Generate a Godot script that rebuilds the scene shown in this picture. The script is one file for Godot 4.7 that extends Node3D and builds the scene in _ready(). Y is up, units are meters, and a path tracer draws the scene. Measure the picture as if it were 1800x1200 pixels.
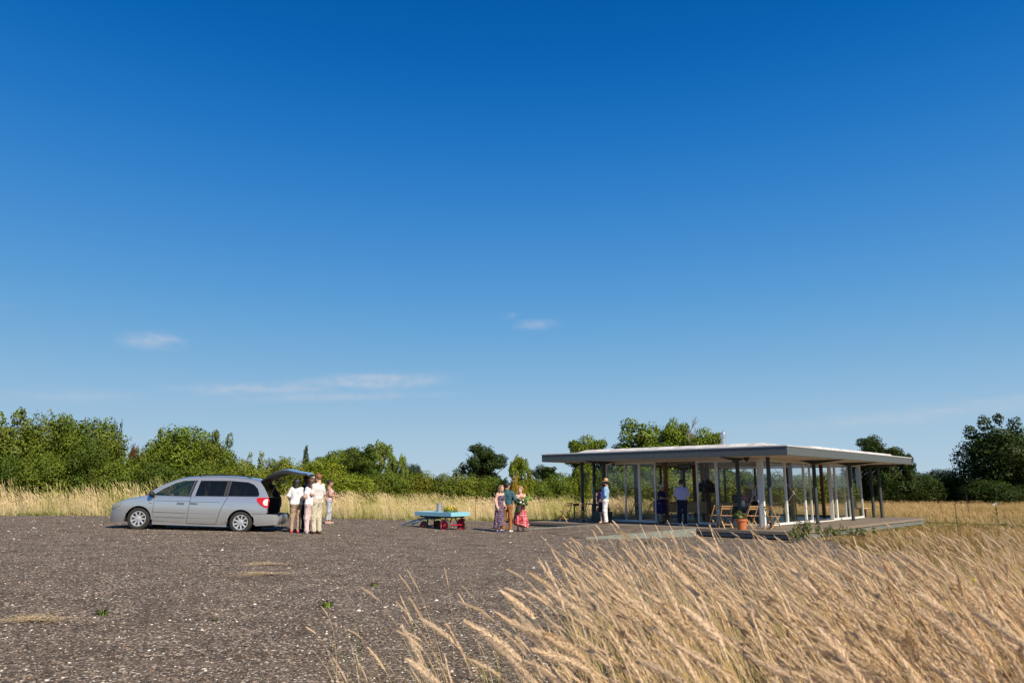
extends Node3D

# ---------------------------------------------------------------- mesh helper
class MB:
	var v := PackedVector3Array()
	var n := PackedVector3Array()
	var c := PackedColorArray()
	var ix := PackedInt32Array()
	var col := Color.WHITE

	func vert(p: Vector3, nr: Vector3) -> int:
		v.push_back(p); n.push_back(nr); c.push_back(col)
		return v.size() - 1

	func tri_i(a: int, b: int, d: int, nr: Vector3) -> void:
		if (v[b] - v[a]).cross(v[d] - v[a]).dot(nr) > 0.0:
			ix.push_back(a); ix.push_back(d); ix.push_back(b)
		else:
			ix.push_back(a); ix.push_back(b); ix.push_back(d)

	func tri(a: Vector3, b: Vector3, d: Vector3, nr: Vector3) -> void:
		var i := vert(a, nr); vert(b, nr); vert(d, nr)
		tri_i(i, i + 1, i + 2, nr)

	func quad(a: Vector3, b: Vector3, d: Vector3, e: Vector3, nr: Vector3) -> void:
		var i := vert(a, nr); vert(b, nr); vert(d, nr); vert(e, nr)
		tri_i(i, i + 1, i + 2, nr); tri_i(i, i + 2, i + 3, nr)

	# box with chamfered edges
	func box(at: Vector3, size: Vector3, bev := 0.0, bs := Basis.IDENTITY) -> void:
		var h := size * 0.5
		var r := minf(bev, minf(h.x, minf(h.y, h.z)) * 0.9)
		for ax in 3:
			for s in [-1.0, 1.0]:
				var nr := Vector3.ZERO; nr[ax] = s
				var u := (ax + 1) % 3
				var w := (ax + 2) % 3
				var q := []
				for k in [[-1, -1], [1, -1], [1, 1], [-1, 1]]:
					var p := Vector3.ZERO
					p[ax] = s * h[ax]; p[u] = k[0] * (h[u] - r); p[w] = k[1] * (h[w] - r)
					q.append(at + bs * p)
				quad(q[0], q[1], q[2], q[3], (bs * nr).normalized())
		if r <= 0.0:
			return
		for ax in 3:
			var u := (ax + 1) % 3
			var w := (ax + 2) % 3
			for su in [-1.0, 1.0]:
				for sw in [-1.0, 1.0]:
					var q := []
					for e in [[-1, 0], [1, 0], [1, 1], [-1, 1]]:
						var p := Vector3.ZERO
						p[ax] = e[0] * (h[ax] - r)
						p[u] = su * (h[u] if e[1] == 0 else h[u] - r)
						p[w] = sw * (h[w] - r if e[1] == 0 else h[w])
						q.append(at + bs * p)
					var nr := Vector3.ZERO; nr[u] = su; nr[w] = sw
					quad(q[0], q[1], q[2], q[3], (bs * nr).normalized())
		for sx in [-1.0, 1.0]:
			for sy in [-1.0, 1.0]:
				for sz in [-1.0, 1.0]:
					var m := Vector3(sx, sy, sz)
					var a := Vector3(sx * h.x, sy * (h.y - r), sz * (h.z - r))
					var b := Vector3(sx * (h.x - r), sy * h.y, sz * (h.z - r))
					var d := Vector3(sx * (h.x - r), sy * (h.y - r), sz * h.z)
					tri(at + bs * a, at + bs * b, at + bs * d, (bs * m).normalized())

	# rectangular bar between two points
	func bar(a: Vector3, b: Vector3, w: float, h: float, bev := 0.0, up := Vector3.UP) -> void:
		var z := (b - a).normalized()
		if absf(z.dot(up)) > 0.99:
			up = Vector3.RIGHT
		var x := up.cross(z).normalized()
		box((a + b) * 0.5, Vector3(w, h, (b - a).length()), bev, Basis(x, z.cross(x), z))

	func tube(path: Array, radii: Array, sides := 8, caps := true) -> void:
		var cnt := path.size()
		var pr := Vector3.ZERO
		var base := v.size()
		for i in cnt:
			var t: Vector3 = (path[mini(i + 1, cnt - 1)] - path[maxi(i - 1, 0)]).normalized()
			if pr == Vector3.ZERO:
				pr = t.cross(Vector3.UP if absf(t.y) < 0.9 else Vector3.RIGHT).normalized()
			pr = (pr - t * pr.dot(t)).normalized()
			var bi := t.cross(pr)
			for k in sides:
				var a := TAU * k / sides
				var d := pr * cos(a) + bi * sin(a)
				vert(path[i] + d * radii[i], d)
		for i in cnt - 1:
			for k in sides:
				var a := base + i * sides + k
				var b := base + i * sides + (k + 1) % sides
				var nr := n[a] + n[b]
				tri_i(a, b, b + sides, nr); tri_i(a, b + sides, a + sides, nr)
		if caps:
			for e in [0, cnt - 1]:
				var t: Vector3 = (path[0] - path[1] if e == 0 else path[e] - path[e - 1]).normalized()
				var m := vert(path[e], t)
				var f := v.size()
				for k in sides:
					vert(v[base + e * sides + k], t)
				for k in sides:
					tri_i(m, f + k, f + (k + 1) % sides, t)

	# solid of revolution about the local y axis; profile of Vector2(radius, height)
	func lathe(prof: Array, segs: int, xf := Transform3D.IDENTITY, r0 := 0.0, r1 := TAU) -> void:
		for i in prof.size() - 1:
			var p: Vector2 = prof[i]
			var q: Vector2 = prof[i + 1]
			var e := (q - p).normalized()
			var nn := Vector2(e.y, -e.x)
			var base := v.size()
			for k in segs + 1:
				var a := r0 + (r1 - r0) * k / segs
				var nr := (xf.basis * Vector3(nn.x * cos(a), nn.y, nn.x * sin(a))).normalized()
				vert(xf * Vector3(p.x * cos(a), p.y, p.x * sin(a)), nr)
				vert(xf * Vector3(q.x * cos(a), q.y, q.x * sin(a)), nr)
			for k in segs:
				var a := base + k * 2
				tri_i(a, a + 1, a + 3, n[a]); tri_i(a, a + 3, a + 2, n[a])

	# smooth grid of points f(u, v), normals towards side `s`
	func grid(nu: int, nv: int, f: Callable, toward: Vector3, centred := false) -> void:
		var base := v.size()
		for j in nv + 1:
			for i in nu + 1:
				vert(f.call(float(i) / nu, float(j) / nv), Vector3.UP)
		for j in nv + 1:
			for i in nu + 1:
				var a := base + j * (nu + 1) + i
				var du := v[a + (1 if i < nu else 0)] - v[a - (1 if i > 0 else 0)]
				var dv := v[a + (nu + 1 if j < nv else 0)] - v[a - (nu + 1 if j > 0 else 0)]
				var nr := du.cross(dv).normalized()
				var ref := (v[a] - toward) if centred else toward
				n[a] = nr if nr.dot(ref) >= 0.0 else -nr
		for j in nv:
			for i in nu:
				var a := base + j * (nu + 1) + i
				tri_i(a, a + 1, a + nu + 2, n[a]); tri_i(a, a + nu + 2, a + nu + 1, n[a])

	# extruded polygon: points in the x-y plane of the basis, depth along z
	func prism(poly: PackedVector2Array, depth: float, xf := Transform3D.IDENTITY) -> void:
		var t := Geometry2D.triangulate_polygon(poly)
		for s in [-0.5, 0.5]:
			var nr: Vector3 = (xf.basis.z * signf(s)).normalized()
			for k in range(0, t.size(), 3):
				tri(xf * Vector3(poly[t[k]].x, poly[t[k]].y, depth * s), xf * Vector3(poly[t[k + 1]].x, poly[t[k + 1]].y, depth * s), xf * Vector3(poly[t[k + 2]].x, poly[t[k + 2]].y, depth * s), nr)
		var sgn := -1.0 if Geometry2D.is_polygon_clockwise(poly) else 1.0
		for i in poly.size():
			var p := poly[i]
			var q := poly[(i + 1) % poly.size()]
			var e := (q - p).normalized()
			quad(xf * Vector3(p.x, p.y, -depth / 2), xf * Vector3(q.x, q.y, -depth / 2), xf * Vector3(q.x, q.y, depth / 2), xf * Vector3(p.x, p.y, depth / 2), (xf.basis * Vector3(e.y * sgn, -e.x * sgn, 0)).normalized())

	# a polygon in the plane, cut into cells and laid on the surface f(Vector2) -> [point, normal]
	func sheet(outline: PackedVector2Array, holes: Array, cx: float, cy: float, f: Callable) -> void:
		var r := Rect2(outline[0], Vector2.ZERO)
		for p in outline:
			r = r.expand(p)
		var x0 := floorf(r.position.x / cx) * cx
		while x0 < r.end.x:
			var y0 := floorf(r.position.y / cy) * cy
			while y0 < r.end.y:
				var cell := PackedVector2Array([Vector2(x0, y0), Vector2(x0 + cx, y0), Vector2(x0 + cx, y0 + cy), Vector2(x0, y0 + cy)])
				var got: Array = Geometry2D.intersect_polygons(cell, outline)
				for h in holes:
					var rest := []
					for g in got:
						rest.append_array(Geometry2D.clip_polygons(g, h))
					got = rest
				for g in got:
					var t := Geometry2D.triangulate_polygon(g)
					var at := v.size()
					for p in g:
						var e: Array = f.call(p)
						vert(e[0], e[1])
					for k in range(0, t.size(), 3):
						tri_i(at + t[k], at + t[k + 1], at + t[k + 2], n[at + t[k]])
				y0 += cy
			x0 += cx

	func append(o: MB, xf := Transform3D.IDENTITY) -> void:
		var at := v.size()
		v.append_array(xf * o.v)
		var flip := xf.basis.determinant() < 0.0
		var nb := xf.basis.inverse().transposed()
		for q in o.n:
			n.push_back((nb * q).normalized())
		c.append_array(o.c)
		for k in range(0, o.ix.size(), 3):
			ix.push_back(at + o.ix[k])
			ix.push_back(at + o.ix[k + (2 if flip else 1)])
			ix.push_back(at + o.ix[k + (1 if flip else 2)])

	func mesh() -> ArrayMesh:
		var a := []
		a.resize(Mesh.ARRAY_MAX)
		a[Mesh.ARRAY_VERTEX] = v; a[Mesh.ARRAY_NORMAL] = n; a[Mesh.ARRAY_COLOR] = c; a[Mesh.ARRAY_INDEX] = ix
		var m := ArrayMesh.new()
		m.add_surface_from_arrays(Mesh.PRIMITIVE_TRIANGLES, a)
		return m

# ---------------------------------------------------------------- smooth field of limbs, meshed as surface nets
class Field:
	var o: Vector3
	var cell: float
	var nx: int
	var ny: int
	var nz: int
	var k := 45.0
	var acc := PackedFloat32Array()

	func _init(lo: Vector3, hi: Vector3, cs: float, sharp := 45.0) -> void:
		o = lo; cell = cs; k = sharp
		nx = int((hi.x - lo.x) / cs) + 2; ny = int((hi.y - lo.y) / cs) + 2; nz = int((hi.z - lo.z) / cs) + 2
		acc.resize(nx * ny * nz)

	func cap(a: Vector3, b: Vector3, ra: float, rb: float, sq := Vector3.ONE) -> void:
		# sq squeezes the distance per axis (an elliptical limb)
		var m := maxf(ra, rb) + 3.2 / k
		var ext := Vector3(m / sq.x, m / sq.y, m / sq.z)
		var lo := (a.min(b) - ext - o) / cell
		var hi := (a.max(b) + ext - o) / cell
		var i0 := maxi(0, int(lo.x)); var i1 := mini(nx - 1, int(hi.x) + 1)
		var j0 := maxi(0, int(lo.y)); var j1 := mini(ny - 1, int(hi.y) + 1)
		var k0 := maxi(0, int(lo.z)); var k1 := mini(nz - 1, int(hi.z) + 1)
		var ab := (b - a) * sq
		var ll := maxf(ab.length_squared(), 1e-9)
		for kk in range(k0, k1 + 1):
			for j in range(j0, j1 + 1):
				var at := (kk * ny + j) * nx
				for i in range(i0, i1 + 1):
					var p := (o + Vector3(i, j, kk) * cell - a) * sq
					var t := clampf(p.dot(ab) / ll, 0.0, 1.0)
					var d := (p - ab * t).length() - ra - (rb - ra) * t
					if d < 3.0 / k:
						acc[at + i] += exp(-k * d)

	# a flared skirt with folds, from height y0 (radius r0) down to y1 (radius r1)
	func skirt(cx: float, cz: float, y0: float, r0: float, y1: float, r1: float, sx: float, folds: int, amp: float) -> void:
		for kk in nz:
			for j in ny:
				var y := o.y + j * cell
				if y > y0 + 0.05 or y < y1 - 0.1:
					continue
				var t := clampf((y0 - y) / (y0 - y1), 0.0, 1.0)
				for i in nx:
					var x := (o.x + i * cell - cx) / sx
					var z := o.z + kk * cell - cz
					var r := sqrt(x * x + z * z)
					if r > r1 + 0.2:
						continue
					var an := atan2(z, x)
					var d := (r - (lerpf(r0, r1, pow(t, 0.85)) + amp * t * (sin(an * folds + 0.7) + 0.45 * sin(an * (folds * 2 + 1))))) * 0.9
					d = maxf(d, y - y0)
					if d < 3.0 / k:
						acc[(kk * ny + j) * nx + i] += exp(-k * d)

	func surface(clips: Array = [], into: MB = null) -> MB:
		var mb := into if into else MB.new()
		var f := PackedFloat32Array()
		f.resize(acc.size())
		for q in acc.size():
			f[q] = 0.5 if acc[q] <= 0.0 else clampf(-log(acc[q]) / k, -0.5, 0.5)
		for pl in clips: # Plane: keeps what lies under it
			for kk in nz:
				for j in ny:
					for i in nx:
						var q := (kk * ny + j) * nx + i
						if f[q] < 0.1:
							f[q] = maxf(f[q], pl.distance_to(o + Vector3(i, j, kk) * cell))
		var sx := 1
		var sy := nx
		var sz := nx * ny
		var at := {}
		for kk in nz - 1:
			for j in ny - 1:
				for i in nx - 1:
					var q := kk * sz + j * sy + i
					var a := f[q]
					if absf(a) > cell * 4.0:
						continue
					var b := f[q + 1]; var c := f[q + sy]; var d := f[q + sy + 1]
					var e := f[q + sz]; var g := f[q + sz + 1]; var h := f[q + sz + sy]; var l := f[q + sz + sy + 1]
					var s := (1 if a < 0 else 0) + (1 if b < 0 else 0) + (1 if c < 0 else 0) + (1 if d < 0 else 0) + (1 if e < 0 else 0) + (1 if g < 0 else 0) + (1 if h < 0 else 0) + (1 if l < 0 else 0)
					if s == 0 or s == 8:
						continue
					var grad := Vector3(b + d + g + l - a - c - e - h, c + d + h + l - a - b - e - g, e + g + h + l - a - b - c - d)
					var mean := (a + b + c + d + e + g + h + l) / 8.0
					var gl := grad.length_squared() / 16.0
					var off := Vector3(0.5, 0.5, 0.5)
					if gl > 1e-12:
						off -= (grad * 0.25 * mean / gl).clamp(Vector3(-0.5, -0.5, -0.5), Vector3(0.5, 0.5, 0.5))
					at[q] = mb.vert(o + (Vector3(i, j, kk) + off) * cell, grad.normalized())
		for q in at:
			var i: int = q % nx
			var j: int = (q / nx) % ny
			var kk: int = q / sz
			var s0 := f[q] < 0.0
			for ax in 3:
				var st: int = [sx, sy, sz][ax]
				var u: int = [sy, sz, sx][ax]
				var w: int = [sz, sx, sy][ax]
				if (ax != 0 and i == 0) or (ax != 1 and j == 0) or (ax != 2 and kk == 0):
					continue
				if (f[q + st] < 0) == s0:
					continue
				if at.has(q - u) and at.has(q - w) and at.has(q - u - w):
					mb.tri_i(at[q], at[q - u], at[q - u - w], mb.n[at[q]] + mb.n[at[q - u]] + mb.n[at[q - u - w]])
					mb.tri_i(at[q], at[q - u - w], at[q - w], mb.n[at[q]] + mb.n[at[q - w]] + mb.n[at[q - u - w]])
		return mb

# ---------------------------------------------------------------- naming, tagging, materials
var used := {}
var mats := {}

func numbered(called: String, parent: Node) -> String:
	var key := str(parent.get_instance_id()) + called
	var k: int = used.get(key, 0)
	used[key] = k + 1
	return called if k == 0 else "%s_%03d" % [called, k]

func add(o: Node3D, called: String, parent: Node = self) -> Node3D:
	o.name = numbered(called, parent)
	parent.add_child(o, true)
	return o

func tag(o: Node3D, label: String, category := "", group := "", kind := "") -> Node3D:
	if label: o.set_meta("label", label)
	if category: o.set_meta("category", category)
	if group: o.set_meta("group", group)
	if kind: o.set_meta("kind", kind)
	return o

func thing(called: String, label: String, category: String, at := Vector3.ZERO, turn := 0.0, group := "") -> Node3D:
	var o := Node3D.new()
	add(o, called)
	o.position = at
	o.rotation.y = turn
	return tag(o, label, category, group)

func put(called: String, mb, m: Material, parent: Node = self) -> MeshInstance3D:
	var o := MeshInstance3D.new()
	o.mesh = mb.mesh() if mb is MB else mb
	o.material_override = m
	add(o, called, parent)
	return o

func copy(src: Node3D, at: Vector3, turn: float, label: String, group := "") -> Node3D:
	var o: Node3D = src.duplicate()
	o.name = numbered(String(src.name).get_slice("_0", 0), self)
	add_child(o, true)
	o.position = at
	o.rotation = Vector3(0, turn, 0)
	tag(o, label, src.get_meta("category"), group if group else src.get_meta("group", ""))
	return o

func srgb(lin: Color) -> Color:
	var q := lin.linear_to_srgb()
	q.a = lin.a
	return q

func mat(key: String, lin: Color, rough := 0.7, metal := 0.0, spec := 0.5) -> StandardMaterial3D:
	if mats.has(key):
		return mats[key]
	var m := StandardMaterial3D.new()
	m.resource_name = key
	m.albedo_color = srgb(lin)
	m.roughness = rough
	m.metallic = metal
	m.metallic_specular = spec
	mats[key] = m
	return m

func noise(type: int, freq: float, sd: int, octaves := 3) -> FastNoiseLite:
	var f := FastNoiseLite.new()
	f.noise_type = type
	f.frequency = freq
	f.seed = sd
	f.fractal_type = FastNoiseLite.FRACTAL_NONE if octaves <= 1 else FastNoiseLite.FRACTAL_FBM
	f.fractal_octaves = octaves
	return f

# ramp: [[offset, linear Color], ...]
func noise_tex(f: FastNoiseLite, ramp: Array, size := 512, constant := false) -> NoiseTexture2D:
	var t := NoiseTexture2D.new()
	t.width = size; t.height = size
	t.seamless = true
	t.seamless_blend_skirt = 0.12
	t.noise = f
	var g := Gradient.new()
	if constant:
		g.interpolation_mode = Gradient.GRADIENT_INTERPOLATE_CONSTANT
	var offs := PackedFloat32Array()
	var cols := PackedColorArray()
	for e in ramp:
		offs.push_back(e[0]); cols.push_back(srgb(e[1]))
	g.offsets = offs
	g.colors = cols
	t.color_ramp = g
	return t

func tri_planar(m: StandardMaterial3D, tile: float, world := true) -> StandardMaterial3D:
	m.uv1_triplanar = true
	m.uv1_world_triplanar = world
	m.uv1_scale = Vector3.ONE / tile
	return m

# surface mottling that multiplies the base colour: tile in metres
func mottle(m: StandardMaterial3D, tile: float, lo: Color, hi: Color, sd: int, world := false, freq := 0.02, oct := 4) -> StandardMaterial3D:
	m.albedo_texture = noise_tex(noise(FastNoiseLite.TYPE_SIMPLEX_SMOOTH, freq, sd, oct), [[0.0, lo], [0.25, lo], [0.75, hi], [1.0, hi]], 256)
	return tri_planar(m, tile, world)

func interp(tab: Array, x: float) -> float:
	# smooth (Catmull-Rom like) interpolation through a table of [x, y]
	if x <= tab[0][0]: return tab[0][1]
	for i in tab.size() - 1:
		if x <= tab[i + 1][0]:
			var a: float = tab[i][0]; var b: float = tab[i + 1][0]
			var t := (x - a) / (b - a)
			var ya: float = tab[i][1]; var yb: float = tab[i + 1][1]
			var ma: float = (yb - ya) / (b - a); var mb := ma
			if i > 0: ma = (yb - tab[i - 1][1]) / (b - tab[i - 1][0])
			if i + 2 < tab.size(): mb = (tab[i + 2][1] - ya) / (tab[i + 2][0] - a)
			var h := b - a
			var t2 := t * t; var t3 := t2 * t
			return ya * (2 * t3 - 3 * t2 + 1) + ma * h * (t3 - 2 * t2 + t) + yb * (3 * t2 - 2 * t3) + mb * h * (t3 - t2)
	return tab[-1][1]

func lin_interp(tab: Array, x: float) -> float:
	if x <= tab[0][0]: return tab[0][1]
	for i in tab.size() - 1:
		if x <= tab[i + 1][0]:
			return lerpf(tab[i][1], tab[i + 1][1], (x - tab[i][0]) / (tab[i + 1][0] - tab[i][0]))
	return tab[-1][1]

func ground_y(x: float, d: float) -> float:
	var y := lin_interp([[-13.0, 0.26], [-7.0, 0.09], [0.0, -0.17], [4.0, -0.30], [9.0, -0.31]], x)
	# the field keeps level far away
	return lerpf(y, lin_interp([[-30.0, 0.25], [0.0, -0.1], [30.0, -0.31]], x), smoothstep(34.0, 60.0, d))

func on_ground(x: float, d: float, lift := 0.0) -> Vector3:
	return Vector3(x, ground_y(x, d) + lift, -d)

# ---------------------------------------------------------------- camera, sky, sun
func setup_view() -> void:
	var cam := Camera3D.new()
	cam.name = "camera"
	add_child(cam)
	cam.position = Vector3(0, 1.473, 0)
	cam.rotation.x = 0.191
	cam.fov = 48.63
	cam.near = 0.05
	cam.far = 4000.0
	var at := CameraAttributesPhysical.new()
	at.frustum_focal_length = 26.56
	at.frustum_focus_distance = 24.0
	at.frustum_near = 0.05
	at.frustum_far = 4000.0
	at.exposure_aperture = 5.0
	cam.attributes = at
	cam.current = true

	var sky := PanoramaSkyMaterial.new()
	sky.panorama = ImageTexture.create_from_image(sky_image())
	sky.energy_multiplier = 0.775
	var env := Environment.new()
	env.background_mode = Environment.BG_SKY
	env.sky = Sky.new()
	env.sky.sky_material = sky
	env.tonemap_mode = Environment.TONE_MAPPER_LINEAR
	env.tonemap_exposure = 1.3
	env.sdfgi_enabled = true
	env.ssao_enabled = true
	env.ssil_enabled = true
	var we := WorldEnvironment.new()
	we.name = "world_environment"
	we.environment = env
	add_child(we)

	var sun := DirectionalLight3D.new()
	sun.name = "sun"
	add_child(sun)
	var to_sun := Vector3(0.63, 0.88, 0.78).normalized()
	sun.look_at_from_position(to_sun * 50.0, Vector3.ZERO)
	sun.light_color = Color(1.0, 0.94, 0.845)
	sun.light_energy = 1.6
	sun.light_angular_distance = 0.5
	sun.shadow_enabled = true

func sky_image() -> Image:
	var w := 2048
	var h := 1024
	# clear air, brighter and paler towards the horizon (sRGB per degree of height)
	var ramp := [
		[0.0, Color8(186, 206, 219)], [3.0, Color8(168, 198, 219)], [6.0, Color8(148, 187, 218)], [10.0, Color8(117, 171, 215)],
		[14.0, Color8(90, 155, 212)], [20.0, Color8(60, 134, 204)], [26.0, Color8(32, 115, 192)], [32.0, Color8(10, 98, 176)],
		[38.0, Color8(3, 86, 160)], [50.0, Color8(2, 72, 140)], [90.0, Color8(2, 60, 120)]]
	var im := Image.create(w, h, false, Image.FORMAT_RGBF)
	var rows := []
	for y in h:
		var el := 90.0 - (y + 0.5) * 180.0 / h
		var col: Color = ramp[0][1]
		if el >= 0.0:
			for i in ramp.size() - 1:
				if el <= ramp[i + 1][0]:
					col = ramp[i][1].lerp(ramp[i + 1][1], (el - ramp[i][0]) / (ramp[i + 1][0] - ramp[i][0]))
					break
				col = ramp[i + 1][1]
		else:
			col = Color8(176, 202, 222).lerp(Color8(96, 90, 78), smoothstep(0.0, 6.0, -el))
		col = col.srgb_to_linear()
		rows.append(col)
		im.fill_rect(Rect2i(0, y, w, 1), col)
	# thin streaks of high cloud: [azimuth, elevation, half width, half height, strength] in degrees
	var nz := noise(FastNoiseLite.TYPE_SIMPLEX_SMOOTH, 0.035, 5, 4)
	var rng := RandomNumberGenerator.new()
	rng.seed = 77
	var wisps := [[-25.9, 9.9, 2.0, 0.55, 0.34], [-19.0, 7.0, 5.5, 0.38, 0.30], [-10.5, 7.9, 5.0, 0.55, 0.36], [-13.0, 6.6, 7.0, 0.3, 0.24],
		[1.9, 12.3, 1.6, 0.4, 0.20], [-0.2, 13.0, 0.9, 0.25, 0.12], [-31.0, 5.9, 4.0, 0.4, 0.14], [27.0, 4.6, 9.0, 0.5, 0.18], [36.0, 5.6, 8.0, 0.4, 0.18]]
	for i in 26:
		wisps.append([rng.randf_range(40, 320), rng.randf_range(4, 13), rng.randf_range(2, 8), rng.randf_range(0.25, 0.6), rng.randf_range(0.1, 0.3)])
	for s in wisps:
		for dy in range(-int(s[3] * 3.2 / 180.0 * h) - 2, int(s[3] * 3.2 / 180.0 * h) + 3):
			for dx in range(-int(s[2] * 2.2 / 360.0 * w), int(s[2] * 2.2 / 360.0 * w) + 1):
				var az: float = s[0] + dx * 360.0 / w
				var el: float = s[1] + dy * 180.0 / h
				var ex: float = (az - s[0]) / s[2]
				var ey: float = (el - s[1] - 0.05 * (az - s[0])) / s[3]
				var nn := nz.get_noise_2d(az * 7.0 + el * 9.0, el * 60.0) * 0.8 + nz.get_noise_2d(az * 30.0, el * 190.0) * 0.5
				var k: float = s[4] * 1.3 * clampf(exp(-(ex * ex + ey * ey) * 1.3) * (1.0 + nn * 1.5) - 0.05, 0.0, 1.0)
				if k <= 0.002:
					continue
				var px := posmod(int(az / 360.0 * w), w)
				var py := clampi(int((90.0 - el) / 180.0 * h), 0, h - 1)
				var was := im.get_pixel(px, py)
				im.set_pixel(px, py, was.lerp(Color(0.62, 0.63, 0.70), k))
	return im

# ---------------------------------------------------------------- ground, gravel, stones
var GRAVEL: PackedVector2Array

func build_ground() -> void:
	var rng := RandomNumberGenerator.new()
	rng.seed = 11
	var dry := mat("dry_field_soil", Color(1, 1, 1), 0.95, 0.0, 0.2)
	dry.albedo_texture = noise_tex(noise(FastNoiseLite.TYPE_SIMPLEX_SMOOTH, 0.03, 3, 5), [[0.0, Color(0.10, 0.09, 0.035)], [0.4, Color(0.20, 0.155, 0.075)], [0.7, Color(0.30, 0.22, 0.12)], [1.0, Color(0.36, 0.28, 0.16)]], 512)
	tri_planar(dry, 7.3)
	var mb := MB.new()
	var xs := []
	var ds := []
	for i in range(-34, 35):
		xs.append(i * 1.5 if absi(i) <= 24 else signf(i) * (36.0 + pow(absf(i) - 24, 2.3) * 4.0))
	for i in range(-6, 46):
		ds.append(i * 2.0 if i <= 34 else 68.0 + pow(i - 34, 2.4) * 5.0)
	ds[0] = -400.0
	for d in ds:
		for x in xs:
			mb.vert(on_ground(x, d), Vector3.UP)
	for j in ds.size() - 1:
		for i in xs.size() - 1:
			var a: int = j * xs.size() + i
			mb.tri_i(a, a + 1, a + xs.size() + 1, Vector3.UP); mb.tri_i(a, a + xs.size() + 1, a + xs.size(), Vector3.UP)
	tag(put("ground", mb, dry), "dry straw coloured field ground under the meadow and the hedges", "", "", "structure")

	# gravel yard
	var stone := noise(FastNoiseLite.TYPE_CELLULAR, 0.060, 21, 1)
	stone.cellular_return_type = FastNoiseLite.RETURN_CELL_VALUE
	stone.cellular_distance_function = FastNoiseLite.DISTANCE_EUCLIDEAN
	var gm := mat("gravel", Color(1, 1, 1), 0.92, 0.0, 0.3)
	gm.albedo_texture = noise_tex(stone, [[0.0, Color(0.056, 0.046, 0.037)], [0.30, Color(0.108, 0.087, 0.072)], [0.6, Color(0.177, 0.144, 0.118)], [0.8, Color(0.262, 0.216, 0.175)], [0.92, Color(0.386, 0.325, 0.265)], [0.955, Color(0.654, 0.570, 0.474)], [1.0, Color(0.750, 0.710, 0.660)]], 2048)
	var bumps := noise(FastNoiseLite.TYPE_CELLULAR, 0.060, 21, 1)
	bumps.cellular_return_type = FastNoiseLite.RETURN_DISTANCE
	gm.heightmap_enabled = true
	gm.heightmap_texture = noise_tex(bumps, [[0.0, Color(1, 1, 1)], [1.0, Color(0, 0, 0)]], 2048)
	gm.heightmap_scale = 1.6
	tri_planar(gm, 2.9)
	gm.detail_enabled = true
	gm.detail_blend_mode = BaseMaterial3D.BLEND_MODE_MUL
	gm.detail_uv_layer = BaseMaterial3D.DETAIL_UV_2
	gm.detail_albedo = noise_tex(noise(FastNoiseLite.TYPE_SIMPLEX_SMOOTH, 0.02, 8, 5), [[0.0, Color(0.58, 0.55, 0.52)], [0.35, Color(0.80, 0.78, 0.75)], [0.6, Color(0.97, 0.95, 0.92)], [1.0, Color(1, 1, 1)]], 512)
	gm.uv2_triplanar = true
	gm.uv2_world_triplanar = true
	gm.uv2_scale = Vector3.ONE / 11.3
	var edge := noise(FastNoiseLite.TYPE_SIMPLEX, 0.22, 4, 3)
	var outline := PackedVector2Array()
	var base := [Vector2(-60, -12), Vector2(-60, 33.2), Vector2(-30, 33.0), Vector2(-21.5, 33.3), Vector2(-15, 34.0), Vector2(-9, 34.4), Vector2(-5.1, 35.1), Vector2(-1.4, 37.6), Vector2(0.4, 36.8), Vector2(1.05, 34.0),
		Vector2(9.6, 26.9), Vector2(10.6, 25.6), Vector2(9.9, 22.5), Vector2(9.2, 18.0), Vector2(8.4, 12.0), Vector2(6.5, 6.0), Vector2(4.6, 0), Vector2(4.0, -12)]
	for i in base.size():
		var p: Vector2 = base[i]
		var q: Vector2 = base[(i + 1) % base.size()]
		var steps := maxi(1, int(p.distance_to(q) / 0.6))
		if i == 9 or i == 0 or i == base.size() - 1:
			steps = 1
		for s in steps:
			var t := p.lerp(q, float(s) / steps)
			if steps > 1:
				t += (q - p).normalized().orthogonal() * edge.get_noise_2d(t.x, t.y) * 0.8
			outline.push_back(t)
	GRAVEL = outline
	var gv := MB.new()
	gv.sheet(outline, [], 4.0, 3.0, func(p): return [on_ground(p.x, p.y, 0.02), Vector3.UP])
	tag(put("gravel_yard", gv, gm), "wide dark gravel yard of crushed stone with pale chips", "", "", "structure")

	# loose stones
	var shades := [Color(0.081, 0.068, 0.061), Color(0.130, 0.108, 0.092), Color(0.179, 0.143, 0.122), Color(0.260, 0.215, 0.176), Color(0.163, 0.112, 0.077), Color(0.390, 0.317, 0.262), Color(0.750, 0.710, 0.630), Color(0.423, 0.254, 0.154)]
	var odds := [0.2, 0.45, 0.66, 0.82, 0.88, 0.955, 0.99, 1.0]
	var sm := mat("loose_stone", Color(1, 1, 1), 0.9, 0.0, 0.3)
	sm.vertex_color_use_as_albedo = true
	for kind in 3:
		var st := MB.new()
		var pts := []
		var top := 7
		for k in top:
			var a := TAU * k / top + rng.randf_range(-0.3, 0.3)
			var rr := rng.randf_range(0.75, 1.15)
			pts.append(Vector3(cos(a) * rr, rng.randf_range(-0.1, 0.15), sin(a) * rr * rng.randf_range(0.6, 0.9)))
		var mid := []
		for k in top:
			mid.append(Vector3(pts[k].x * 0.6, rng.randf_range(0.32, 0.5), pts[k].z * 0.6))
		for k in top:
			var k2 := (k + 1) % top
			var nr: Vector3 = (pts[k] + mid[k2]).normalized()
			st.quad(pts[k], pts[k2], mid[k2], mid[k], nr)
			st.tri(mid[k], mid[k2], Vector3(0, 0.5, 0), Vector3(pts[k].x * 0.3, 1, pts[k].z * 0.3).normalized())
		var mm := MultiMesh.new()
		mm.transform_format = MultiMesh.TRANSFORM_3D
		mm.use_colors = true
		mm.mesh = st.mesh()
		var xfs := []
		var tints := []
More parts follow.
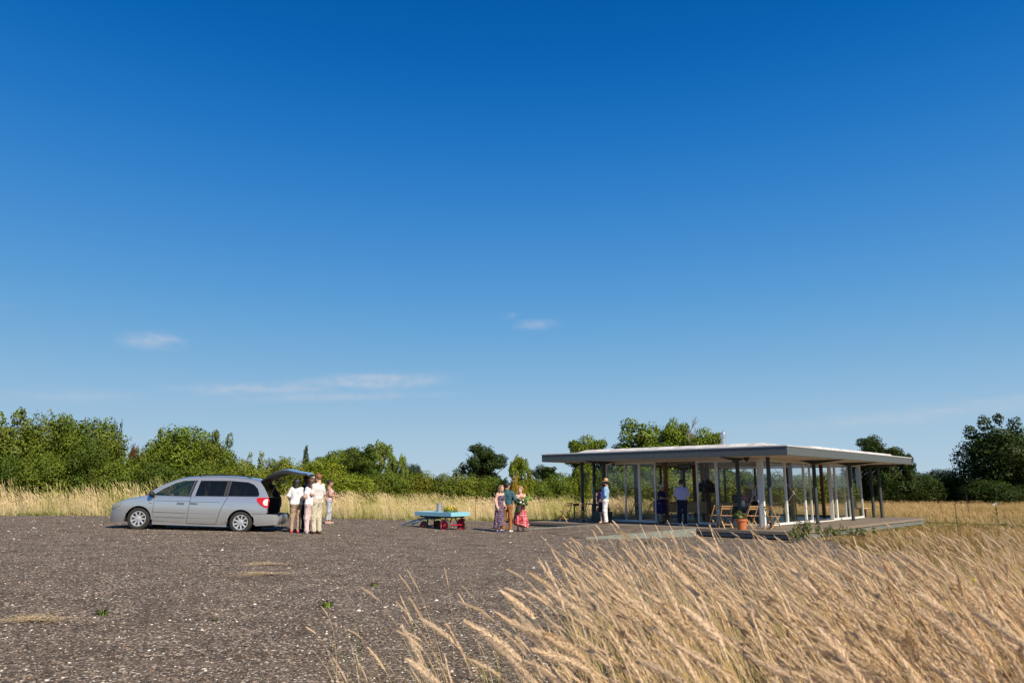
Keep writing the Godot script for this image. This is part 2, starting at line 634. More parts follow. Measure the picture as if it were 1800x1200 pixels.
		var want := 26000
		var guard := 0
		while xfs.size() < want and guard < want * 5:
			guard += 1
			var d := 5.5 + 28.0 * pow(rng.randf(), 1.7)
			var x := rng.randf_range(-0.75, 0.75) * d + rng.randf_range(-1, 1)
			if not Geometry2D.is_point_in_polygon(Vector2(x, d), outline):
				continue
			var s := 0.006 + 0.011 * pow(rng.randf(), 2.0) + (0.014 if rng.randf() < 0.02 else 0.0)
			s *= 1.0 + d * 0.02
			var bs := Basis(Vector3.UP, rng.randf() * TAU).scaled(Vector3(s, s * rng.randf_range(0.7, 1.1), s))
			xfs.append(Transform3D(bs * Basis(Vector3.RIGHT, rng.randf_range(-0.3, 0.3)), on_ground(x, d, 0.021)))
			var pick := rng.randf()
			var c := 0
			while pick > odds[c]:
				c += 1
			tints.append(shades[c] * rng.randf_range(0.8, 1.2))
		mm.instance_count = xfs.size()
		for i in xfs.size():
			mm.set_instance_transform(i, xfs[i])
			mm.set_instance_color(i, tints[i])
		var mi := MultiMeshInstance3D.new()
		mi.multimesh = mm
		mi.material_override = sm
		add(mi, "loose_gravel")
		tag(mi, ["dark and pale loose chips scattered over the gravel yard", "larger loose crushed stones lying on the gravel yard", "rounded loose pebbles strewn across the gravel yard"][kind], "gravel", "", "stuff")

# ---------------------------------------------------------------- trees, bushes, hedge
func crown(sd: int, blobs: Array, leaves: int, ll: float, lw: float, gap: float, up := 0.0) -> ArrayMesh:
	# blobs: [centre, radii]; leaf blades are spread through the outer part of each lobe, sparser where the noise is low
	var rng := RandomNumberGenerator.new()
	rng.seed = sd
	var nz := noise(FastNoiseLite.TYPE_SIMPLEX, 5.0, sd, 2)
	var v := PackedVector3Array()
	var n := PackedVector3Array()
	var c := PackedColorArray()
	var ix := PackedInt32Array()
	var weight := []
	var total := 0.0
	var tone := []
	for b in blobs:
		var r: Vector3 = b[1]
		total += r.x * r.y + r.y * r.z + r.x * r.z
		weight.append(total)
		tone.append(Vector3(rng.randf_range(0.82, 1.18), rng.randf_range(0.86, 1.14), rng.randf_range(0.7, 1.2)))
	var done := 0
	var tries := 0
	while done < leaves and tries < leaves * 6:
		tries += 1
		var pick := rng.randf() * total
		var bi := 0
		while pick > weight[bi]:
			bi += 1
		var ce: Vector3 = blobs[bi][0]
		var r: Vector3 = blobs[bi][1]
		var y := rng.randf_range(-1, 1)
		var a := rng.randf() * TAU
		var q := sqrt(1.0 - y * y)
		var dir := Vector3(q * cos(a), y, q * sin(a))
		var p := ce + dir * r * (1.0 - 0.5 * pow(rng.randf(), 1.6))
		var nv := nz.get_noise_3dv(p * 1.6)
		p += dir * r * nv * 0.5
		if nz.get_noise_3dv(p * 3.3 + Vector3(7, 3, 1)) < gap or p.y < 0.0:
			continue
		var inside := false
		for k in blobs.size():
			if k != bi and ((p - blobs[k][0]) / blobs[k][1]).length() < 0.5:
				inside = true
				break
		if inside:
			continue
		var outn := (dir / r).normalized()
		var ln := (outn * 0.55 + Vector3(rng.randf_range(-1, 1), rng.randf_range(-0.5, 1.1), rng.randf_range(-1, 1)) * 0.85).normalized()
		var ax := ln.cross(Vector3(rng.randf_range(-1, 1), rng.randf_range(-1, 1), rng.randf_range(-1, 1))).normalized()
		if up > 0.0:
			ax = (ax + Vector3.UP * up * 2.0 + outn * 0.5).normalized()
			ln = (ln - ax * ln.dot(ax)).normalized()
		var bx := ln.cross(ax)
		var s := rng.randf_range(0.6, 1.35)
		var at := v.size()
		v.push_back(p - ax * ll * s); v.push_back(p + bx * lw * s + ln * lw * 0.3); v.push_back(p + ax * ll * s); v.push_back(p - bx * lw * s + ln * lw * 0.3)
		var sn := (ln * (1.0 if ln.dot(outn) > 0 else -1.0) * 0.7 + outn * 0.5).normalized()
		for k in 4:
			n.push_back(sn)
		var t: Vector3 = tone[bi]
		var g := rng.randf_range(0.62, 1.38)
		var ye := 1.0 + 0.5 * pow(rng.randf(), 3.0)
		var col := Color(t.x * g * ye, t.y * g, t.z * g * 0.9)
		for k in 4:
			c.push_back(col)
		ix.append_array(PackedInt32Array([at, at + 1, at + 2, at, at + 2, at + 3]))
		done += 1
	var arr := []
	arr.resize(Mesh.ARRAY_MAX)
	arr[Mesh.ARRAY_VERTEX] = v; arr[Mesh.ARRAY_NORMAL] = n; arr[Mesh.ARRAY_COLOR] = c; arr[Mesh.ARRAY_INDEX] = ix
	var m := ArrayMesh.new()
	m.add_surface_from_arrays(Mesh.PRIMITIVE_TRIANGLES, arr)
	return m

func wood(sd: int, top: float, limbs: int, spread: float, r: float, bottom := 0.0) -> ArrayMesh:
	var rng := RandomNumberGenerator.new()
	rng.seed = sd
	var mb := MB.new()
	var bend := Vector3(rng.randf_range(-0.03, 0.03), 0, rng.randf_range(-0.03, 0.03))
	mb.tube([Vector3(0, bottom - 0.05, 0), Vector3(0, 0.05, 0), Vector3(0, top * 0.35, 0) + bend, Vector3(0, top * 0.7, 0) - bend, Vector3(bend.x, top, 0)], [r * 1.5, r * 1.15, r * 0.9, r * 0.55, r * 0.15], 7, false)
	for k in limbs:
		var y := top * rng.randf_range(0.2, 0.75)
		var a := TAU * k / limbs + rng.randf_range(-0.4, 0.4)
		var d := Vector3(cos(a), 0, sin(a))
		var len := spread * rng.randf_range(0.6, 1.0)
		mb.tube([Vector3(0, y, 0), Vector3(0, y + len * 0.3, 0) + d * len * 0.45, Vector3(0, y + len * 0.75, 0) + d * len], [r * 0.5, r * 0.33, r * 0.08], 5, false)
	return mb.mesh()

func lobes(sd: int, cnt: int, centre: Vector3, size: Vector3, rmin: float, rmax: float, lowcut := -1.0) -> Array:
	var rng := RandomNumberGenerator.new()
	rng.seed = sd
	var out := []
	for i in cnt:
		# spread evenly over the envelope (golden spiral), each lobe of a size of its own
		var y := 1.0 - 2.0 * (i + 0.5) / cnt
		y = maxf(y, lowcut)
		var a := i * 2.39996 + rng.randf_range(-0.4, 0.4)
		var q := sqrt(1.0 - y * y)
		var r := rng.randf_range(rmin, rmax)
		var d := Vector3(q * cos(a), y, q * sin(a)) * rng.randf_range(0.82, 1.1)
		out.append([centre + d * (size - Vector3.ONE * r), Vector3(r, r * rng.randf_range(0.75, 1.05), r)])
	return out

func leaf_mat(key: String, lin: Color) -> StandardMaterial3D:
	var m := mat("leaves_" + key, lin, 0.55, 0.0, 0.35)
	m.vertex_color_use_as_albedo = true
	m.backlight_enabled = true
	m.backlight = Color(0.55, 0.6, 0.35)
	return m

func build_plants() -> void:
	var lm := {
		"mid": leaf_mat("mid", Color(0.136, 0.191, 0.020)), "fresh": leaf_mat("fresh", Color(0.150, 0.224, 0.020)), "deep": leaf_mat("deep", Color(0.085, 0.135, 0.016)),
		"olive": leaf_mat("olive", Color(0.194, 0.237, 0.028)), "lime": leaf_mat("lime", Color(0.225, 0.283, 0.025)), "dark": leaf_mat("dark", Color(0.044, 0.079, 0.012)),
		"pine": leaf_mat("pine", Color(0.037, 0.067, 0.017)), "sage": leaf_mat("sage", Color(0.223, 0.298, 0.068)), "oak": leaf_mat("oak", Color(0.036, 0.067, 0.010)),
		"rust": leaf_mat("rust", Color(0.211, 0.192, 0.046)), "yellow": leaf_mat("yellow", Color(0.423, 0.304, 0.025)), "copper": leaf_mat("copper", Color(0.156, 0.061, 0.037))}
	var bark := mottle(mat("bark", Color(0.13, 0.10, 0.075), 0.95), 1.3, Color(0.5, 0.5, 0.5), Color(1.1, 1.05, 1.0), 31)
	var kinds := {}
	kinds["round"] = [wood(1, 0.8, 6, 0.3, 0.022), crown(101, lobes(1, 26, Vector3(0, 0.47, 0), Vector3(0.52, 0.54, 0.5), 0.12, 0.22), 30000, 0.0125, 0.0082, -0.36)]
	var tb := lobes(2, 22, Vector3(0, 0.45, 0), Vector3(0.5, 0.5, 0.5), 0.13, 0.22)
	tb.append_array([[Vector3(0.12, 0.94, 0.05), Vector3(0.07, 0.09, 0.07)], [Vector3(-0.18, 0.9, 0.1), Vector3(0.08, 0.1, 0.08)], [Vector3(-0.02, 0.98, -0.1), Vector3(0.05, 0.07, 0.05)], [Vector3(0.27, 0.84, 0.0), Vector3(0.07, 0.1, 0.07)]])
	kinds["tall"] = [wood(2, 0.85, 6, 0.3, 0.022), crown(102, tb, 30000, 0.0125, 0.0082, -0.33)]
	var lb := lobes(3, 24, Vector3(0, 0.38, 0), Vector3(0.55, 0.6, 0.5), 0.15, 0.26)
	kinds["low"] = [wood(3, 0.7, 6, 0.35, 0.02), crown(103, lb, 28000, 0.0132, 0.0088, -0.36)]
	var sb := []
	var rng := RandomNumberGenerator.new()
	rng.seed = 9
	for k in 16:
		var a := rng.randf() * TAU
		var r := rng.randf_range(0.05, 0.4)
		var h := rng.randf_range(0.45, 0.92)
		for s in 4:
			sb.append([Vector3(cos(a) * r * (0.5 + s * 0.2), h * (0.25 + 0.24 * s), sin(a) * r * (0.5 + s * 0.2)), Vector3(0.13 - 0.027 * s, 0.16, 0.13 - 0.027 * s)])
	kinds["sprig"] = [wood(4, 0.5, 9, 0.3, 0.014), crown(104, sb, 13000, 0.016, 0.0085, -0.25, 0.3)]
	# broad trees: boughs that end in clusters of lobes, with sky between them
	for variant in 3:
		var ob := []
		rng.seed = 15 + variant * 6
		var boughs := 13
		for k in boughs:
			var a := k * 2.39996 + rng.randf_range(-0.5, 0.5)
			var y := lerpf(0.26, 0.86, (k + 0.5) / boughs) + rng.randf_range(-0.06, 0.06)
			var reach: float = (0.40 + [0.0, -0.06, 0.03][variant]) * sqrt(maxf(0.02, 1.0 - pow((y - 0.48) / 0.52, 2.0))) * rng.randf_range(0.55, 1.12)
			var c := Vector3(cos(a) * reach, y, sin(a) * reach)
			for q in 5:
				var r := rng.randf_range(0.065, 0.125)
				ob.append([c + Vector3(rng.randf_range(-0.12, 0.12), rng.randf_range(-0.06, 0.08), rng.randf_range(-0.12, 0.12)), Vector3(r, r * 0.72, r)])
		for q in 7:
			ob.append([Vector3(rng.randf_range(-0.15, 0.15), 0.3 + q * 0.085, rng.randf_range(-0.15, 0.15)), Vector3(0.17, 0.13, 0.17)])
		kinds[["oak", "oak2", "oak3"][variant]] = [wood(5 + variant * 10, 0.85, 9, 0.42, 0.03), crown(105 + variant, ob, 32000, 0.0125, 0.0085, -0.30)]
	var pb := []
	for k in 12:
		pb.append([Vector3(rng.randf_range(-0.06, 0.06), 0.12 + k * 0.076, rng.randf_range(-0.06, 0.06)), Vector3(0.44 - k * 0.033, 0.07, 0.44 - k * 0.033)])
	kinds["conifer"] = [wood(6, 0.97, 5, 0.2, 0.03), crown(106, pb, 5000, 0.03, 0.014, -0.3)]
	var wb := []
	rng.seed = 23
	for k in 40:
		var a := rng.randf() * TAU
		var y := rng.randf_range(0.15, 0.92)
		var reach := 0.46 * sqrt(maxf(0.04, 1.0 - pow((y - 0.45) / 0.56, 2.0)))
		wb.append([Vector3(cos(a) * reach * rng.randf_range(0.4, 1.0), y, sin(a) * reach * rng.randf_range(0.4, 1.0)), Vector3(0.07, 0.13, 0.07)])
	kinds["willow"] = [wood(7, 0.7, 9, 0.35, 0.022), crown(107, wb, 18000, 0.018, 0.007, -0.3, 0.45)]
	kinds["copper"] = kinds["round"]
	rng.seed = 40
	var plants := [
		["tall", -32.6, 45.0, 5.71, 4.99, "mid", "tall leafy bush at the far left edge of the hedge"],
		["tall", -28.9, 44.0, 5.54, 4.07, "mid", "tall green bush with a tufted top at the left end of the hedge"],
		["round", -27.5, 46.0, 5.81, 4.25, "mid", "tall bushy green shrub, highest of the left hedge clump"],
		["round", -24.1, 44.0, 5.28, 3.90, "mid", "yellowish green tall bush beside the gap in the left hedge"],
		["sprig", -24.0, 46.0, 5.15, 1.70, "dark", "small dark sprigged bush poking up beside the gap in the hedge"],
		["round", -23.0, 41.5, 3.93, 2.91, "deep", "deep green bush in front of the tall left hedge clump"],
		["low", -26.9, 41.0, 3.17, 3.33, "deep", "low dark green shrub above the grass at the far left"],
		["low", -24.6, 40.5, 3.35, 3.29, "mid", "low leafy shrub under the tall bushes left of the van"],
		["low", -20.8, 40.5, 2.91, 2.99, "mid", "low olive green shrub behind the dry grass and the van bonnet"],
		["round", -20.5, 43.0, 3.45, 2.54, "mid", "rounded shrub just right of the gap in the hedge"],
		["round", -19.3, 45.0, 4.97, 4.66, "fresh", "big rounded fresh green bush behind the van"],
		["tall", -20.3, 44.5, 4.46, 2.96, "fresh", "upright bright bush left of the big rounded one behind the van"],
		["tall", -17.0, 44.0, 4.36, 2.77, "mid", "bush with thin shoots at the right of the rounded bush behind the van"],
		["low", -18.8, 41.0, 2.78, 3.33, "deep", "low dark shrub right behind the van windscreen"],
		["low", -16.5, 41.0, 2.87, 3.64, "mid", "low green shrub over the middle of the van roof"],
		["low", -15.1, 43.0, 3.01, 3.18, "olive", "yellow green low shrub above the rear of the van roof"],
		["sprig", -14.9, 45.0, 3.26, 2.66, "olive", "loose twiggy shrub above the open tailgate hinge"],
		["round", -13.9, 46.0, 3.17, 2.72, "olive", "olive green shrub behind the raised tailgate"],
		["conifer", -30.3, 112.0, 7.28, 2.48, "pine", "small dark conifer far behind the hedge"],
		["round", -12.0, 47.5, 3.12, 4.21, "lime", "bright yellow green shrub behind the people at the tailgate"],
		["low", -9.7, 45.0, 2.43, 3.66, "lime", "sunlit low shrub behind the woman in the pink top"],
		["oak", -17.3, 78.0, 5.44, 5.77, "fresh", "broad mid green tree behind the hedge left of the darker one"],
		["oak3", -14.7, 74.0, 5.50, 4.65, "deep", "dark green round tree beside the pale sage tree"],
		["willow", -13.0, 76.0, 5.76, 4.05, "sage", "pale sage green feathery tree behind the hedge"],
		["willow", -11.0, 74.0, 4.39, 2.74, "sage", "smaller pale sage tree right of the larger one"],
		["low", -9.2, 50.0, 2.54, 2.96, "mid", "green hedge shrub below the dark round tree"],
		["low", -8.0, 51.0, 2.72, 3.20, "mid", "hedge shrub below the pale sage tree"],
		["round", -16.1, 115.0, 5.07, 3.06, "pine", "small dark tree far away beyond the middle hedge"],
		["round", -15.0, 118.0, 5.08, 2.97, "pine", "second small dark far tree beside the brownish shrub"],
		["low", -6.4, 52.0, 2.74, 3.27, "olive", "brownish green hedge shrub left of the cart"],
		["low", -4.7, 52.0, 2.59, 3.27, "mid", "hedge shrub straight above the blue cart"],
		["low", -3.0, 52.0, 2.59, 3.08, "olive", "olive hedge shrub below the spreading oak"],
		["oak", -3.4, 96.0, 7.05, 6.39, "oak", "dark spreading oak standing behind the middle hedge"],
		["low", -1.3, 52.0, 2.51, 3.08, "mid", "hedge shrub behind the couple by the cart"],
		["willow", 0.5, 50.0, 3.52, 2.29, "lime", "light wispy upright shrub behind the woman in the red dress"],
		["sprig", 0.2, 47.0, 2.24, 1.74, "yellow", "shrub with yellow leaves behind the man in the teal shirt"],
		["low", 1.3, 51.0, 2.43, 3.02, "mid", "green shrub behind the bouquet"],
		["oak2", 4.2, 92.0, 4.54, 4.08, "oak", "dark tree left of the pavilion roof corner"],
		["low", 3.4, 54.0, 2.79, 3.59, "mid", "hedge shrub beside the left end of the pavilion"],
		["oak2", 6.5, 64.0, 6.24, 4.35, "fresh", "leafy tree rising behind the left end of the pavilion roof"],
		["sprig", 4.5, 50.0, 2.85, 2.22, "lime", "yellow green shrub seen between the left pavilion posts"],
		["low", 6.7, 58.0, 3.20, 3.43, "deep", "dark shrub seen beyond the corner posts of the pavilion"],
		["oak3", 11.7, 62.0, 7.22, 5.73, "fresh", "large green tree behind the middle of the pavilion roof"],
		["oak2", 13.7, 63.0, 7.73, 2.79, "fresh", "tall narrow crown top beside the bare branches"],
		["oak2", 16.3, 64.0, 6.96, 4.50, "fresh", "green tree beside the metal flue of the pavilion"],
		["low", 8.6, 58.0, 3.03, 4.29, "mid", "hedge shrub seen through the left pavilion glass"],
		["round", 11.1, 60.0, 3.26, 4.44, "mid", "rounded shrub seen through the pavilion near the first door frame"],
		["low", 12.9, 58.0, 2.95, 4.29, "olive", "olive shrub seen through the open pavilion doorway"],
		["low", 15.6, 60.0, 2.99, 4.44, "mid", "shrub seen through the glass behind the dried flowers"],
		["round", 18.4, 62.0, 3.21, 4.58, "deep", "dark shrub behind the near end of the pavilion"],
		["low", 21.1, 64.0, 3.17, 4.26, "deep", "dark shrub behind the white corner panel of the pavilion"],
		["low", 26.0, 70.0, 3.20, 5.18, "mid", "shrub seen through the right hand glass of the pavilion"],
		["low", 31.3, 76.0, 3.44, 5.62, "mid", "shrub seen through the sliding doors of the right facade"],
		["oak", 38.4, 80.0, 7.25, 6.21, "oak", "dark spreading oak rising behind the right end of the roof"],
		["oak2", 43.2, 84.0, 6.09, 2.73, "oak", "small dark tree crown beside the right roof corner"],
		["low", 37.7, 84.0, 3.74, 5.59, "dark", "dark hedge shrub left of the rear deck posts"],
		["low", 42.2, 86.0, 4.04, 6.99, "oak", "dark hedge shrub right behind the rear deck posts"],
		["low", 46.0, 87.0, 3.81, 6.43, "dark", "deep green hedge shrub to the right of the deck"],
		["round", 49.4, 88.0, 3.97, 5.20, "deep", "lighter rounded shrub in the right hand hedge"],
		["low", 51.0, 87.0, 3.05, 5.15, "dark", "low hedge shrub left of the tall dark tree"],
		["tall", 53.8, 84.0, 9.41, 9.00, "oak", "tall dark tree at the right, highest crown on that side"],
		["round", 59.4, 88.0, 8.53, 7.81, "oak", "dark tree leaning out of the right edge of the picture"],
		["low", 49.5, 80.0, 2.83, 5.62, "dark", "shrub at the foot of the tall dark tree"],
		["low", 53.7, 82.0, 2.44, 5.46, "oak", "dark shrub at the foot of the tree on the right edge"],
		["round", 61.5, 86.0, 5.31, 8.90, "deep", "dark shrub beyond the right edge of the hedge"],
		["round", -37.0, 46.0, 5.36, 5.10, "mid", "leafy bush beyond the left end of the hedge"],
		["low", 69.4, 88.0, 4.42, 11.06, "dark", "dark low hedge shrub just outside the right edge of the picture"],
		["round", 79.1, 90.0, 5.14, 11.31, "dark", "tall rounded hedge shrub farther outside the right edge"],
		["low", 88.9, 92.0, 4.54, 12.92, "deep", "green hedge shrub farthest outside the right edge"],
		["copper", -59.5, 120.0, 8.07, 2.13, "copper", "small reddish brown tree in the gap of the left hedge"],
	]
	for e in plants:
		var bush: bool = e[0] in ["round", "tall", "low", "sprig"] and (e[2] < 60.0 or e[3] < 5.0)
		var o := thing("bush" if bush else ("conifer_tree" if e[0] == "conifer" else "tree"), e[6], "bush" if bush else "tree", on_ground(e[1], e[2]), rng.randf() * TAU, "hedge shrubs behind the meadow" if bush else "")
		var w: MeshInstance3D = put("trunk", kinds[e[0]][0], bark, o)
		var f: MeshInstance3D = put("crown", kinds[e[0]][1], lm[e[5]], o)
		var sc := Vector3(e[4] * 1.06, e[3], e[4] * 1.0)
		w.scale = sc
		f.scale = sc
	# bare dead branches standing above the tree behind the roof
	var dead := MB.new()
	rng.seed = 5
	var stack := [[Vector3(0, 3.0, 0), Vector3(0.04, 1, 0), 3.0, 0.09, 0]]
	while stack.size():
		var b: Array = stack.pop_back()
		var p: Vector3 = b[0]
		var d: Vector3 = b[1].normalized()
		var e: Vector3 = p + d * b[2] * 0.5 + Vector3(rng.randf_range(-0.05, 0.05), 0, rng.randf_range(-0.05, 0.05))
		var t: Vector3 = p + d * b[2]
		dead.tube([p, e, t], [b[3], b[3] * 0.7, b[3] * 0.4], 5, false)
		if b[4] < 3:
			for k in (4 if b[4] > 0 else 5):
				var q: Vector3 = p.lerp(t, rng.randf_range(0.45, 1.0))
				stack.append([q, d + Vector3(rng.randf_range(-0.9, 0.9), rng.randf_range(-0.1, 0.6), rng.randf_range(-0.6, 0.6)), b[2] * rng.randf_range(0.35, 0.55), b[3] * 0.45, b[4] + 1])
	dead.tube([Vector3(0.0, -0.2, 0), Vector3(0, 3.0, 0)], [0.16, 0.09], 7, false)
	var dt := thing("dead_tree", "bare grey dead branches sticking up above the green tree by the roof", "tree", on_ground(14.4, 62.4))
	put("branch", dead, mat("dead_wood", Color(0.24, 0.21, 0.18), 0.9), dt)

# ---------------------------------------------------------------- pavilion
const PSI := 0.836
const CORNER := Vector3(9.701, 0.0, -26.84)

# a runs along the shaded front towards the yard, b along the sunny side away from it
func bw(a: float, b: float, y := 0.0) -> Vector3:
	return CORNER + Basis(Vector3.UP, PSI) * Vector3(b, y, -a)

func pl(a: float, b: float, y := 0.0) -> Vector3:
	return Vector3(b, y, -a)

func abbox(mb: MB, a0: float, a1: float, b0: float, b1: float, y0: float, y1: float, bev := 0.0) -> void:
	mb.box(Vector3((b0 + b1) / 2, (y0 + y1) / 2, -(a0 + a1) / 2), Vector3(absf(b1 - b0), y1 - y0, absf(a1 - a0)), bev)

func glass_mat(key: String, lin: Color, alpha: float) -> StandardMaterial3D:
	var m := mat(key, lin, 0.02, 0.0, 0.36)
	m.transparency = BaseMaterial3D.TRANSPARENCY_ALPHA
	m.albedo_color.a = alpha
	return m

func build_pavilion() -> void:
	var slate := mottle(mat("slate_grey_paint", Color(0.095, 0.110, 0.110), 0.55), 1.7, Color(0.88, 0.88, 0.88), Color(1.05, 1.05, 1.05), 3)
	var steel := mat("post_grey", Color(0.042, 0.051, 0.054), 0.65)
	var soffit := mottle(mat("cream_board", Color(0.74, 0.65, 0.54), 0.7), 0.9, Color(0.88, 0.87, 0.85), Color(1, 1, 1), 5)
	var white := mat("white_frame", Color(0.74, 0.74, 0.72), 0.4)
	var dark_frame := mat("dark_frame", Color(0.055, 0.065, 0.065), 0.45)
	var membrane := mottle(mat("roof_membrane", Color(0.66, 0.65, 0.64), 0.7), 3.1, Color(0.62, 0.61, 0.60), Color(1.05, 1.05, 1.05), 7)
	var timber := mottle(mat("red_brown_timber", Color(0.17, 0.065, 0.03), 0.6), 0.5, Color(0.8, 0.8, 0.8), Color(1.1, 1.1, 1.1), 9)
	var glass := glass_mat("window_glass", Color(0.03, 0.10, 0.08), 0.10)
	var rodm := mat("brace_steel", Color(0.55, 0.55, 0.54), 0.35, 0.9)
	var galv := mat("galvanised", Color(0.60, 0.62, 0.64), 0.35, 0.85)

	var pav := thing("pavilion", "low glass pavilion with slate grey fascia and flat white roof on slim posts", "pavilion", CORNER, PSI)
	var La := 11.27
	var Lb := 15.4
	var mb := MB.new()
	abbox(mb, 0.05, La - 0.05, 0.05, Lb - 0.05, 2.605, 2.66)
	put("ceiling", mb, soffit, pav)
	# shadow gaps between the ceiling boards
	for f in [["fascia", 0.0, La, 0.0, 0.05], ["fascia", 0.0, La, Lb - 0.05, Lb], ["fascia", 0.0, 0.05, 0.052, Lb - 0.052], ["fascia", La - 0.05, La, 0.052, Lb - 0.052]]:
		mb = MB.new()
		abbox(mb, f[1], f[2], f[3], f[4], 2.6, 2.90, 0.008)
		var fo := put(f[0], mb, slate, pav)
		if f[4] == 0.05:
			# butt joints of the fascia boards
			for a in [2.9, 5.7, 8.5]:
				var jm := MB.new()
				abbox(jm, a - 0.004, a + 0.004, -0.0025, 0.0, 2.612, 2.888)
				put("joint", jm, dark_frame, fo)
	mb = MB.new()
	for e in [[-0.02, La + 0.02, -0.02, 0.10], [-0.02, La + 0.02, Lb - 0.10, Lb + 0.02], [-0.02, 0.10, 0.102, Lb - 0.102], [La - 0.10, La + 0.02, 0.102, Lb - 0.102]]:
		abbox(mb, e[0], e[1], e[2], e[3], 2.902, 2.945, 0.006)
	put("roof_edge_trim", mb, mat("pale_metal_trim", Color(0.55, 0.55, 0.56), 0.4, 0.2), pav)
	# roof: a low base, raised insulated decks with sloping edges, welded membrane sheets
	mb = MB.new()
	abbox(mb, 0.101, La - 0.101, 0.101, Lb - 0.101, 2.90, 2.965, 0.004)
	var roof := put("roof", mb, membrane, pav)
	for s in [[0.9, 9.75, 0.45, 14.6, 3.11, 0.4], [0.14, 1.34, 2.6, 7.5, 3.03, 0.06], [0.14, 1.34, 7.54, 12.7, 3.03, 0.06], [2.0, 8.6, 1.4, 13.4, 3.17, 0.6]]:
		mb = MB.new()
		var e: float = s[5]
		var y0 := 2.966
		var o := [pl(s[0], s[2], y0), pl(s[1], s[2], y0), pl(s[1], s[3], y0), pl(s[0], s[3], y0)]
		var n := [pl(s[0] + e, s[2] + e, s[4]), pl(s[1] - e, s[2] + e, s[4]), pl(s[1] - e, s[3] - e, s[4]), pl(s[0] + e, s[3] - e, s[4])]
		for q in 4:
			var q2 := (q + 1) % 4
			var nr: Vector3 = (o[q2] - o[q]).cross(n[q] - o[q]).normalized()
			mb.quad(o[q], o[q2], n[q2], n[q], nr if nr.y > 0 else -nr)
		mb.quad(n[0], n[1], n[2], n[3], Vector3.UP)
		put("roof_sheet", mb, membrane, roof)
	for k in 7:
		mb = MB.new()
		var a0 := 1.5 + k * 1.18
		mb.bar(pl(a0, 0.52, 2.99), pl(a0, 0.82, 3.105), 0.07, 0.012, 0.003)
		put("membrane_seam", mb, membrane, roof)
	# flue with cowl
	mb = MB.new()
	var fp := pl(6.0, 7.2)
	mb.lathe([Vector2(0.11, 3.2), Vector2(0.11, 3.78), Vector2(0.085, 3.79), Vector2(0.085, 3.84), Vector2(0.145, 3.85), Vector2(0.145, 4.0), Vector2(0.12, 4.04), Vector2(0.0, 4.05)], 16, Transform3D(Basis.IDENTITY, fp))
	mb.lathe([Vector2(0.2, 3.22), Vector2(0.115, 3.34)], 16, Transform3D(Basis.IDENTITY, fp))
	put("flue", mb, galv, pav)

	# posts
	var posts := [[1.325, 1.35], [2.56, 1.35], [8.85, 1.35], [10.03, 1.35], [9.92, 2.1], [1.325, 5.87], [1.325, 10.2], [1.325, 14.4], [1.86, 14.9], [10.03, 5.87], [10.03, 10.2], [10.03, 14.4], [4.5, 14.4], [8.85, 14.4]]
	mb = MB.new()
	mb.lathe([Vector2(0.075, 0.012), Vector2(0.075, 2.6)], 16)
	mb.lathe([Vector2(0.0, 0.02), Vector2(0.13, 0.02), Vector2(0.13, 0.001)], 16)
	var pm := mb.mesh()
	for p in posts:
		var o := put("post", pm, steel, pav)
		o.position = pl(p[0], p[1])
	for p in [[6.4, 2.45], [6.5, 5.9], [5.5, 4.5], [3.5, 12.6], [8.4, 8.6], [3.2, 8.0]]:
		mb = MB.new()
		abbox(mb, p[0] - 0.07, p[0] + 0.07, p[1] - 0.07, p[1] + 0.07, 0.002, 2.604, 0.008)
		put("timber_post", mb, timber, pav)
	# tapered outriggers that carry the eaves
	for q in [5.87, 10.2, 14.4]:
		mb = MB.new()
		var poly := PackedVector2Array([Vector2(-0.06, 2.59), Vector2(-1.28, 2.44), Vector2(-1.40, 2.44), Vector2(-1.86, 2.59), Vector2(-1.86, 2.604), Vector2(-0.06, 2.604)])
		mb.prism(poly, 0.09, Transform3D(Basis(Vector3(0, 0, 1), Vector3.UP, Vector3(-1, 0, 0)), Vector3(q, 0, 0)))
		put("outrigger", mb, steel, pav)
	for q in [2.56, 8.85]:
		mb = MB.new()
		var poly := PackedVector2Array([Vector2(0.06, 2.585), Vector2(1.275, 2.47), Vector2(1.425, 2.47), Vector2(2.0, 2.59), Vector2(2.0, 2.604), Vector2(0.06, 2.604)])
		mb.prism(poly, 0.09, Transform3D(Basis.IDENTITY, Vector3(0, 0, -q)))
		put("outrigger", mb, steel, pav)

	# glazing: frame bars and a pane per light
	var front := [[2.04, 3.82], [3.82, 4.71], [6.64, 7.46], [7.46, 9.2]]
	for w in front:
		window(pav, w[0], w[1], 2.05, true, white, glass)
	window(pav, 6.7, 8.3, 2.18, true, white, glass) # the sliding leaf, pushed open behind its neighbour
	for w in [[2.05, 4.26], [4.26, 6.22], [6.22, 6.92], [9.36, 9.93], [9.93, 11.7], [11.7, 13.5]]:
		window(pav, w[0], w[1], 1.92, false, white, glass)
	window(pav, 9.5, 11.5, 2.05, false, white, glass)
	for w in [[1.92, 3.8], [3.8, 5.6], [5.6, 7.4], [7.4, 9.2]]:
		window(pav, w[0], w[1], 13.5, true, dark_frame, glass)
	for w in [[2.05, 4.4], [4.4, 6.7], [6.7, 9.0], [9.0, 11.3], [11.3, 13.5]]:
		window(pav, w[0], w[1], 9.2, false, dark_frame, glass)
	mb = MB.new()
	abbox(mb, 1.86, 2.04, 1.99, 2.11, 0.0, 2.604, 0.006)
	put("corner_panel", mb, white, pav)
	mb = MB.new()
	abbox(mb, 1.98, 9.14, 1.98, 2.12, 2.542, 2.603, 0.004)
	put("head_rail", mb, soffit, pav)
	mb = MB.new()
	abbox(mb, 1.85, 1.99, 2.12, 13.45, 2.542, 2.603, 0.004)
	put("head_rail", mb, soffit, pav)
	mb = MB.new()
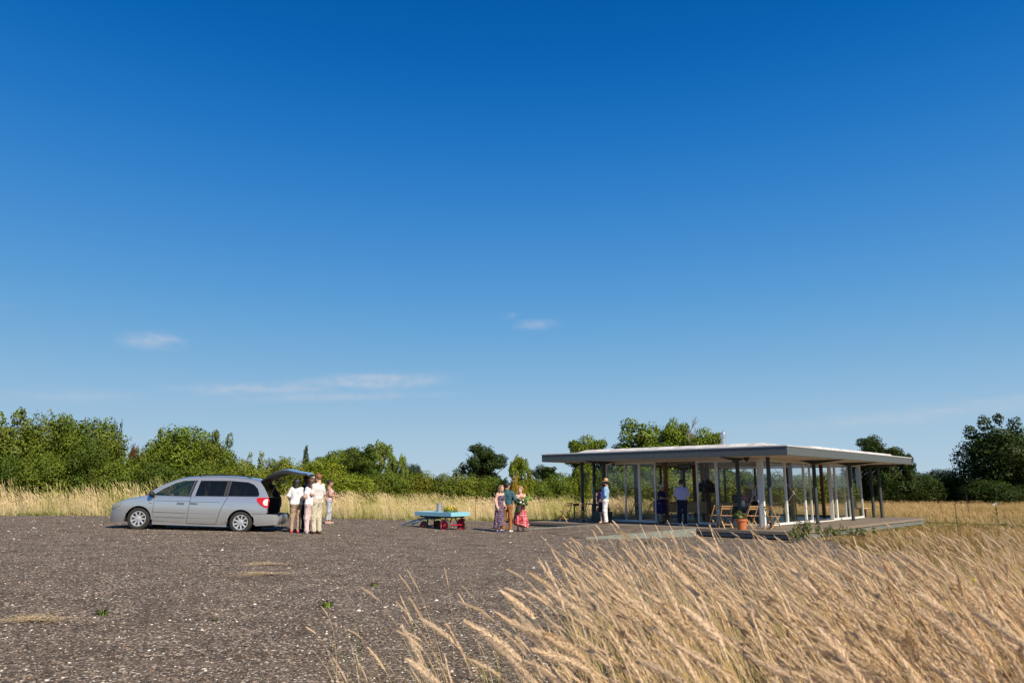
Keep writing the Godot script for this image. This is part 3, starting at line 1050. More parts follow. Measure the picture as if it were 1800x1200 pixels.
	abbox(mb, 1.85, 1.99, 6.95, 9.33, 0.002, 0.035, 0.004)
	put("door_track", mb, white, pav)
	mb = MB.new()
	abbox(mb, 4.75, 6.6, 1.98, 2.12, 0.002, 0.035, 0.004)
	put("door_track", mb, white, pav)
	# door pulls
	for e in [[1.86, 6.82], [1.86, 9.98]]:
		mb = MB.new()
		mb.tube([pl(e[0] + 0.03, e[1], 0.98), pl(e[0] - 0.05, e[1], 0.98), pl(e[0] - 0.05, e[1], 1.26), pl(e[0] + 0.03, e[1], 1.26)], [0.013, 0.013, 0.013, 0.013], 6)
		put("door_handle", mb, dark_frame, pav)

	# crossed tie rods with a ring in the middle
	brace(pav, pl(1.325, 1.42, 2.45), pl(1.325, 5.80, 2.45), 0.10, rodm)
	brace(pav, pl(1.40, 1.35, 2.45), pl(2.49, 1.35, 2.45), 0.10, rodm)
	brace(pav, pl(8.92, 1.35, 2.45), pl(9.96, 1.35, 2.45), 0.10, rodm)

	# hanging sign box, camera dome and spotlights under the eaves
	mb = MB.new()
	abbox(mb, 5.15, 5.75, 2.42, 2.47, 2.26, 2.44, 0.006)
	mb.bar(pl(5.25, 2.445, 2.44), pl(5.25, 2.445, 2.604), 0.012, 0.012)
	mb.bar(pl(5.65, 2.445, 2.44), pl(5.65, 2.445, 2.604), 0.012, 0.012)
	var sign_box := put("sign_box", mb, mat("sign_black", Color(0.02, 0.024, 0.022), 0.5), pav)
	mb = MB.new()
	for k in 4:
		abbox(mb, 5.22 + k * 0.125, 5.30 + k * 0.125, 2.415, 2.42, 2.30, 2.40)
	put("sign_face", mb, mat("sign_green", Color(0.10, 0.17, 0.12), 0.5), sign_box)
	mb = MB.new()
	mb.lathe([Vector2(0.0, 2.44), Vector2(0.05, 2.455), Vector2(0.085, 2.50), Vector2(0.09, 2.54), Vector2(0.11, 2.545), Vector2(0.11, 2.604)], 14, Transform3D(Basis.IDENTITY, pl(2.0, 1.0)))
	put("camera_dome", mb, mat("sign_black", Color.BLACK), pav)
	for p in [[2.62, 1.12], [8.6, 1.7]]:
		mb = MB.new()
		mb.lathe([Vector2(0.0, 0.0), Vector2(0.055, 0.0), Vector2(0.06, 0.11), Vector2(0.035, 0.15), Vector2(0.0, 0.15)], 12, Transform3D(Basis(Vector3.RIGHT, 0.6), pl(p[0], p[1], 2.42)))
		mb.bar(pl(p[0], p[1], 2.55), pl(p[0], p[1], 2.604), 0.02, 0.02)
		put("spot_lamp", mb, dark_frame, pav)
	mb = MB.new()
	abbox(mb, 1.99, 9.13, 2.12, 13.43, -0.012, 0.002)
	put("floor", mb, mottle(mat("inner_floor", Color(0.20, 0.17, 0.14), 0.4), 1.1, Color(0.8, 0.8, 0.8), Color(1.1, 1.1, 1.1), 13), pav)

	# deck
	var deck := thing("wooden_deck", "weathered timber deck on a dark skirt round the pavilion", "deck", CORNER, PSI)
	var wood_rng := RandomNumberGenerator.new()
	wood_rng.seed = 3
	var planks := []
	for k in 3:
		planks.append(mottle(mat("deck_wood_%d" % k, Color(0.20, 0.165, 0.13) * [0.85, 1.0, 1.15][k], 0.85), 0.8, Color(0.72, 0.72, 0.72), Color(1.1, 1.08, 1.05), 17 + k))
	mb = MB.new()
	abbox(mb, -0.26, 11.65, -0.07, 0.07, -0.028, 0.0, 0.004)
	var board := mb.mesh()
	var b := -0.59
	while b < 15.55:
		var inside := b > 2.06 and b < 13.4
		if inside:
			# boards stop at the glass line on each side
			for e in [[-0.26, 1.86], [9.26, 11.65]]:
				mb = MB.new()
				abbox(mb, e[0], e[1], -0.07, 0.07, -0.028, 0.0, 0.004)
				var o := put("deck_board", mb, planks[wood_rng.randi() % 3], deck)
				o.position = Vector3(b, wood_rng.randf_range(-0.0015, 0.0), 0)
		else:
			var o := put("deck_board", board, planks[wood_rng.randi() % 3], deck)
			o.position = Vector3(b, wood_rng.randf_range(-0.0015, 0.0), 0)
		b += 0.147
	mb = MB.new()
	abbox(mb, -0.24, 11.63, -0.67, -0.64, -0.105, -0.001, 0.004)
	abbox(mb, -0.27, -0.24, -0.67, 15.6, -0.105, -0.001, 0.004)
	abbox(mb, 11.63, 11.66, -0.67, 15.6, -0.105, -0.001, 0.004)
	put("edge_board", mb, mottle(mat("edge_board_wood", Color(0.25, 0.205, 0.155), 0.85), 0.8, Color(0.75, 0.75, 0.75), Color(1.05, 1.05, 1.05), 27), deck)
	var skm := mat("skirt_dark", Color(0.055, 0.060, 0.058), 0.8)
	mb = MB.new()
	abbox(mb, -0.10, 11.5, -0.55, -0.50, -0.45, -0.03)
	abbox(mb, -0.17, -0.12, -0.5, 15.5, -0.45, -0.03)
	abbox(mb, 11.46, 11.51, -0.5, 15.5, -0.45, -0.03)
	put("skirt", mb, skm, deck)
	mb = MB.new()
	abbox(mb, -0.27, 11.66, -0.64, -0.61, -0.235, -0.13, 0.004)
	abbox(mb, -0.235, -0.205, -0.6, 15.6, -0.29, -0.13, 0.004)
	put("lower_board", mb, mottle(mat("lower_board_paint", Color(0.15, 0.165, 0.155), 0.8), 0.9, Color(0.8, 0.8, 0.8), Color(1.05, 1.05, 1.05), 28), deck)
	mb = MB.new()
	for k in 9:
		abbox(mb, -0.1 + k * 1.4, 0.0 + k * 1.4, -0.6, 15.5, -0.14, -0.03)
	put("joist", mb, skm, deck)

	# gravel ramp between two painted boards
	var ra := [Vector2(3.35, -0.68), Vector2(4.95, -5.3), Vector2(9.5, -3.1), Vector2(7.8, -0.68)]
	var rp := MB.new()
	rp.sheet(PackedVector2Array(ra), [], 0.5, 0.5, func(q):
		var p := bw(q.x, q.y)
		var far := clampf((-q.y - 0.68) / (4.6 - (q.x - 4.95) * 0.48), 0.0, 1.0)
		p.y = lerpf(-0.012, ground_y(p.x, -p.z) + 0.03, far) + 0.012 * sin(q.x * 7.0) * sin(q.y * 6.0) * far
		return [p, Vector3.UP])
	tag(put("gravel_ramp", rp, mats["gravel"]), "gravel ramp rising from the yard to the edge of the deck", "", "", "structure")
	var boardm := mottle(mat("ramp_board_paint", Color(0.205, 0.225, 0.20), 0.75), 1.2, Color(0.8, 0.8, 0.8), Color(1.05, 1.05, 1.05), 33)
	for e in [[ra[0], ra[1], "grey green board along the near side of the gravel ramp", 0.05], [ra[3], ra[2], "grey green board along the far side of the gravel ramp", 0.03]]:
		var p0 := bw(e[0].x, e[0].y)
		var p1 := bw(e[1].x, e[1].y)
		var g1 := ground_y(p1.x, -p1.z)
		var g0 := ground_y(p0.x, -p0.z)
		mb = MB.new()
		var L := Vector2(p0.x - p1.x, p0.z - p1.z).length()
		var dirv := Vector3(p1.x - p0.x, 0, p1.z - p0.z).normalized()
		mb.prism(PackedVector2Array([Vector2(0, g0 - 0.1), Vector2(L, g1 - 0.1), Vector2(L, g1 + 0.03 + e[3]), Vector2(0, -0.005 + e[3] * 0.3)]), 0.045, Transform3D(Basis(dirv, Vector3.UP, dirv.cross(Vector3.UP)), Vector3(p0.x, 0, p0.z)))
		var o := put("ramp_board", mb, boardm)
		tag(o, e[2], "kerb board", "boards edging the gravel ramp")

func window(pav: Node3D, u0: float, u1: float, at: float, front: bool, fm: Material, gm: Material) -> void:
	# front windows run along a at depth b = at, side windows run along b at depth a = at
	var t := 0.055
	var d := 0.04
	var y0 := 0.012
	var y1 := 2.54
	var mb := MB.new()
	var g := MB.new()
	for e in [[u0 + 0.004, u0 + t, y0, y1], [u1 - t, u1 - 0.004, y0, y1], [u0 + t, u1 - t, y0, y0 + 0.09], [u0 + t, u1 - t, y1 - 0.06, y1]]:
		if front: abbox(mb, e[0], e[1], at - d, at + d, e[2], e[3], 0.004)
		else: abbox(mb, at - d, at + d, e[0], e[1], e[2], e[3], 0.004)
	if front: g.quad(pl(u0 + t, at, y0 + 0.09), pl(u1 - t, at, y0 + 0.09), pl(u1 - t, at, y1 - 0.06), pl(u0 + t, at, y1 - 0.06), Vector3(-1, 0, 0))
	else: g.quad(pl(at, u0 + t, y0 + 0.09), pl(at, u1 - t, y0 + 0.09), pl(at, u1 - t, y1 - 0.06), pl(at, u0 + t, y1 - 0.06), Vector3(0, 0, 1))
	var f := put("window", mb, fm, pav)
	put("pane", g, gm, f)

func brace(pav: Node3D, p: Vector3, q: Vector3, low: float, m: Material) -> void:
	var mb := MB.new()
	var c := (p + q) * 0.5
	c.y = (p.y + low) * 0.5
	var pd := Vector3(p.x, low, p.z)
	var qd := Vector3(q.x, low, q.z)
	for e in [p, q, pd, qd]:
		var dv: Vector3 = (e - c).normalized()
		mb.tube([c + dv * 0.06, e], [0.009, 0.009], 6)
		mb.tube([e - dv * 0.22, e - dv * 0.10], [0.015, 0.015], 6)
	var ax := (q - p).normalized().cross(Vector3.UP)
	var ring := []
	var rr := []
	for k in 17:
		ring.append(c + ((q - p).normalized() * cos(TAU * k / 16) + Vector3.UP * sin(TAU * k / 16)) * 0.06)
		rr.append(0.012)
	mb.tube(ring, rr, 6, false)
	put("tie_rod", mb, m, pav)

# ---------------------------------------------------------------- furniture and pots
func folding_chair(m: Material, dark: Material) -> Node3D:
	var c := thing("folding_chair", "", "chair")
	for s in [-1.0, 1.0]:
		var mb := MB.new()
		mb.bar(Vector3(0.19 * s, 0.0, 0.24), Vector3(0.19 * s, 0.82, -0.20), 0.022, 0.036, 0.003, Vector3.RIGHT)
		put("leg", mb, m, c)
		mb = MB.new()
		mb.bar(Vector3(0.155 * s, 0.0, -0.25), Vector3(0.155 * s, 0.445, 0.19), 0.022, 0.036, 0.003, Vector3.RIGHT)
		put("leg", mb, m, c)
	for k in 5:
		var mb := MB.new()
		mb.box(Vector3(0, 0.455, -0.15 + k * 0.083), Vector3(0.40, 0.016, 0.062), 0.003)
		put("seat_slat", mb, m, c)
	for k in 2:
		var mb := MB.new()
		mb.box(Vector3(0, 0.70 + k * 0.085, -0.122 - k * 0.045), Vector3(0.40, 0.055, 0.014), 0.003, Basis(Vector3.RIGHT, -0.5))
		put("back_slat", mb, m, c)
	var mb2 := MB.new()
	mb2.bar(Vector3(-0.18, 0.13, -0.13), Vector3(0.18, 0.13, -0.13), 0.02, 0.025)
	mb2.bar(Vector3(-0.18, 0.18, 0.143), Vector3(0.18, 0.18, 0.143), 0.02, 0.025)
	put("stretcher", mb2, m, c)
	return c

func flower_mass(rng: RandomNumberGenerator, mb: MB, centre: Vector3, r: Vector3, cnt: int, size: float, cols: Array) -> void:
	for i in cnt:
		var y := rng.randf_range(-0.3, 1.0)
		var a := rng.randf() * TAU
		var q := sqrt(maxf(0.0, 1.0 - y * y))
		var d := Vector3(q * cos(a), y, q * sin(a))
		var p := centre + d * r * rng.randf_range(0.6, 1.0)
		var nrm := (d + Vector3(rng.randf_range(-0.6, 0.6), rng.randf_range(-0.2, 0.8), rng.randf_range(-0.6, 0.6))).normalized()
		var ax := nrm.cross(Vector3(rng.randf_range(-1, 1), 0.3, rng.randf_range(-1, 1))).normalized()
		var bx := nrm.cross(ax)
		var s := size * rng.randf_range(0.6, 1.3)
		mb.col = cols[rng.randi() % cols.size()] * rng.randf_range(0.75, 1.25)
		mb.quad(p - ax * s, p + bx * s * 0.7, p + ax * s, p - bx * s * 0.7, nrm)
	mb.col = Color.WHITE

func potted(called: String, label: String, at: Vector3, prof: Array, m: Material, plant_r: float, plant_h: float, cnt: int, cols: Array) -> void:
	var rng := RandomNumberGenerator.new()
	rng.seed = cnt * 7 + 1
	var o := thing(called, label, "plant pot", at)
	var mb := MB.new()
	mb.lathe(prof, 24)
	put("pot", mb, m, o)
	var rim: Vector2 = prof[-1]
	mb = MB.new()
	mb.lathe([Vector2(rim.x, rim.y - 0.03), Vector2(0.0, rim.y - 0.02)], 16)
	put("soil", mb, mat("pot_soil", Color(0.04, 0.03, 0.02), 1.0), o)
	var lv := MB.new()
	flower_mass(rng, lv, Vector3(0, rim.y + plant_h * 0.4, 0), Vector3(plant_r, plant_h * 0.7, plant_r), cnt, 0.035, cols)
	var lm := mat("vivid_leaves", Color(1, 1, 1), 0.6)
	lm.vertex_color_use_as_albedo = true
	put("leaves", lv, lm, o)

func table(at: Vector3, turn: float, w: float, d: float, h: float, top_m: Material, leg_m: Material, label: String, apron := 0.08) -> Node3D:
	var t := thing("table", label, "table", at, turn)
	var mb := MB.new()
	mb.box(Vector3(0, h - 0.015, 0), Vector3(w, 0.03, d), 0.005)
	put("tabletop", mb, top_m, t)
	mb = MB.new()
	mb.box(Vector3(0, h - 0.032 - apron / 2, d / 2 - 0.05), Vector3(w - 0.1, apron, 0.02), 0.0)
	mb.box(Vector3(0, h - 0.032 - apron / 2, -d / 2 + 0.05), Vector3(w - 0.1, apron, 0.02), 0.0)
	put("apron", mb, top_m, t)
	for sx in [-1.0, 1.0]:
		for sz in [-1.0, 1.0]:
			mb = MB.new()
			mb.box(Vector3(sx * (w / 2 - 0.05), (h - 0.03) / 2, sz * (d / 2 - 0.05)), Vector3(0.05, h - 0.032, 0.05), 0.004)
			put("leg", mb, leg_m, t)
	return t

func build_furniture() -> void:
	var rng := RandomNumberGenerator.new()
	rng.seed = 61
	var pale := mottle(mat("chair_wood", Color(0.56, 0.34, 0.15), 0.6), 0.3, Color(0.85, 0.82, 0.8), Color(1.05, 1.05, 1.05), 41)
	var brown := mottle(mat("table_wood", Color(0.16, 0.085, 0.045), 0.6), 0.4, Color(0.8, 0.8, 0.8), Color(1.1, 1.1, 1.1), 43)
	var tan := mottle(mat("plywood", Color(0.55, 0.35, 0.17), 0.6), 0.6, Color(0.85, 0.84, 0.82), Color(1.05, 1.05, 1.05), 45)
	var white := mats["white_frame"] as Material
	var c0 := folding_chair(pale, brown)
	var first := true
	var grp := "wooden folding chairs at the pavilion"
	for e in [[10.3, 0.5, PSI + 2.9, "folding wooden chair at the far end of the deck, outermost by the table"], [9.45, 0.45, PSI + 2.8, "folding wooden chair beside the pair of corner posts and the dark table"],
		[3.15, 0.55, PSI + 2.7, "folding wooden chair behind the slanted one, near the first glass pane"], [2.62, 0.30, PSI + 2.4, "folding wooden chair standing just left of the potted plants"],
		[1.78, 0.62, PSI + 2.75, "folding wooden chair right of the terracotta pot, seat turned to the pot"], [0.98, 0.62, PSI + 1.2, "folding wooden chair by the corner post, seen from its side"],
		[8.35, 3.0, PSI + 2.9, "folding wooden chair inside behind the left pane, next to the hat man"], [7.55, 3.1, PSI + 2.9, "folding wooden chair inside behind the second left pane"], [7.1, 3.9, PSI + 3.0, "folding wooden chair inside, near the woman in navy"]]:
		if first:
			c0.position = bw(e[0], e[1]); c0.rotation.y = e[2]
			tag(c0, e[3], "chair", grp)
			first = false
		else:
			copy(c0, bw(e[0], e[1]), e[2], e[3], grp)
	table(bw(10.75, 2.7), PSI, 0.8, 1.15, 0.74, brown, brown, "dark wooden table at the far end of the deck behind two chairs")
	# inside: long plywood fronted tables on white legs
	for k in 3:
		var t := table(bw(4.3 + k * 1.7, 5.0), PSI + PI / 2, 1.6, 0.6, 0.84, tan, white, ["plywood fronted table on white legs at the near end of the inside row", "middle plywood table of the row inside the pavilion", "plywood table behind the man in the lilac shirt"][k], 0.44)
	table(bw(4.2, 9.4), PSI, 1.5, 0.7, 0.74, tan, brown, "wooden table inside the sliding doors of the sunny facade")
	table(bw(7.9, 5.4), PSI, 0.9, 1.2, 0.72, brown, brown, "dark wooden table inside behind the left panes")
	var tt := table(bw(3.3, 3.4), PSI, 0.7, 0.9, 0.72, mat("teal_cloth", Color(0.02, 0.13, 0.17), 0.9), brown, "teal covered table with a vase just inside the near window", 0.1)
	# cloth skirt of that table
	var cl := MB.new()
	cl.box(Vector3(0, 0.36, 0), Vector3(0.66, 0.60, 0.86), 0.01)
	put("cloth_skirt", cl, mat("dark_cloth", Color(0.025, 0.03, 0.035), 0.9), tt)
	# dark kitchen unit
	var ku := thing("kitchen_unit", "black boxy appliance standing on the inside plywood tables", "appliance", bw(4.0, 5.0, 0.84), PSI)
	var mb := MB.new()
	mb.box(Vector3(0, 0.15, 0), Vector3(0.45, 0.30, 1.1), 0.01)
	put("body", mb, mat("appliance_black", Color(0.02, 0.022, 0.025), 0.35), ku)
	mb = MB.new()
	mb.box(Vector3(-0.228, 0.16, 0), Vector3(0.006, 0.22, 0.9), 0.0)
	put("front_panel", mb, mat("appliance_grey", Color(0.06, 0.065, 0.07), 0.2), ku)
	# bundles of dried flowers tied to the inside posts
	var dm := mat("dried_flowers", Color(1, 1, 1), 0.9)
	dm.vertex_color_use_as_albedo = true
	for e in [[5.5, 4.5, "reddish brown bundle of dried flowers on the inside post", [Color(0.09, 0.035, 0.03), Color(0.13, 0.06, 0.04), Color(0.05, 0.025, 0.025)]], [6.42, 5.9, "dark leafy bundle hung on the post beside the man in lilac", [Color(0.02, 0.03, 0.015), Color(0.05, 0.03, 0.02), Color(0.03, 0.015, 0.02)]]]:
		var o := thing("flower_bundle", e[2], "flowers", bw(e[0], e[1], 1.05), PSI)
		mb = MB.new()
		flower_mass(rng, mb, Vector3(0, 0.35, 0), Vector3(0.34, 0.42, 0.34), 900, 0.05, e[3])
		put("blossoms", mb, dm, o)
		mb = MB.new()
		for k in 14:
			var a := TAU * k / 14
			mb.tube([Vector3(0.08 * cos(a), -0.15, 0.08 * sin(a)), Vector3(0.12 * cos(a), 0.1, 0.12 * sin(a)), Vector3(0.22 * cos(a), 0.45, 0.22 * sin(a))], [0.008, 0.008, 0.006], 4)
		put("stems", mb, brown, o)
	# vase with pink flowers
	var vz := thing("flower_vase", "white vase of pink flowers on the teal table", "vase", bw(3.3, 3.25, 0.72), 0)
	mb = MB.new()
	mb.lathe([Vector2(0.0, 0.001), Vector2(0.06, 0.001), Vector2(0.085, 0.1), Vector2(0.05, 0.2), Vector2(0.065, 0.24)], 16)
	put("vase", mb, mat("white_china", Color(0.7, 0.7, 0.68), 0.25), vz)
	mb = MB.new()
	flower_mass(rng, mb, Vector3(0, 0.36, 0), Vector3(0.25, 0.14, 0.25), 260, 0.04, [Color(0.5, 0.18, 0.28), Color(0.62, 0.35, 0.42), Color(0.35, 0.08, 0.2), Color(0.1, 0.16, 0.05)])
	put("blossoms", mb, dm, vz)

	potted("plant_pot", "terracotta pot with a small seedling at the deck edge", bw(1.72, -0.30), [Vector2(0.0, 0.001), Vector2(0.15, 0.001), Vector2(0.19, 0.30), Vector2(0.215, 0.30), Vector2(0.215, 0.37), Vector2(0.195, 0.37)], mottle(mat("terracotta", Color(0.56, 0.17, 0.055), 0.8), 0.5, Color(0.88, 0.86, 0.84), Color(1.03, 1.03, 1.03), 51), 0.10, 0.12, 40, [Color(0.14, 0.18, 0.03), Color(0.3, 0.28, 0.05)])
	potted("plant_pot", "grey green pot with a dark bushy plant behind the terracotta one", bw(2.22, 0.55), [Vector2(0.0, 0.001), Vector2(0.19, 0.001), Vector2(0.22, 0.18), Vector2(0.20, 0.33), Vector2(0.185, 0.33)], mat("grey_glaze", Color(0.20, 0.23, 0.19), 0.45), 0.26, 0.30, 420, [Color(0.04, 0.07, 0.02), Color(0.07, 0.10, 0.025), Color(0.05, 0.06, 0.02)])
	# planter box at the far end of the deck
	var px := thing("planter_box", "green slatted planter box with shrubs between the far posts", "planter", bw(9.2, 1.75), PSI)
	for k in 4:
		mb = MB.new()
		for s in [[Vector3(0, 0.06 + k * 0.105, 0.29), Vector3(0.6, 0.09, 0.022)], [Vector3(0, 0.06 + k * 0.105, -0.29), Vector3(0.6, 0.09, 0.022)], [Vector3(0.29, 0.06 + k * 0.105, 0), Vector3(0.022, 0.09, 0.555)], [Vector3(-0.29, 0.06 + k * 0.105, 0), Vector3(0.022, 0.09, 0.555)]]:
			mb.box(s[0], s[1], 0.003)
		put("slat", mb, mat("planter_green", Color(0.10, 0.13, 0.10), 0.7), px)
	mb = MB.new()
	mb.box(Vector3(0, 0.2, 0), Vector3(0.55, 0.40, 0.55), 0.0)
	put("soil", mb, mats["pot_soil"], px)
	mb = MB.new()
	flower_mass(rng, mb, Vector3(0, 0.48, 0), Vector3(0.3, 0.26, 0.3), 500, 0.04, [Color(0.04, 0.07, 0.02), Color(0.06, 0.09, 0.03)])
	put("leaves", mb, mats["vivid_leaves"], px)
	# bench at the far right corner of the deck
	var bn := thing("bench", "wooden bench with a solid back at the far right corner of the deck", "bench", bw(2.75, 15.1), PSI - 0.3)
	mb = MB.new()
	mb.box(Vector3(0, 0.42, 0), Vector3(1.3, 0.06, 0.45), 0.006)
	put("seat", mb, tan, bn)
	mb = MB.new()
	mb.box(Vector3(-0.1, 0.68, -0.23), Vector3(0.9, 0.44, 0.035), 0.006)
	put("backrest", mb, tan, bn)
	for s in [-0.5, 0.5]:
		mb = MB.new()
		mb.box(Vector3(s, 0.195, 0), Vector3(0.07, 0.39, 0.4), 0.006)
		put("leg", mb, brown, bn)

# ---------------------------------------------------------------- grasses and weeds
func blade(mb: MB, root: Vector3, dir: Vector3, len: float, w: float, lean: Vector3, col: Color, segs := 3) -> void:
	var side := dir.cross(Vector3.UP).normalized()
	if side == Vector3.ZERO:
		side = Vector3.RIGHT
	var at := mb.v.size()
	mb.col = col
	for i in segs + 1:
		var t := float(i) / segs
		var p := root + Vector3.UP * len * (t - 0.18 * t * t) + dir * len * 0.22 * t * t + lean * len * t * t
		var ww := w * (1.0 - t * 0.92)
		var nr := (dir.cross(side).normalized() * 0.3 + Vector3.UP * 0.5 - lean * 0.4 + dir * 0.4).normalized()
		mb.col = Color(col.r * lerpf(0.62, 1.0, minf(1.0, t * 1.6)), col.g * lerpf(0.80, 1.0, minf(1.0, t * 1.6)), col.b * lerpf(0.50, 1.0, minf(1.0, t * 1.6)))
		mb.vert(p - side * ww, nr); mb.vert(p + side * ww, nr)
	for i in segs:
		var a := at + i * 2
		mb.ix.append_array(PackedInt32Array([a, a + 1, a + 3, a, a + 3, a + 2]))
	mb.col = Color.WHITE

func stalk_path(rng: RandomNumberGenerator, len: float, lean: float, side: float) -> Array:
	var nod := rng.randf_range(0.2, 1.05)
	var pts := [Vector3.ZERO]
	var p := Vector3.ZERO
	var segs := 12
	for i in segs:
		var t := (i + 0.5) / segs
		var th := lean * (0.25 + 0.9 * t * t + (nod * maxf(0.0, t - 0.75) / 0.25 if t > 0.75 else 0.0))
		var d := Vector3(-sin(th), cos(th), side * t)
		p += d.normalized() * len / segs
		pts.append(p)
	return pts

func at_path(pts: Array, t: float) -> Vector3:
	var f := t * (pts.size() - 1)
	var i := mini(int(f), pts.size() - 2)
	return pts[i].lerp(pts[i + 1], f - i)

func grass_stalk(rng: RandomNumberGenerator, len: float, lean: float, head: float, fat: float, parts: int) -> MB:
	var mb := MB.new()
	var pts := stalk_path(rng, len, lean, rng.randf_range(-0.25, 0.25))
	var rad := []
	for i in pts.size():
		rad.append(lerpf(0.0023, 0.0009, float(i) / (pts.size() - 1)))
	mb.col = Color(0.98, 0.88, 0.64)
	mb.tube(pts, rad, 3, false)
	# soft plume of very many fine spikelets lying close along the drooping tip
	for k in parts:
		var u := (k + rng.randf()) / parts
		var t := 1.0 - head * (1.0 - u) / len
		var p := at_path(pts, t)
		var ax := (at_path(pts, minf(1.0, t + 0.03)) - at_path(pts, t - 0.03)).normalized()
		var a := rng.randf() * TAU
		var s1 := ax.cross(Vector3.BACK).normalized()
		var s2 := ax.cross(s1)
		var out := s1 * cos(a) + s2 * sin(a)
		var prof := pow(sin(PI * clampf(0.06 + u * 0.92, 0, 1)), 0.7)
		var r := fat * prof * sqrt(rng.randf())
		var l := rng.randf_range(0.007, 0.015)
		var q := p + out * r * 0.75
		var e := q + (ax * rng.randf_range(0.75, 1.0) + out * rng.randf_range(0.1, 0.5) + Vector3(rng.randf_range(-0.2, 0.2), rng.randf_range(-0.2, 0.2), rng.randf_range(-0.2, 0.2))).normalized() * l
		var wv := ax.cross(out).normalized() * rng.randf_range(0.0006, 0.0013)
		mb.col = Color(1.02, 0.97, 0.93) * rng.randf_range(0.75, 1.2)
		var nr := (out * 0.8 + Vector3.UP * 0.3 + ax * 0.2).normalized()
		mb.tri(q - wv, q + wv, e, nr)
	mb.col = Color.WHITE
	return mb

func tuft(rng: RandomNumberGenerator, blades: int, heads: int, spread: float, lean: float, green: float) -> MB:
	var mb := MB.new()
	for i in blades:
		var a := rng.randf() * TAU
		var r := spread * sqrt(rng.randf())
		var d := Vector3(cos(a), 0, sin(a))
		var g := rng.randf_range(0.7, 1.2)
		var col := Color(g, g, g) if rng.randf() > green else Color(0.42 * g, 0.62 * g, 0.32 * g)
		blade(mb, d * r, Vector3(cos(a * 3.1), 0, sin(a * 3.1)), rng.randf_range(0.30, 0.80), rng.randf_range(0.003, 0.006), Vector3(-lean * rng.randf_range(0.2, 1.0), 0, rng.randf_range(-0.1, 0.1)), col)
	for i in heads:
		var a := rng.randf() * TAU
		var r := spread * sqrt(rng.randf())
		var root := Vector3(cos(a) * r, 0, sin(a) * r)
		var h := rng.randf_range(0.7, 1.08)
		var ln := Vector3(-lean * rng.randf_range(0.5, 1.3), 0, rng.randf_range(-0.12, 0.12))
		var top := root + Vector3(ln.x * h * 0.5, h, ln.z)
		var neck := root + Vector3(ln.x * h * 0.22, h * 0.82, ln.z * 0.7)
		var g := rng.randf_range(0.70, 1.12)
		mb.col = Color(g * 0.9, g * 0.86, g * 0.72)
		var sd := Vector3(cos(a), 0, sin(a)) * 0.0025
		mb.quad(root - sd, root + sd, neck + sd, neck - sd, Vector3(0.3, 0.5, 0.6).normalized())
		mb.col = Color(g * 1.05, g, g * 0.95)
		for k in 2:
			var w := Vector3(cos(a + k * 1.57), 0, sin(a + k * 1.57)) * rng.randf_range(0.005, 0.010)
			var m := neck.lerp(top, 0.4)
			mb.quad(neck, m + w, top + ln * 0.05, m - w, Vector3(0.3, 0.6, 0.6).normalized())
	mb.col = Color.WHITE
	return mb

func scatter(parent: Node, called: String, mb: MB, m: Material, xfs: Array, cols: Array) -> void:
	var mm := MultiMesh.new()
	mm.transform_format = MultiMesh.TRANSFORM_3D
	mm.use_colors = true
	mm.mesh = mb.mesh()
	mm.instance_count = xfs.size()
	for i in xfs.size():
		mm.set_instance_transform(i, xfs[i])
		mm.set_instance_color(i, cols[i])
	var mi := MultiMeshInstance3D.new()
	mi.multimesh = mm
	mi.material_override = m
	add(mi, called, parent)
	tag(mi, "", "", "", "stuff")

func field(parent: Node, meshes: Array, m: Material, rng: RandomNumberGenerator, box: Rect2, per: float, hmin: float, hmax: float, keep: Callable, tone: Callable, called := "tufts") -> void:
	var roll := noise(FastNoiseLite.TYPE_SIMPLEX, 0.3, 77, 3)
	var xf := []
	var cl := []
	for k in meshes:
		xf.append([]); cl.append([])
	for i in int(box.size.x * box.size.y * per):
		var p := Vector2(rng.randf_range(box.position.x, box.end.x), rng.randf_range(box.position.y, box.end.y))
		if not keep.call(p):
			continue
		var h := rng.randf_range(hmin, hmax)
		if called == "tufts":
			h *= 0.92 + 0.45 * roll.get_noise_2d(p.x, p.y)
			if Geometry2D.is_point_in_polygon(p - Vector2(0, 0.9), GRAVEL):
				h *= 0.62
		var w := rng.randf_range(0.8, 1.3)
		var k := rng.randi() % meshes.size()
		xf[k].append(Transform3D(Basis(Vector3.UP, rng.randf_range(-0.7, 0.7)).scaled(Vector3(w, h, w)), on_ground(p.x, p.y, -0.01)))
		cl[k].append(tone.call(p) * rng.randf_range(0.82, 1.18))
	for k in meshes.size():
		if xf[k].size():
			scatter(parent, called, meshes[k], m, xf[k], cl[k])

func grass_root(called: String, label: String) -> Node3D:
	var o := Node3D.new()
	add(o, called)
	return tag(o, label, "", "", "stuff")

func in_deck(p: Vector2, margin := 0.0) -> bool:
	var l := Basis(Vector3.UP, PSI).inverse() * (Vector3(p.x, 0, -p.y) - CORNER)
	return l.x > -0.66 - margin and l.x < 15.6 + margin and -l.z > -0.26 - margin and -l.z < 11.66 + margin

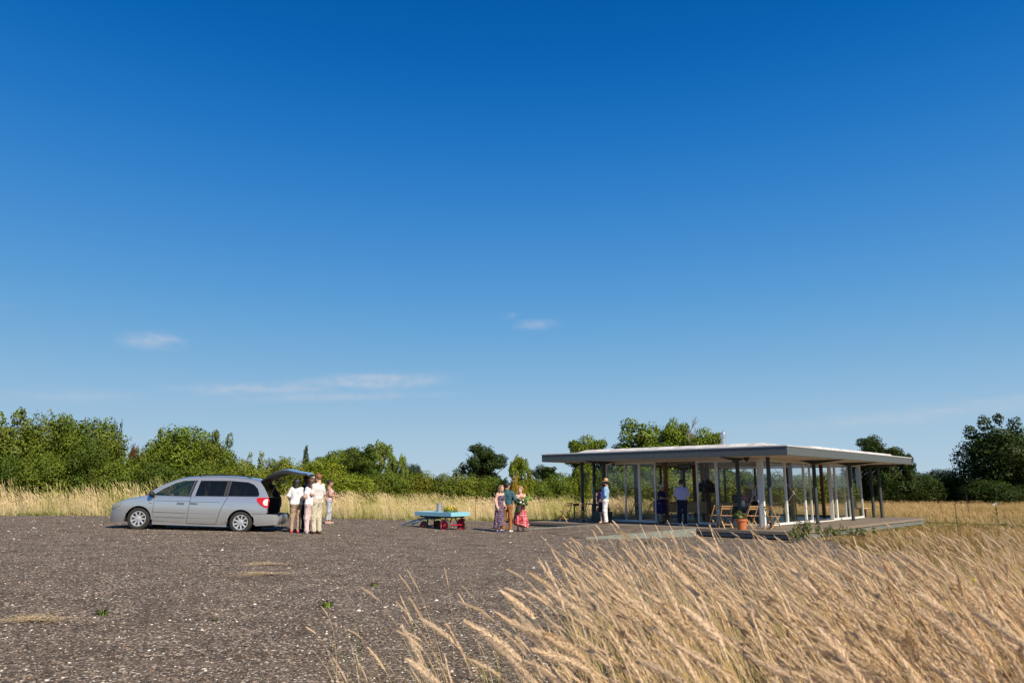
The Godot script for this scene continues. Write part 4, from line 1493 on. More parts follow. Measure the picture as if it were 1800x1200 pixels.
func build_grass() -> void:
	var rng := RandomNumberGenerator.new()
	rng.seed = 202
	var gm := mat("dry_grass", Color(0.75, 0.66, 0.505), 0.7, 0.0, 0.3)
	gm.vertex_color_use_as_albedo = true
	gm.backlight_enabled = true
	gm.backlight = Color(0.5, 0.45, 0.36)
	var patch := noise(FastNoiseLite.TYPE_SIMPLEX, 0.16, 12, 3)
	var tall := []
	for k in 4:
		tall.append(tuft(rng, 26, 7, 0.30, 0.4, 0.22))
	var short := []
	for k in 3:
		short.append(tuft(rng, 26, 4, 0.30, 0.2, 0.1))
	var green := []
	for k in 2:
		green.append(tuft(rng, 34, 0, 0.22, 0.1, 0.0))

	var straw := func(p: Vector2) -> Color:
		var q := patch.get_noise_2d(p.x, p.y)
		var fine := patch.get_noise_2d(p.x * 4.0 + 9.0, p.y * 4.0)
		if q + fine * 0.5 < -0.25: return Color(0.38, 0.46, 0.19)
		if q + fine * 0.6 < 0.02: return Color(0.66, 0.67, 0.44)
		return Color(0.86, 0.81, 0.70)
	# meadow strip behind the yard
	var me := grass_root("meadow_grass", "tall straw coloured meadow grass between the gravel yard and the hedge")
	field(me, tall, gm, rng, Rect2(-32, 32.5, 36, 17.5), 8.0, 0.62, 1.12, func(p): return not Geometry2D.is_point_in_polygon(p, GRAVEL) and not in_deck(p, 0.8) and p.y < 49.0 and (p.x < -1.0 or p.y > 40.5 - (p.x - 1.0) * 0.0), straw)
	field(me, tall, gm, rng, Rect2(-30, 32.5, 19, 5.5), 7.0, 1.15, 1.5, func(p): return not Geometry2D.is_point_in_polygon(p, GRAVEL) and p.y > 34.4 and patch.get_noise_2d(p.x * 0.7 + 40, p.y) > -0.15, straw)
	field(me, tall, gm, rng, Rect2(0.5, 40, 10, 16), 5.0, 0.7, 1.15, func(p): return not in_deck(p, 1.2), straw)
	# green fringe at the foot of the meadow
	var fr := grass_root("green_grass", "short green grass fringing the gravel yard and the deck")
	var greens := func(p: Vector2) -> Color: return Color(0.17, 0.25, 0.09) if patch.get_noise_2d(p.x * 2.0, p.y * 2.0) < 0.12 else Color(0.55, 0.52, 0.25)
	field(fr, green, gm, rng, Rect2(-32, 32.4, 36, 6.5), 7.0, 0.22, 0.5, func(p): return not Geometry2D.is_point_in_polygon(p, GRAVEL) and Geometry2D.is_point_in_polygon(p - Vector2(0, 1.5), GRAVEL), greens, "fringe")
	field(fr, green, gm, rng, Rect2(-2, 33, 7, 10), 26.0, 0.09, 0.2, func(p): return not Geometry2D.is_point_in_polygon(p, GRAVEL) and not in_deck(p, 0.05) and p.y < 41.0 + 0.3 * p.x, greens, "lawn")
	field(fr, green, gm, rng, Rect2(12, 26, 18, 15), 16.0, 0.07, 0.16, func(p): return not in_deck(p, 0.05) and in_deck(p, 2.6 + patch.get_noise_2d(p.x, p.y)) or p.y > 33.5 and p.y < 38.5 and p.x > 16.0 and p.x < 29.0 and not in_deck(p, 0.05), greens, "lawn")
	field(fr, short, gm, rng, Rect2(-32, 31.0, 36, 8), 2.6, 0.12, 0.34, func(p): return Geometry2D.is_point_in_polygon(p, GRAVEL) and not Geometry2D.is_point_in_polygon(p + Vector2(0, 1.3), GRAVEL) and not in_deck(p, 0.3), straw, "edge_tufts")
	# wide dry field on the right
	var fd := grass_root("field_grass", "wide dry brown grass field stretching to the right hand hedge")
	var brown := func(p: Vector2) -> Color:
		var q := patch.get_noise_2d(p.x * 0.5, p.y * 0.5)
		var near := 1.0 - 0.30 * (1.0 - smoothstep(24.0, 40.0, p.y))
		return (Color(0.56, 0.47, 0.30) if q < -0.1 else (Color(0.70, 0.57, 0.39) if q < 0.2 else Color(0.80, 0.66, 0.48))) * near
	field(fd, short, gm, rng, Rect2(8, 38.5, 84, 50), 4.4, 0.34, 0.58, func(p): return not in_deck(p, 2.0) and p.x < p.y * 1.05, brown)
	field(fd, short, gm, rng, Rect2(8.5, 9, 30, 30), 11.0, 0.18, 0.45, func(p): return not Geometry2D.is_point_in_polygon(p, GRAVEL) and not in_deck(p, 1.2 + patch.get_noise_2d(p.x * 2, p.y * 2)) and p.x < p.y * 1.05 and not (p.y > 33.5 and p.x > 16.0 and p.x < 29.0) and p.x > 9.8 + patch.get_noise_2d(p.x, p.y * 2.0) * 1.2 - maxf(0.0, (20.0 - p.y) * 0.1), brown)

	# tall feathery grass in the foreground, bent to the left by the wind
	var fg := grass_root("tall_grass", "tall feathery dry grass leaning left across the near right corner")
	var stalks := []
	for k in 9:
		stalks.append(grass_stalk(rng, rng.randf_range(1.25, 1.55), rng.randf_range(0.38, 0.70), rng.randf_range(0.14, 0.23), rng.randf_range(0.011, 0.020), 1000))
	for k in 6:
		stalks.append(grass_stalk(rng, rng.randf_range(1.1, 1.5), rng.randf_range(0.28, 0.62), rng.randf_range(0.10, 0.17), rng.randf_range(0.004, 0.008), 300))
	var bl := []
	for k in 4:
		var mb := MB.new()
		for i in 14:
			var a := rng.randf() * TAU
			var r := 0.10 * sqrt(rng.randf())
			var g := rng.randf_range(0.6, 1.1)
			var c := Color(g, g * 0.93, g * 0.8) if rng.randf() > 0.2 else Color(0.40 * g, 0.55 * g, 0.22 * g)
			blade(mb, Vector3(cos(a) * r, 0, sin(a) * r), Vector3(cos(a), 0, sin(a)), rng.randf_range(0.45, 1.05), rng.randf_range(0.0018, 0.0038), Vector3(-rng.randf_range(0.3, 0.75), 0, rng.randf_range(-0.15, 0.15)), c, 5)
		bl.append(mb)
	var clump := noise(FastNoiseLite.TYPE_SIMPLEX, 0.55, 31, 2)
	var xs := []
	var cs := []
	for k in stalks.size():
		xs.append([]); cs.append([])
	var xb := [[], [], [], []]
	var cb := [[], [], [], []]
	for i in 62000:
		var d := rng.randf_range(1.7, 13.5) if i < 44000 else rng.randf_range(1.7, 4.6)
		var x := rng.randf_range(-2.6, 11.5)
		if x > d * 0.82 + 1.6 or x < -d * 0.33 + 0.35:
			continue
		var q := clump.get_noise_2d(x, d)
		# dense stand to the right of a ragged line, thinning out to the left and at its far edge
		var line := 0.30 + 0.055 * d + q * 0.45
		var farl := 8.8 + 0.55 * maxf(0.0, x - 1.0) + q * 1.6
		var inner := smoothstep(line - 0.35, line + 0.5, x) * (1.0 - smoothstep(farl - 2.2, farl + 0.6, d))
		var thin := 0.016 * smoothstep(-2.2, 0.6, x) * (1.0 - smoothstep(5.5, 7.6, d))
		var dens := maxf(inner * (0.36 + 0.50 * q) * (1.0 if d < 4.6 else 0.62), thin)
		if rng.randf() > dens:
			continue
		var k := rng.randi() % stalks.size()
		var s := rng.randf_range(0.66, 0.98) * (0.97 if inner > 0.3 else 0.92) * (1.10 if d < 4.2 else 1.0) * (0.80 if x < -0.10 * d else 1.0)
		var bs := Basis(Vector3.UP, rng.randf_range(-0.8, 0.8)) * Basis(Vector3.BACK, rng.randf_range(-0.10, 0.26))
		xs[k].append(Transform3D(bs.scaled(Vector3.ONE * s), on_ground(x, d, -0.02)))
		var t := rng.randf_range(0.8, 1.15)
		cs[k].append(Color(1.12 * t, 1.02 * t, 0.95 * t) if rng.randf() > 0.25 else Color(0.92 * t, 0.82 * t, 0.74 * t))
		if rng.randf() < 0.8:
			var kb := rng.randi() % 4
			xb[kb].append(Transform3D(Basis(Vector3.UP, rng.randf_range(-0.5, 0.5)).scaled(Vector3.ONE * rng.randf_range(0.7, 1.1)), on_ground(x + rng.randf_range(-0.08, 0.08), d + rng.randf_range(-0.08, 0.08), -0.02)))
			cb[kb].append(Color(1, 0.97, 0.88) * rng.randf_range(0.7, 1.1))
	var total := 0
	for k in stalks.size():
		total += xs[k].size()
		if xs[k].size():
			scatter(fg, "stalks", stalks[k], gm, xs[k], cs[k])
	for k in 4:
		scatter(fg, "blades", bl[k], gm, xb[k], cb[k])
	print("stalks ", total)

	# matted straw and small green tufts on the gravel
	var vivid := mat("vivid_leaves", Color(1, 1, 1), 0.6)
	vivid.vertex_color_use_as_albedo = true
	for e in [[-4.75, 15.0, 0.55, 0.28, "pale straw patch on the gravel, farther of the two"], [-4.35, 13.5, 0.6, 0.25, "pale straw patch on the gravel, nearer of the two"], [-5.3, 8.75, 0.5, 0.22, "straw coloured patch at the left edge of the gravel"]]:
		var mb := MB.new()
		for i in 1800:
			var a := rng.randf() * TAU
			var r := absf(rng.randfn(0.0, 0.5)) * (1.0 + 0.5 * sin(a * 3.0 + e[0]))
			var p := Vector3(cos(a) * r * e[2], rng.randf_range(0.004, 0.02), sin(a) * r * e[3] * 1.6)
			var d := Vector3(cos(i * 2.4), rng.randf_range(-0.1, 0.2), sin(i * 2.4)) * rng.randf_range(0.02, 0.06)
			var w := d.cross(Vector3.UP).normalized() * 0.004
			mb.col = Color(0.66, 0.50, 0.28) * rng.randf_range(0.6, 1.15)
			mb.quad(p - w, p + w, p + d + w, p + d - w, Vector3.UP)
		var o := put("straw_patch", mb, vivid)
		o.position = on_ground(e[0], e[1], 0.02)
		tag(o, e[4], "straw", "", "stuff")
	for e in [[-2.42, 10.38, 0.20, "small bright green weed tuft alone on the gravel"], [-4.75, 9.2, 0.16, "green weed tuft beside the straw patch on the left gravel"], [-2.2, 12.6, 0.14, "tiny green tuft next to the white flower weed"], [-3.4, 9.1, 0.07, "tiny green seedling on the open gravel"], [4.3, 24.8, 0.2, "green weed growing below the ramp board"]]:
		var mb := MB.new()
		for i in 90:
			var a := rng.randf() * TAU
			var g := rng.randf_range(0.7, 1.3)
			blade(mb, Vector3(cos(a), 0, sin(a)) * rng.randf() * 0.3 * e[2], Vector3(cos(a), 0, sin(a)), rng.randf_range(0.25, 0.6) * e[2], 0.04 * e[2], Vector3(cos(a), 0, sin(a)) * rng.randf_range(0.5, 1.4), Color(0.21 * g, 0.30 * g, 0.04))
		var o := put("weed_tuft", mb, vivid)
		o.position = on_ground(e[0], e[1], 0.015)
		tag(o, e[3], "weed")
	# upright weeds: stem, leaves, flower heads
	var lean_rng := RandomNumberGenerator.new()
	lean_rng.seed = 8
	weed(-0.93, 7.6, 0.72, 4, 0, "thin weed with yellow green tips rising left of the tall grass", [Color(0.30, 0.33, 0.06)])
	weed(-1.4, 7.4, 0.46, 5, 1, "weed with a white clover like flower head on the gravel", [Color(0.72, 0.72, 0.68)])
	weed(0.05, 8.4, 0.80, 9, 0, "dark leafy thin weed standing behind the tall grass", [Color(0.08, 0.10, 0.03)])
	weed(2.85, 21.0, 0.55, 9, 1, "yellow green weed standing before the ramp board", [Color(0.34, 0.36, 0.05)])
	weed(4.1, 6.9, 0.98, 10, 3, "ragwort with yellow flowers deep in the tall grass", [Color(0.80, 0.62, 0.02)])
	weed(22.2, 35.4, 1.05, 9, 2, "tall weed with a round white flower head at the far lawn", [Color(0.74, 0.76, 0.70)], 3.4)
	weed(13.9, 21.6, 1.0, 26, 0, "dark leafy thistle at the right edge of the dry field", [Color(0.10, 0.12, 0.04)], 1.7)
	weed(11.3, 17.2, 0.7, 20, 0, "low dark green weed in the dry field near the right edge", [Color(0.10, 0.12, 0.04)], 1.6)
	for e in [[9.9, 26.3, 0.8, "leafy green weed cluster against the near corner of the deck"], [10.9, 26.4, 0.65, "brownish green dock plants just right of the deck corner"], [9.3, 25.3, 0.6, "low green weeds at the foot of the deck corner"], [12.2, 27.3, 0.5, "dry leafy weeds along the sunny side of the deck"]]:
		var mb := MB.new()
		for s in 14:
			var a := lean_rng.randf() * TAU
			var base := Vector3(cos(a), 0, sin(a)) * lean_rng.randf() * 0.5
			var h: float = e[2] * lean_rng.randf_range(0.5, 1.0)
			mb.col = Color(0.12, 0.12, 0.05)
			mb.tube([base, base + Vector3(0.02, h * 0.5, 0), base + Vector3(-0.04, h, 0.02)], [0.006, 0.005, 0.002], 4, false)
			flower_mass(lean_rng, mb, base + Vector3(0, h * 0.62, 0), Vector3(0.09, h * 0.42, 0.09), 60, 0.032, [Color(0.10, 0.14, 0.03), Color(0.16, 0.18, 0.05), Color(0.20, 0.15, 0.06), Color(0.07, 0.10, 0.03)])
		var o := put("weed_cluster", mb, vivid)
		o.position = on_ground(e[0], e[1], -0.02)
		tag(o, e[3], "weeds")

func weed(x: float, d: float, h: float, leaves: int, heads: int, label: String, cols: Array, big := 1.0) -> void:
	var rng := RandomNumberGenerator.new()
	rng.seed = int(absf(x) * 100) + 3
	var vivid: Material = mats["vivid_leaves"]
	var o := thing("weed", label, "weed", on_ground(x, d, -0.01))
	var mb := MB.new()
	mb.col = Color(0.13, 0.16, 0.05)
	var sway := Vector3(rng.randf_range(-0.06, 0.03), 0, 0)
	mb.tube([Vector3.ZERO, Vector3(0, h * 0.5, 0) + sway, Vector3(0, h, 0) + sway * 2.0], [0.004 * big, 0.003 * big, 0.0018 * big], 5, false)
	put("stem", mb, vivid, o)
	mb = MB.new()
	for k in leaves:
		var t := rng.randf_range(0.15, 1.0)
		var a := rng.randf() * TAU
		var g := rng.randf_range(0.8, 1.2)
		var c: Color = Color(0.11 * g, 0.15 * g, 0.04) if t < 0.8 or heads > 0 else cols[0] * g
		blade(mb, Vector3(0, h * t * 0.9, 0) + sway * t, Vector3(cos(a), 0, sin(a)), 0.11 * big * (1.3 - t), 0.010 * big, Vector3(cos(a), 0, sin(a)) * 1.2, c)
	put("leaves", mb, vivid, o)
	for k in heads:
		mb = MB.new()
		var c := Vector3(rng.randf_range(-0.06, 0.06) * big * (0.0 if k == 0 else 1.0), h + 0.01 - k * 0.05, rng.randf_range(-0.05, 0.05)) + sway * 2.0
		flower_mass(rng, mb, c, Vector3(0.022, 0.012, 0.022) * big, 60, 0.007 * big, cols)
		put("flower_head", mb, vivid, o)

# ---------------------------------------------------------------- silver people carrier
const VAN_PLAN := [[0.0, 0.60], [0.05, 0.70], [0.15, 0.79], [0.3, 0.87], [0.5, 0.935], [0.8, 0.975], [1.2, 0.99], [3.0, 0.995], [4.2, 0.985], [4.6, 0.96], [4.8, 0.93], [5.0, 0.88], [5.1, 0.80]]
const VAN_SIDE := [[0.2, 0.93], [0.4, 0.982], [0.65, 1.0], [0.9, 0.99], [1.05, 0.962], [1.3, 0.885], [1.5, 0.805], [1.6, 0.75], [1.7, 0.68]]
const VAN_SHOULDER := [[0.0, 0.64], [0.12, 0.74], [0.35, 0.83], [0.7, 0.92], [1.0, 0.985], [1.10, 1.04], [1.2, 1.13], [1.44, 1.31], [1.85, 1.50], [2.07, 1.573], [2.47, 1.628], [3.3, 1.66], [4.0, 1.635], [4.42, 1.575]]
const VAN_TOP := [[0.0, 0.68], [0.1, 0.775], [0.35, 0.885], [0.7, 0.985], [1.0, 1.05], [1.1, 1.085], [1.44, 1.365], [1.85, 1.575], [2.07, 1.645], [2.47, 1.695], [3.3, 1.73], [4.0, 1.705], [4.42, 1.645]]

func van_w(x: float, y: float) -> float:
	return interp(VAN_PLAN, x) * interp(VAN_SIDE, y)

func van_side(s: float, off: float) -> Callable:
	return func(p: Vector2) -> Array:
		var w := van_w(p.x, p.y)
		var e := 0.02
		var dx := (van_w(p.x + e, p.y) - van_w(p.x - e, p.y)) / (2 * e)
		var dy := (van_w(p.x, p.y + e) - van_w(p.x, p.y - e)) / (2 * e)
		var n := Vector3(-dx, -dy, 1.0).normalized()
		var q := Vector3(p.x, p.y, w) + n * off
		q.z *= s; n.z *= s
		return [q, n]

func van_roof_pt(x: float, t: float, off := 0.0) -> Vector3:
	# t from -1 (near side shoulder) to 1
	var st := interp(VAN_SHOULDER, x)
	var w := van_w(x, st)
	var y := st + (interp(VAN_TOP, x) - st) * sqrt(maxf(0.0, 1.0 - pow(absf(t), 2.6)))
	return Vector3(x, y + off, w * t)

func arc(cx: float, cy: float, r: float, a0: float, a1: float, steps: int) -> PackedVector2Array:
	var o := PackedVector2Array()
	for k in steps + 1:
		var a := lerpf(a0, a1, float(k) / steps)
		o.push_back(Vector2(cx + r * cos(a), cy + r * sin(a)))
	return o

func side_line(x0: float, x1: float, steps: int, drop := 0.0) -> PackedVector2Array:
	var o := PackedVector2Array()
	for k in steps + 1:
		var x := lerpf(x0, x1, float(k) / steps)
		o.push_back(Vector2(x, interp(VAN_SHOULDER, x) - drop))
	return o

func joined(parts: Array) -> PackedVector2Array:
	var o := PackedVector2Array()
	for p in parts:
		if p is PackedVector2Array: o.append_array(p)
		else: o.push_back(p)
	return o

func build_van() -> void:
	var paint := mat("silver_paint", Color(0.47, 0.505, 0.545), 0.20, 0.6)
	paint.clearcoat_enabled = true
	paint.clearcoat = 1.0
	paint.clearcoat_roughness = 0.04
	var lower := mat("silver_bumper", Color(0.38, 0.40, 0.425), 0.38, 0.5)
	lower.clearcoat_enabled = true
	lower.clearcoat = 0.6
	var black := mat("van_black", Color(0.014, 0.014, 0.016), 0.55)
	var inner := mat("van_interior", Color(0.035, 0.036, 0.04), 0.9)
	var rubber := mat("tyre_rubber", Color(0.022, 0.021, 0.020), 0.85)
	var alloy := mat("alloy_rim", Color(0.78, 0.79, 0.81), 0.25, 0.7)
	var chrome := mat("chrome", Color(0.75, 0.76, 0.78), 0.12, 1.0)
	var tint := glass_mat("privacy_glass", Color(0.006, 0.009, 0.014), 0.90)
	var clear := glass_mat("van_front_glass", Color(0.010, 0.030, 0.034), 0.62)
	var fh := Vector2(0.95, 0.343) # hubs
	var rh := Vector2(3.98, 0.343)
	var v := Node3D.new()
	add(v, "parked_car")
	tag(v, "silver people carrier parked on the gravel with its tailgate raised", "car")
	# front hub on the near side stands at (-11.36, 23.55), rear at (-8.37, 23.80)
	var f0 := Vector3(-11.36, 0.205, -23.50)
	var r0 := Vector3(-8.35, 0.085, -23.76)
	var ax := (r0 - f0).normalized()
	var side := ax.cross(Vector3.UP).normalized()
	var upv := side.cross(ax).normalized()
	v.basis = Basis(ax, upv, side)
	v.position = f0 - v.basis * Vector3(fh.x, 0.0, 0.955)
	for s in [1.0, -1.0]:
		var on := van_side(s, 0.0)
		var lip := van_side(s, 0.008)
		var mb := MB.new()
		# front wing
		mb.sheet(joined([Vector2(0.06, 0.60), Vector2(0.50, 0.545), arc(fh.x, fh.y, 0.40, 2.6, 0.02, 14), Vector2(1.352, 0.30), Vector2(1.352, 0.98), Vector2(1.16, 1.055), side_line(1.10, 0.06, 10, 0.0)]), [], 0.1, 0.08, on)
		var wing := put("front_wing", mb, paint, v)
		mb = MB.new()
		mb.sheet(joined([arc(fh.x, fh.y, 0.435, 2.75, 0.0, 16), arc(fh.x, fh.y, 0.385, 0.0, 2.75, 16)]), [], 0.1, 0.1, van_side(s, 0.016))
		put("wheel_arch_lip", mb, paint, wing)
		mb = MB.new()
		mb.sheet(PackedVector2Array([Vector2(1.245, 0.80), Vector2(1.29, 0.80), Vector2(1.29, 0.83), Vector2(1.245, 0.83)]), [], 0.1, 0.1, van_side(s, 0.006))
		put("side_repeater", mb, mat("amber_lens", Color(0.25, 0.05, 0.01), 0.2), wing)
		# front bumper half
		mb = MB.new()
		mb.sheet(joined([Vector2(0.0, 0.25), Vector2(0.05, 0.21), Vector2(0.53, 0.21), Vector2(0.55, 0.30), arc(fh.x, fh.y, 0.40, 3.1, 2.62, 5), Vector2(0.06, 0.592), Vector2(0.0, 0.60)]), [], 0.06, 0.08, van_side(s, 0.004))
		put("front_bumper", mb, lower, v)
		# headlight
		mb = MB.new()
		mb.sheet(PackedVector2Array([Vector2(0.015, 0.625), Vector2(0.10, 0.70), Vector2(0.22, 0.765), Vector2(0.37, 0.80), Vector2(0.36, 0.72), Vector2(0.25, 0.655), Vector2(0.12, 0.61)]), [], 0.06, 0.06, van_side(s, 0.008))
		var hl := put("headlight", mb, mat("headlight_lens", Color(0.32, 0.36, 0.36), 0.06, 0.3), v)
		mb = MB.new()
		mb.sheet(PackedVector2Array([Vector2(0.27, 0.69), Vector2(0.355, 0.735), Vector2(0.362, 0.785), Vector2(0.28, 0.755)]), [], 0.1, 0.1, van_side(s, 0.011))
		put("indicator", mb, mat("amber_glass", Color(0.42, 0.30, 0.18), 0.1), hl)
		# doors (with a thin dark gap between) and rear quarter
		mb = MB.new()
		mb.sheet(joined([Vector2(1.362, 0.30), Vector2(2.375, 0.27), Vector2(2.425, 1.045), Vector2(1.362, 1.02)]), [], 0.13, 0.08, on)
		var fd := put("front_door", mb, paint, v)
		mb = MB.new()
		mb.sheet(joined([Vector2(2.390, 0.27), Vector2(3.245, 0.27), Vector2(3.36, 0.72), Vector2(3.52, 1.075), Vector2(2.440, 1.047)]), [], 0.13, 0.08, van_side(s, 0.012 if s > 0 else 0.0))
		var sd := put("sliding_door", mb, paint, v)
		mb = MB.new()
		mb.sheet(joined([Vector2(3.257, 0.27), Vector2(3.57, 0.27), arc(rh.x, rh.y, 0.40, 3.2, 0.75, 16), Vector2(4.33, 0.62), Vector2(4.74, 0.62), Vector2(4.78, 1.04), Vector2(4.745, 1.10), Vector2(3.533, 1.077), Vector2(3.372, 0.72)]), [], 0.1, 0.08, on)
		var qp := put("rear_quarter", mb, paint, v)
		mb = MB.new()
		mb.sheet(joined([arc(rh.x, rh.y, 0.435, 3.15, 0.5, 16), arc(rh.x, rh.y, 0.385, 0.5, 3.15, 16)]), [], 0.1, 0.1, van_side(s, 0.016))
		put("wheel_arch_lip", mb, paint, qp)
		if s > 0:
			mb = MB.new()
			mb.sheet(arc(3.68, 0.90, 0.085, 0, TAU * 0.98, 16), [], 0.1, 0.1, van_side(s, 0.004))
			put("fuel_flap", mb, paint, qp)
		# sill
		mb = MB.new()
		mb.sheet(PackedVector2Array([Vector2(1.36, 0.19), Vector2(3.57, 0.19), Vector2(3.57, 0.262), Vector2(1.36, 0.29)]), [], 0.2, 0.1, van_side(s, -0.004))
		put("sill", mb, lower, v)
		# glasshouse pillars and roof rail with real window openings
		var w1 := PackedVector2Array([Vector2(1.30, 1.052), Vector2(1.56, 1.255), Vector2(1.88, 1.435), Vector2(2.12, 1.520), Vector2(2.46, 1.545), Vector2(2.355, 1.058)])
		var w2 := PackedVector2Array([Vector2(2.545, 1.075), Vector2(2.62, 1.548), Vector2(3.44, 1.575), Vector2(3.40, 1.095)])
		var w3 := joined([Vector2(3.52, 1.105), Vector2(3.55, 1.575), Vector2(4.05, 1.555), Vector2(4.24, 1.49), Vector2(4.38, 1.37), Vector2(4.455, 1.20), Vector2(4.43, 1.13)])
		mb = MB.new()
		mb.sheet(joined([Vector2(1.362, 1.027), Vector2(4.745, 1.108), Vector2(4.70, 1.20), Vector2(4.56, 1.42), side_line(4.42, 1.15, 26)]), [w1, w2, w3], 0.09, 0.06, on)
		put("window_pillars", mb, paint, v)
		mb = MB.new()
		mb.sheet(w1, [], 0.12, 0.1, van_side(s, -0.006))
		put("front_window", mb, clear, fd)
		mb = MB.new()
		mb.sheet(w2, [], 0.12, 0.1, van_side(s, -0.004))
		put("window", mb, tint, sd)
		mb = MB.new()
		mb.sheet(w3, [], 0.12, 0.1, van_side(s, -0.004))
		put("rear_window", mb, tint, qp)
		# black bands of the B and C posts
		mb = MB.new()
		mb.sheet(PackedVector2Array([Vector2(2.365, 1.06), Vector2(2.47, 1.55), Vector2(2.545, 1.553), Vector2(2.435, 1.06)]), [], 0.1, 0.1, van_side(s, 0.004))
		mb.sheet(PackedVector2Array([Vector2(3.405, 1.095), Vector2(3.445, 1.578), Vector2(3.545, 1.578), Vector2(3.515, 1.10)]), [], 0.1, 0.1, van_side(s, 0.004))
		put("post_cover", mb, black, v)
		# the bright edge of the slid door
		mb = MB.new()
		mb.sheet(PackedVector2Array([Vector2(2.436, 1.05), Vector2(2.55, 1.60), Vector2(2.60, 1.60), Vector2(2.475, 1.05)]), [], 0.1, 0.1, van_side(s, 0.013))
		put("door_edge", mb, paint, sd)
		# mouldings along the doors
		for m in [[1.40, 2.36, fd], [2.41, 3.26, sd]]:
			for y in [[0.57, 0.60], [0.43, 0.45]]:
				mb = MB.new()
				mb.sheet(PackedVector2Array([Vector2(m[0], y[0]), Vector2(m[1], y[0]), Vector2(m[1], y[1]), Vector2(m[0], y[1])]), [], 0.15, 0.1, van_side(s, 0.018))
				put("moulding", mb, lower, m[2])
			mb = MB.new()
			mb.sheet(PackedVector2Array([Vector2(m[0], 0.895), Vector2(m[1] + 0.05, 0.915), Vector2(m[1] + 0.05, 0.921), Vector2(m[0], 0.901)]), [], 0.15, 0.1, van_side(s, 0.0145))
			put("crease", mb, black, m[2])
		# handles: chrome grip in a dish
		for m in [[2.17, 0.845, fd], [2.56, 0.852, sd]]:
			mb = MB.new()
			var c: Array = van_side(s, 0.014).call(Vector2(m[0], m[1]))
			mb.box(c[0] + Vector3(0, 0, 0.016 * s), Vector3(0.21, 0.034, 0.022), 0.008)
			mb.box(c[0] + Vector3(-0.09, 0, 0.004 * s), Vector3(0.07, 0.055, 0.012), 0.004)
			put("door_handle", mb, chrome, m[2])
		# taillight: red with a clear oval
		mb = MB.new()
		mb.sheet(joined([Vector2(4.42, 1.09), Vector2(4.72, 1.115), Vector2(4.775, 1.06), Vector2(4.77, 0.80), Vector2(4.66, 0.815), Vector2(4.52, 0.885), Vector2(4.43, 0.98), Vector2(4.395, 1.05)]), [], 0.07, 0.07, van_side(s, 0.014))
		var tl := put("taillight", mb, mat("red_lens", Color(0.50, 0.012, 0.02), 0.12), v)
		mb = MB.new()
		mb.sheet(joined([arc(4.70, 0.965, 0.10, 1.2, 5.1, 12)]), [], 0.07, 0.07, van_side(s, 0.019))
		put("reversing_lens", mb, mat("clear_lens", Color(0.75, 0.68, 0.66), 0.15), tl)
		# rear bumper side
		mb = MB.new()
		mb.sheet(joined([Vector2(4.36, 0.32), Vector2(4.45, 0.25), Vector2(5.06, 0.30), Vector2(5.10, 0.50), Vector2(5.04, 0.60), Vector2(4.80, 0.612), Vector2(4.30, 0.606), arc(rh.x, rh.y, 0.41, 0.66, 0.05, 6)]), [], 0.08, 0.08, van_side(s, 0.010))
		put("rear_bumper", mb, lower, v)
		# mirror
		mb = MB.new()
		mb.grid(10, 8, func(a, b):
			var th: float = TAU * a
			var ph: float = PI * (b - 0.5)
			return Vector3(1.30 + 0.085 * cos(ph) * cos(th), 1.09 + 0.085 * sin(ph), s * (1.06 + 0.10 * cos(ph) * sin(th))), Vector3(1.30, 1.09, s * 1.06), true)
		mb.bar(Vector3(1.32, 1.04, s * 0.93), Vector3(1.31, 1.06, s * 1.03), 0.06, 0.05, 0.01)
		put("wing_mirror", mb, black, v)
		# roof bar
		mb = MB.new()
		var rb := []
		for k in 9:
			var x := 2.5 + k * 0.2
			rb.append(van_roof_pt(x, 0.80 * s, 0.045 if k > 0 and k < 8 else 0.005))
		mb.tube(rb, [0.014, 0.016, 0.016, 0.016, 0.016, 0.016, 0.016, 0.016, 0.014], 6)
		put("roof_rail", mb, black, v)
		# trim panels inside, below the windows
		mb = MB.new()
		mb.sheet(PackedVector2Array([Vector2(1.2, 0.3), Vector2(4.72, 0.3), Vector2(4.72, 1.09), Vector2(1.2, 1.02)]), [PackedVector2Array([Vector2(3.57, 0.28), Vector2(4.38, 0.28), Vector2(4.38, 0.74), Vector2(3.57, 0.74)])], 0.3, 0.2, van_side(s, -0.06))
		mb.sheet(joined([Vector2(4.40, 1.56), Vector2(4.30, 1.48), Vector2(4.46, 1.30), Vector2(4.50, 1.12), Vector2(4.72, 1.12), Vector2(4.56, 1.42)]), [], 0.2, 0.2, van_side(s, -0.04))
		put("inner_trim", mb, inner, v)
	# skin over the top
	var mb := MB.new()
	mb.grid(14, 16, func(a, b): return van_roof_pt(lerpf(0.0, 1.06, a), lerpf(-1, 1, b)), Vector3.UP)
	put("bonnet", mb, paint, v)
	mb = MB.new()
	mb.grid(14, 16, func(a, b): return van_roof_pt(lerpf(2.02, 4.42, a), lerpf(-1, 1, b)), Vector3.UP)
	put("roof", mb, paint, v)
	mb = MB.new()
	mb.grid(10, 14, func(a, b): return van_roof_pt(lerpf(1.06, 2.02, a), lerpf(-0.93, 0.93, b)), Vector3(-0.5, 1, 0))
	put("windscreen", mb, clear, v)
	for s in [-1.0, 1.0]:
		mb = MB.new()
		mb.grid(10, 3, func(a, b): return van_roof_pt(lerpf(1.06, 2.02, a), s * lerpf(0.93, 1.0, b)), Vector3(-0.5, 1, s))
		put("windscreen_pillar", mb, paint, v)
	mb = MB.new()
	mb.box(Vector3(1.05, 1.075, 0), Vector3(0.16, 0.012, 1.25), 0.004, Basis(Vector3.BACK, 0.4))
	put("wiper_cowl", mb, black, v)
	# nose: bumper face, grille, number plate
	mb = MB.new()
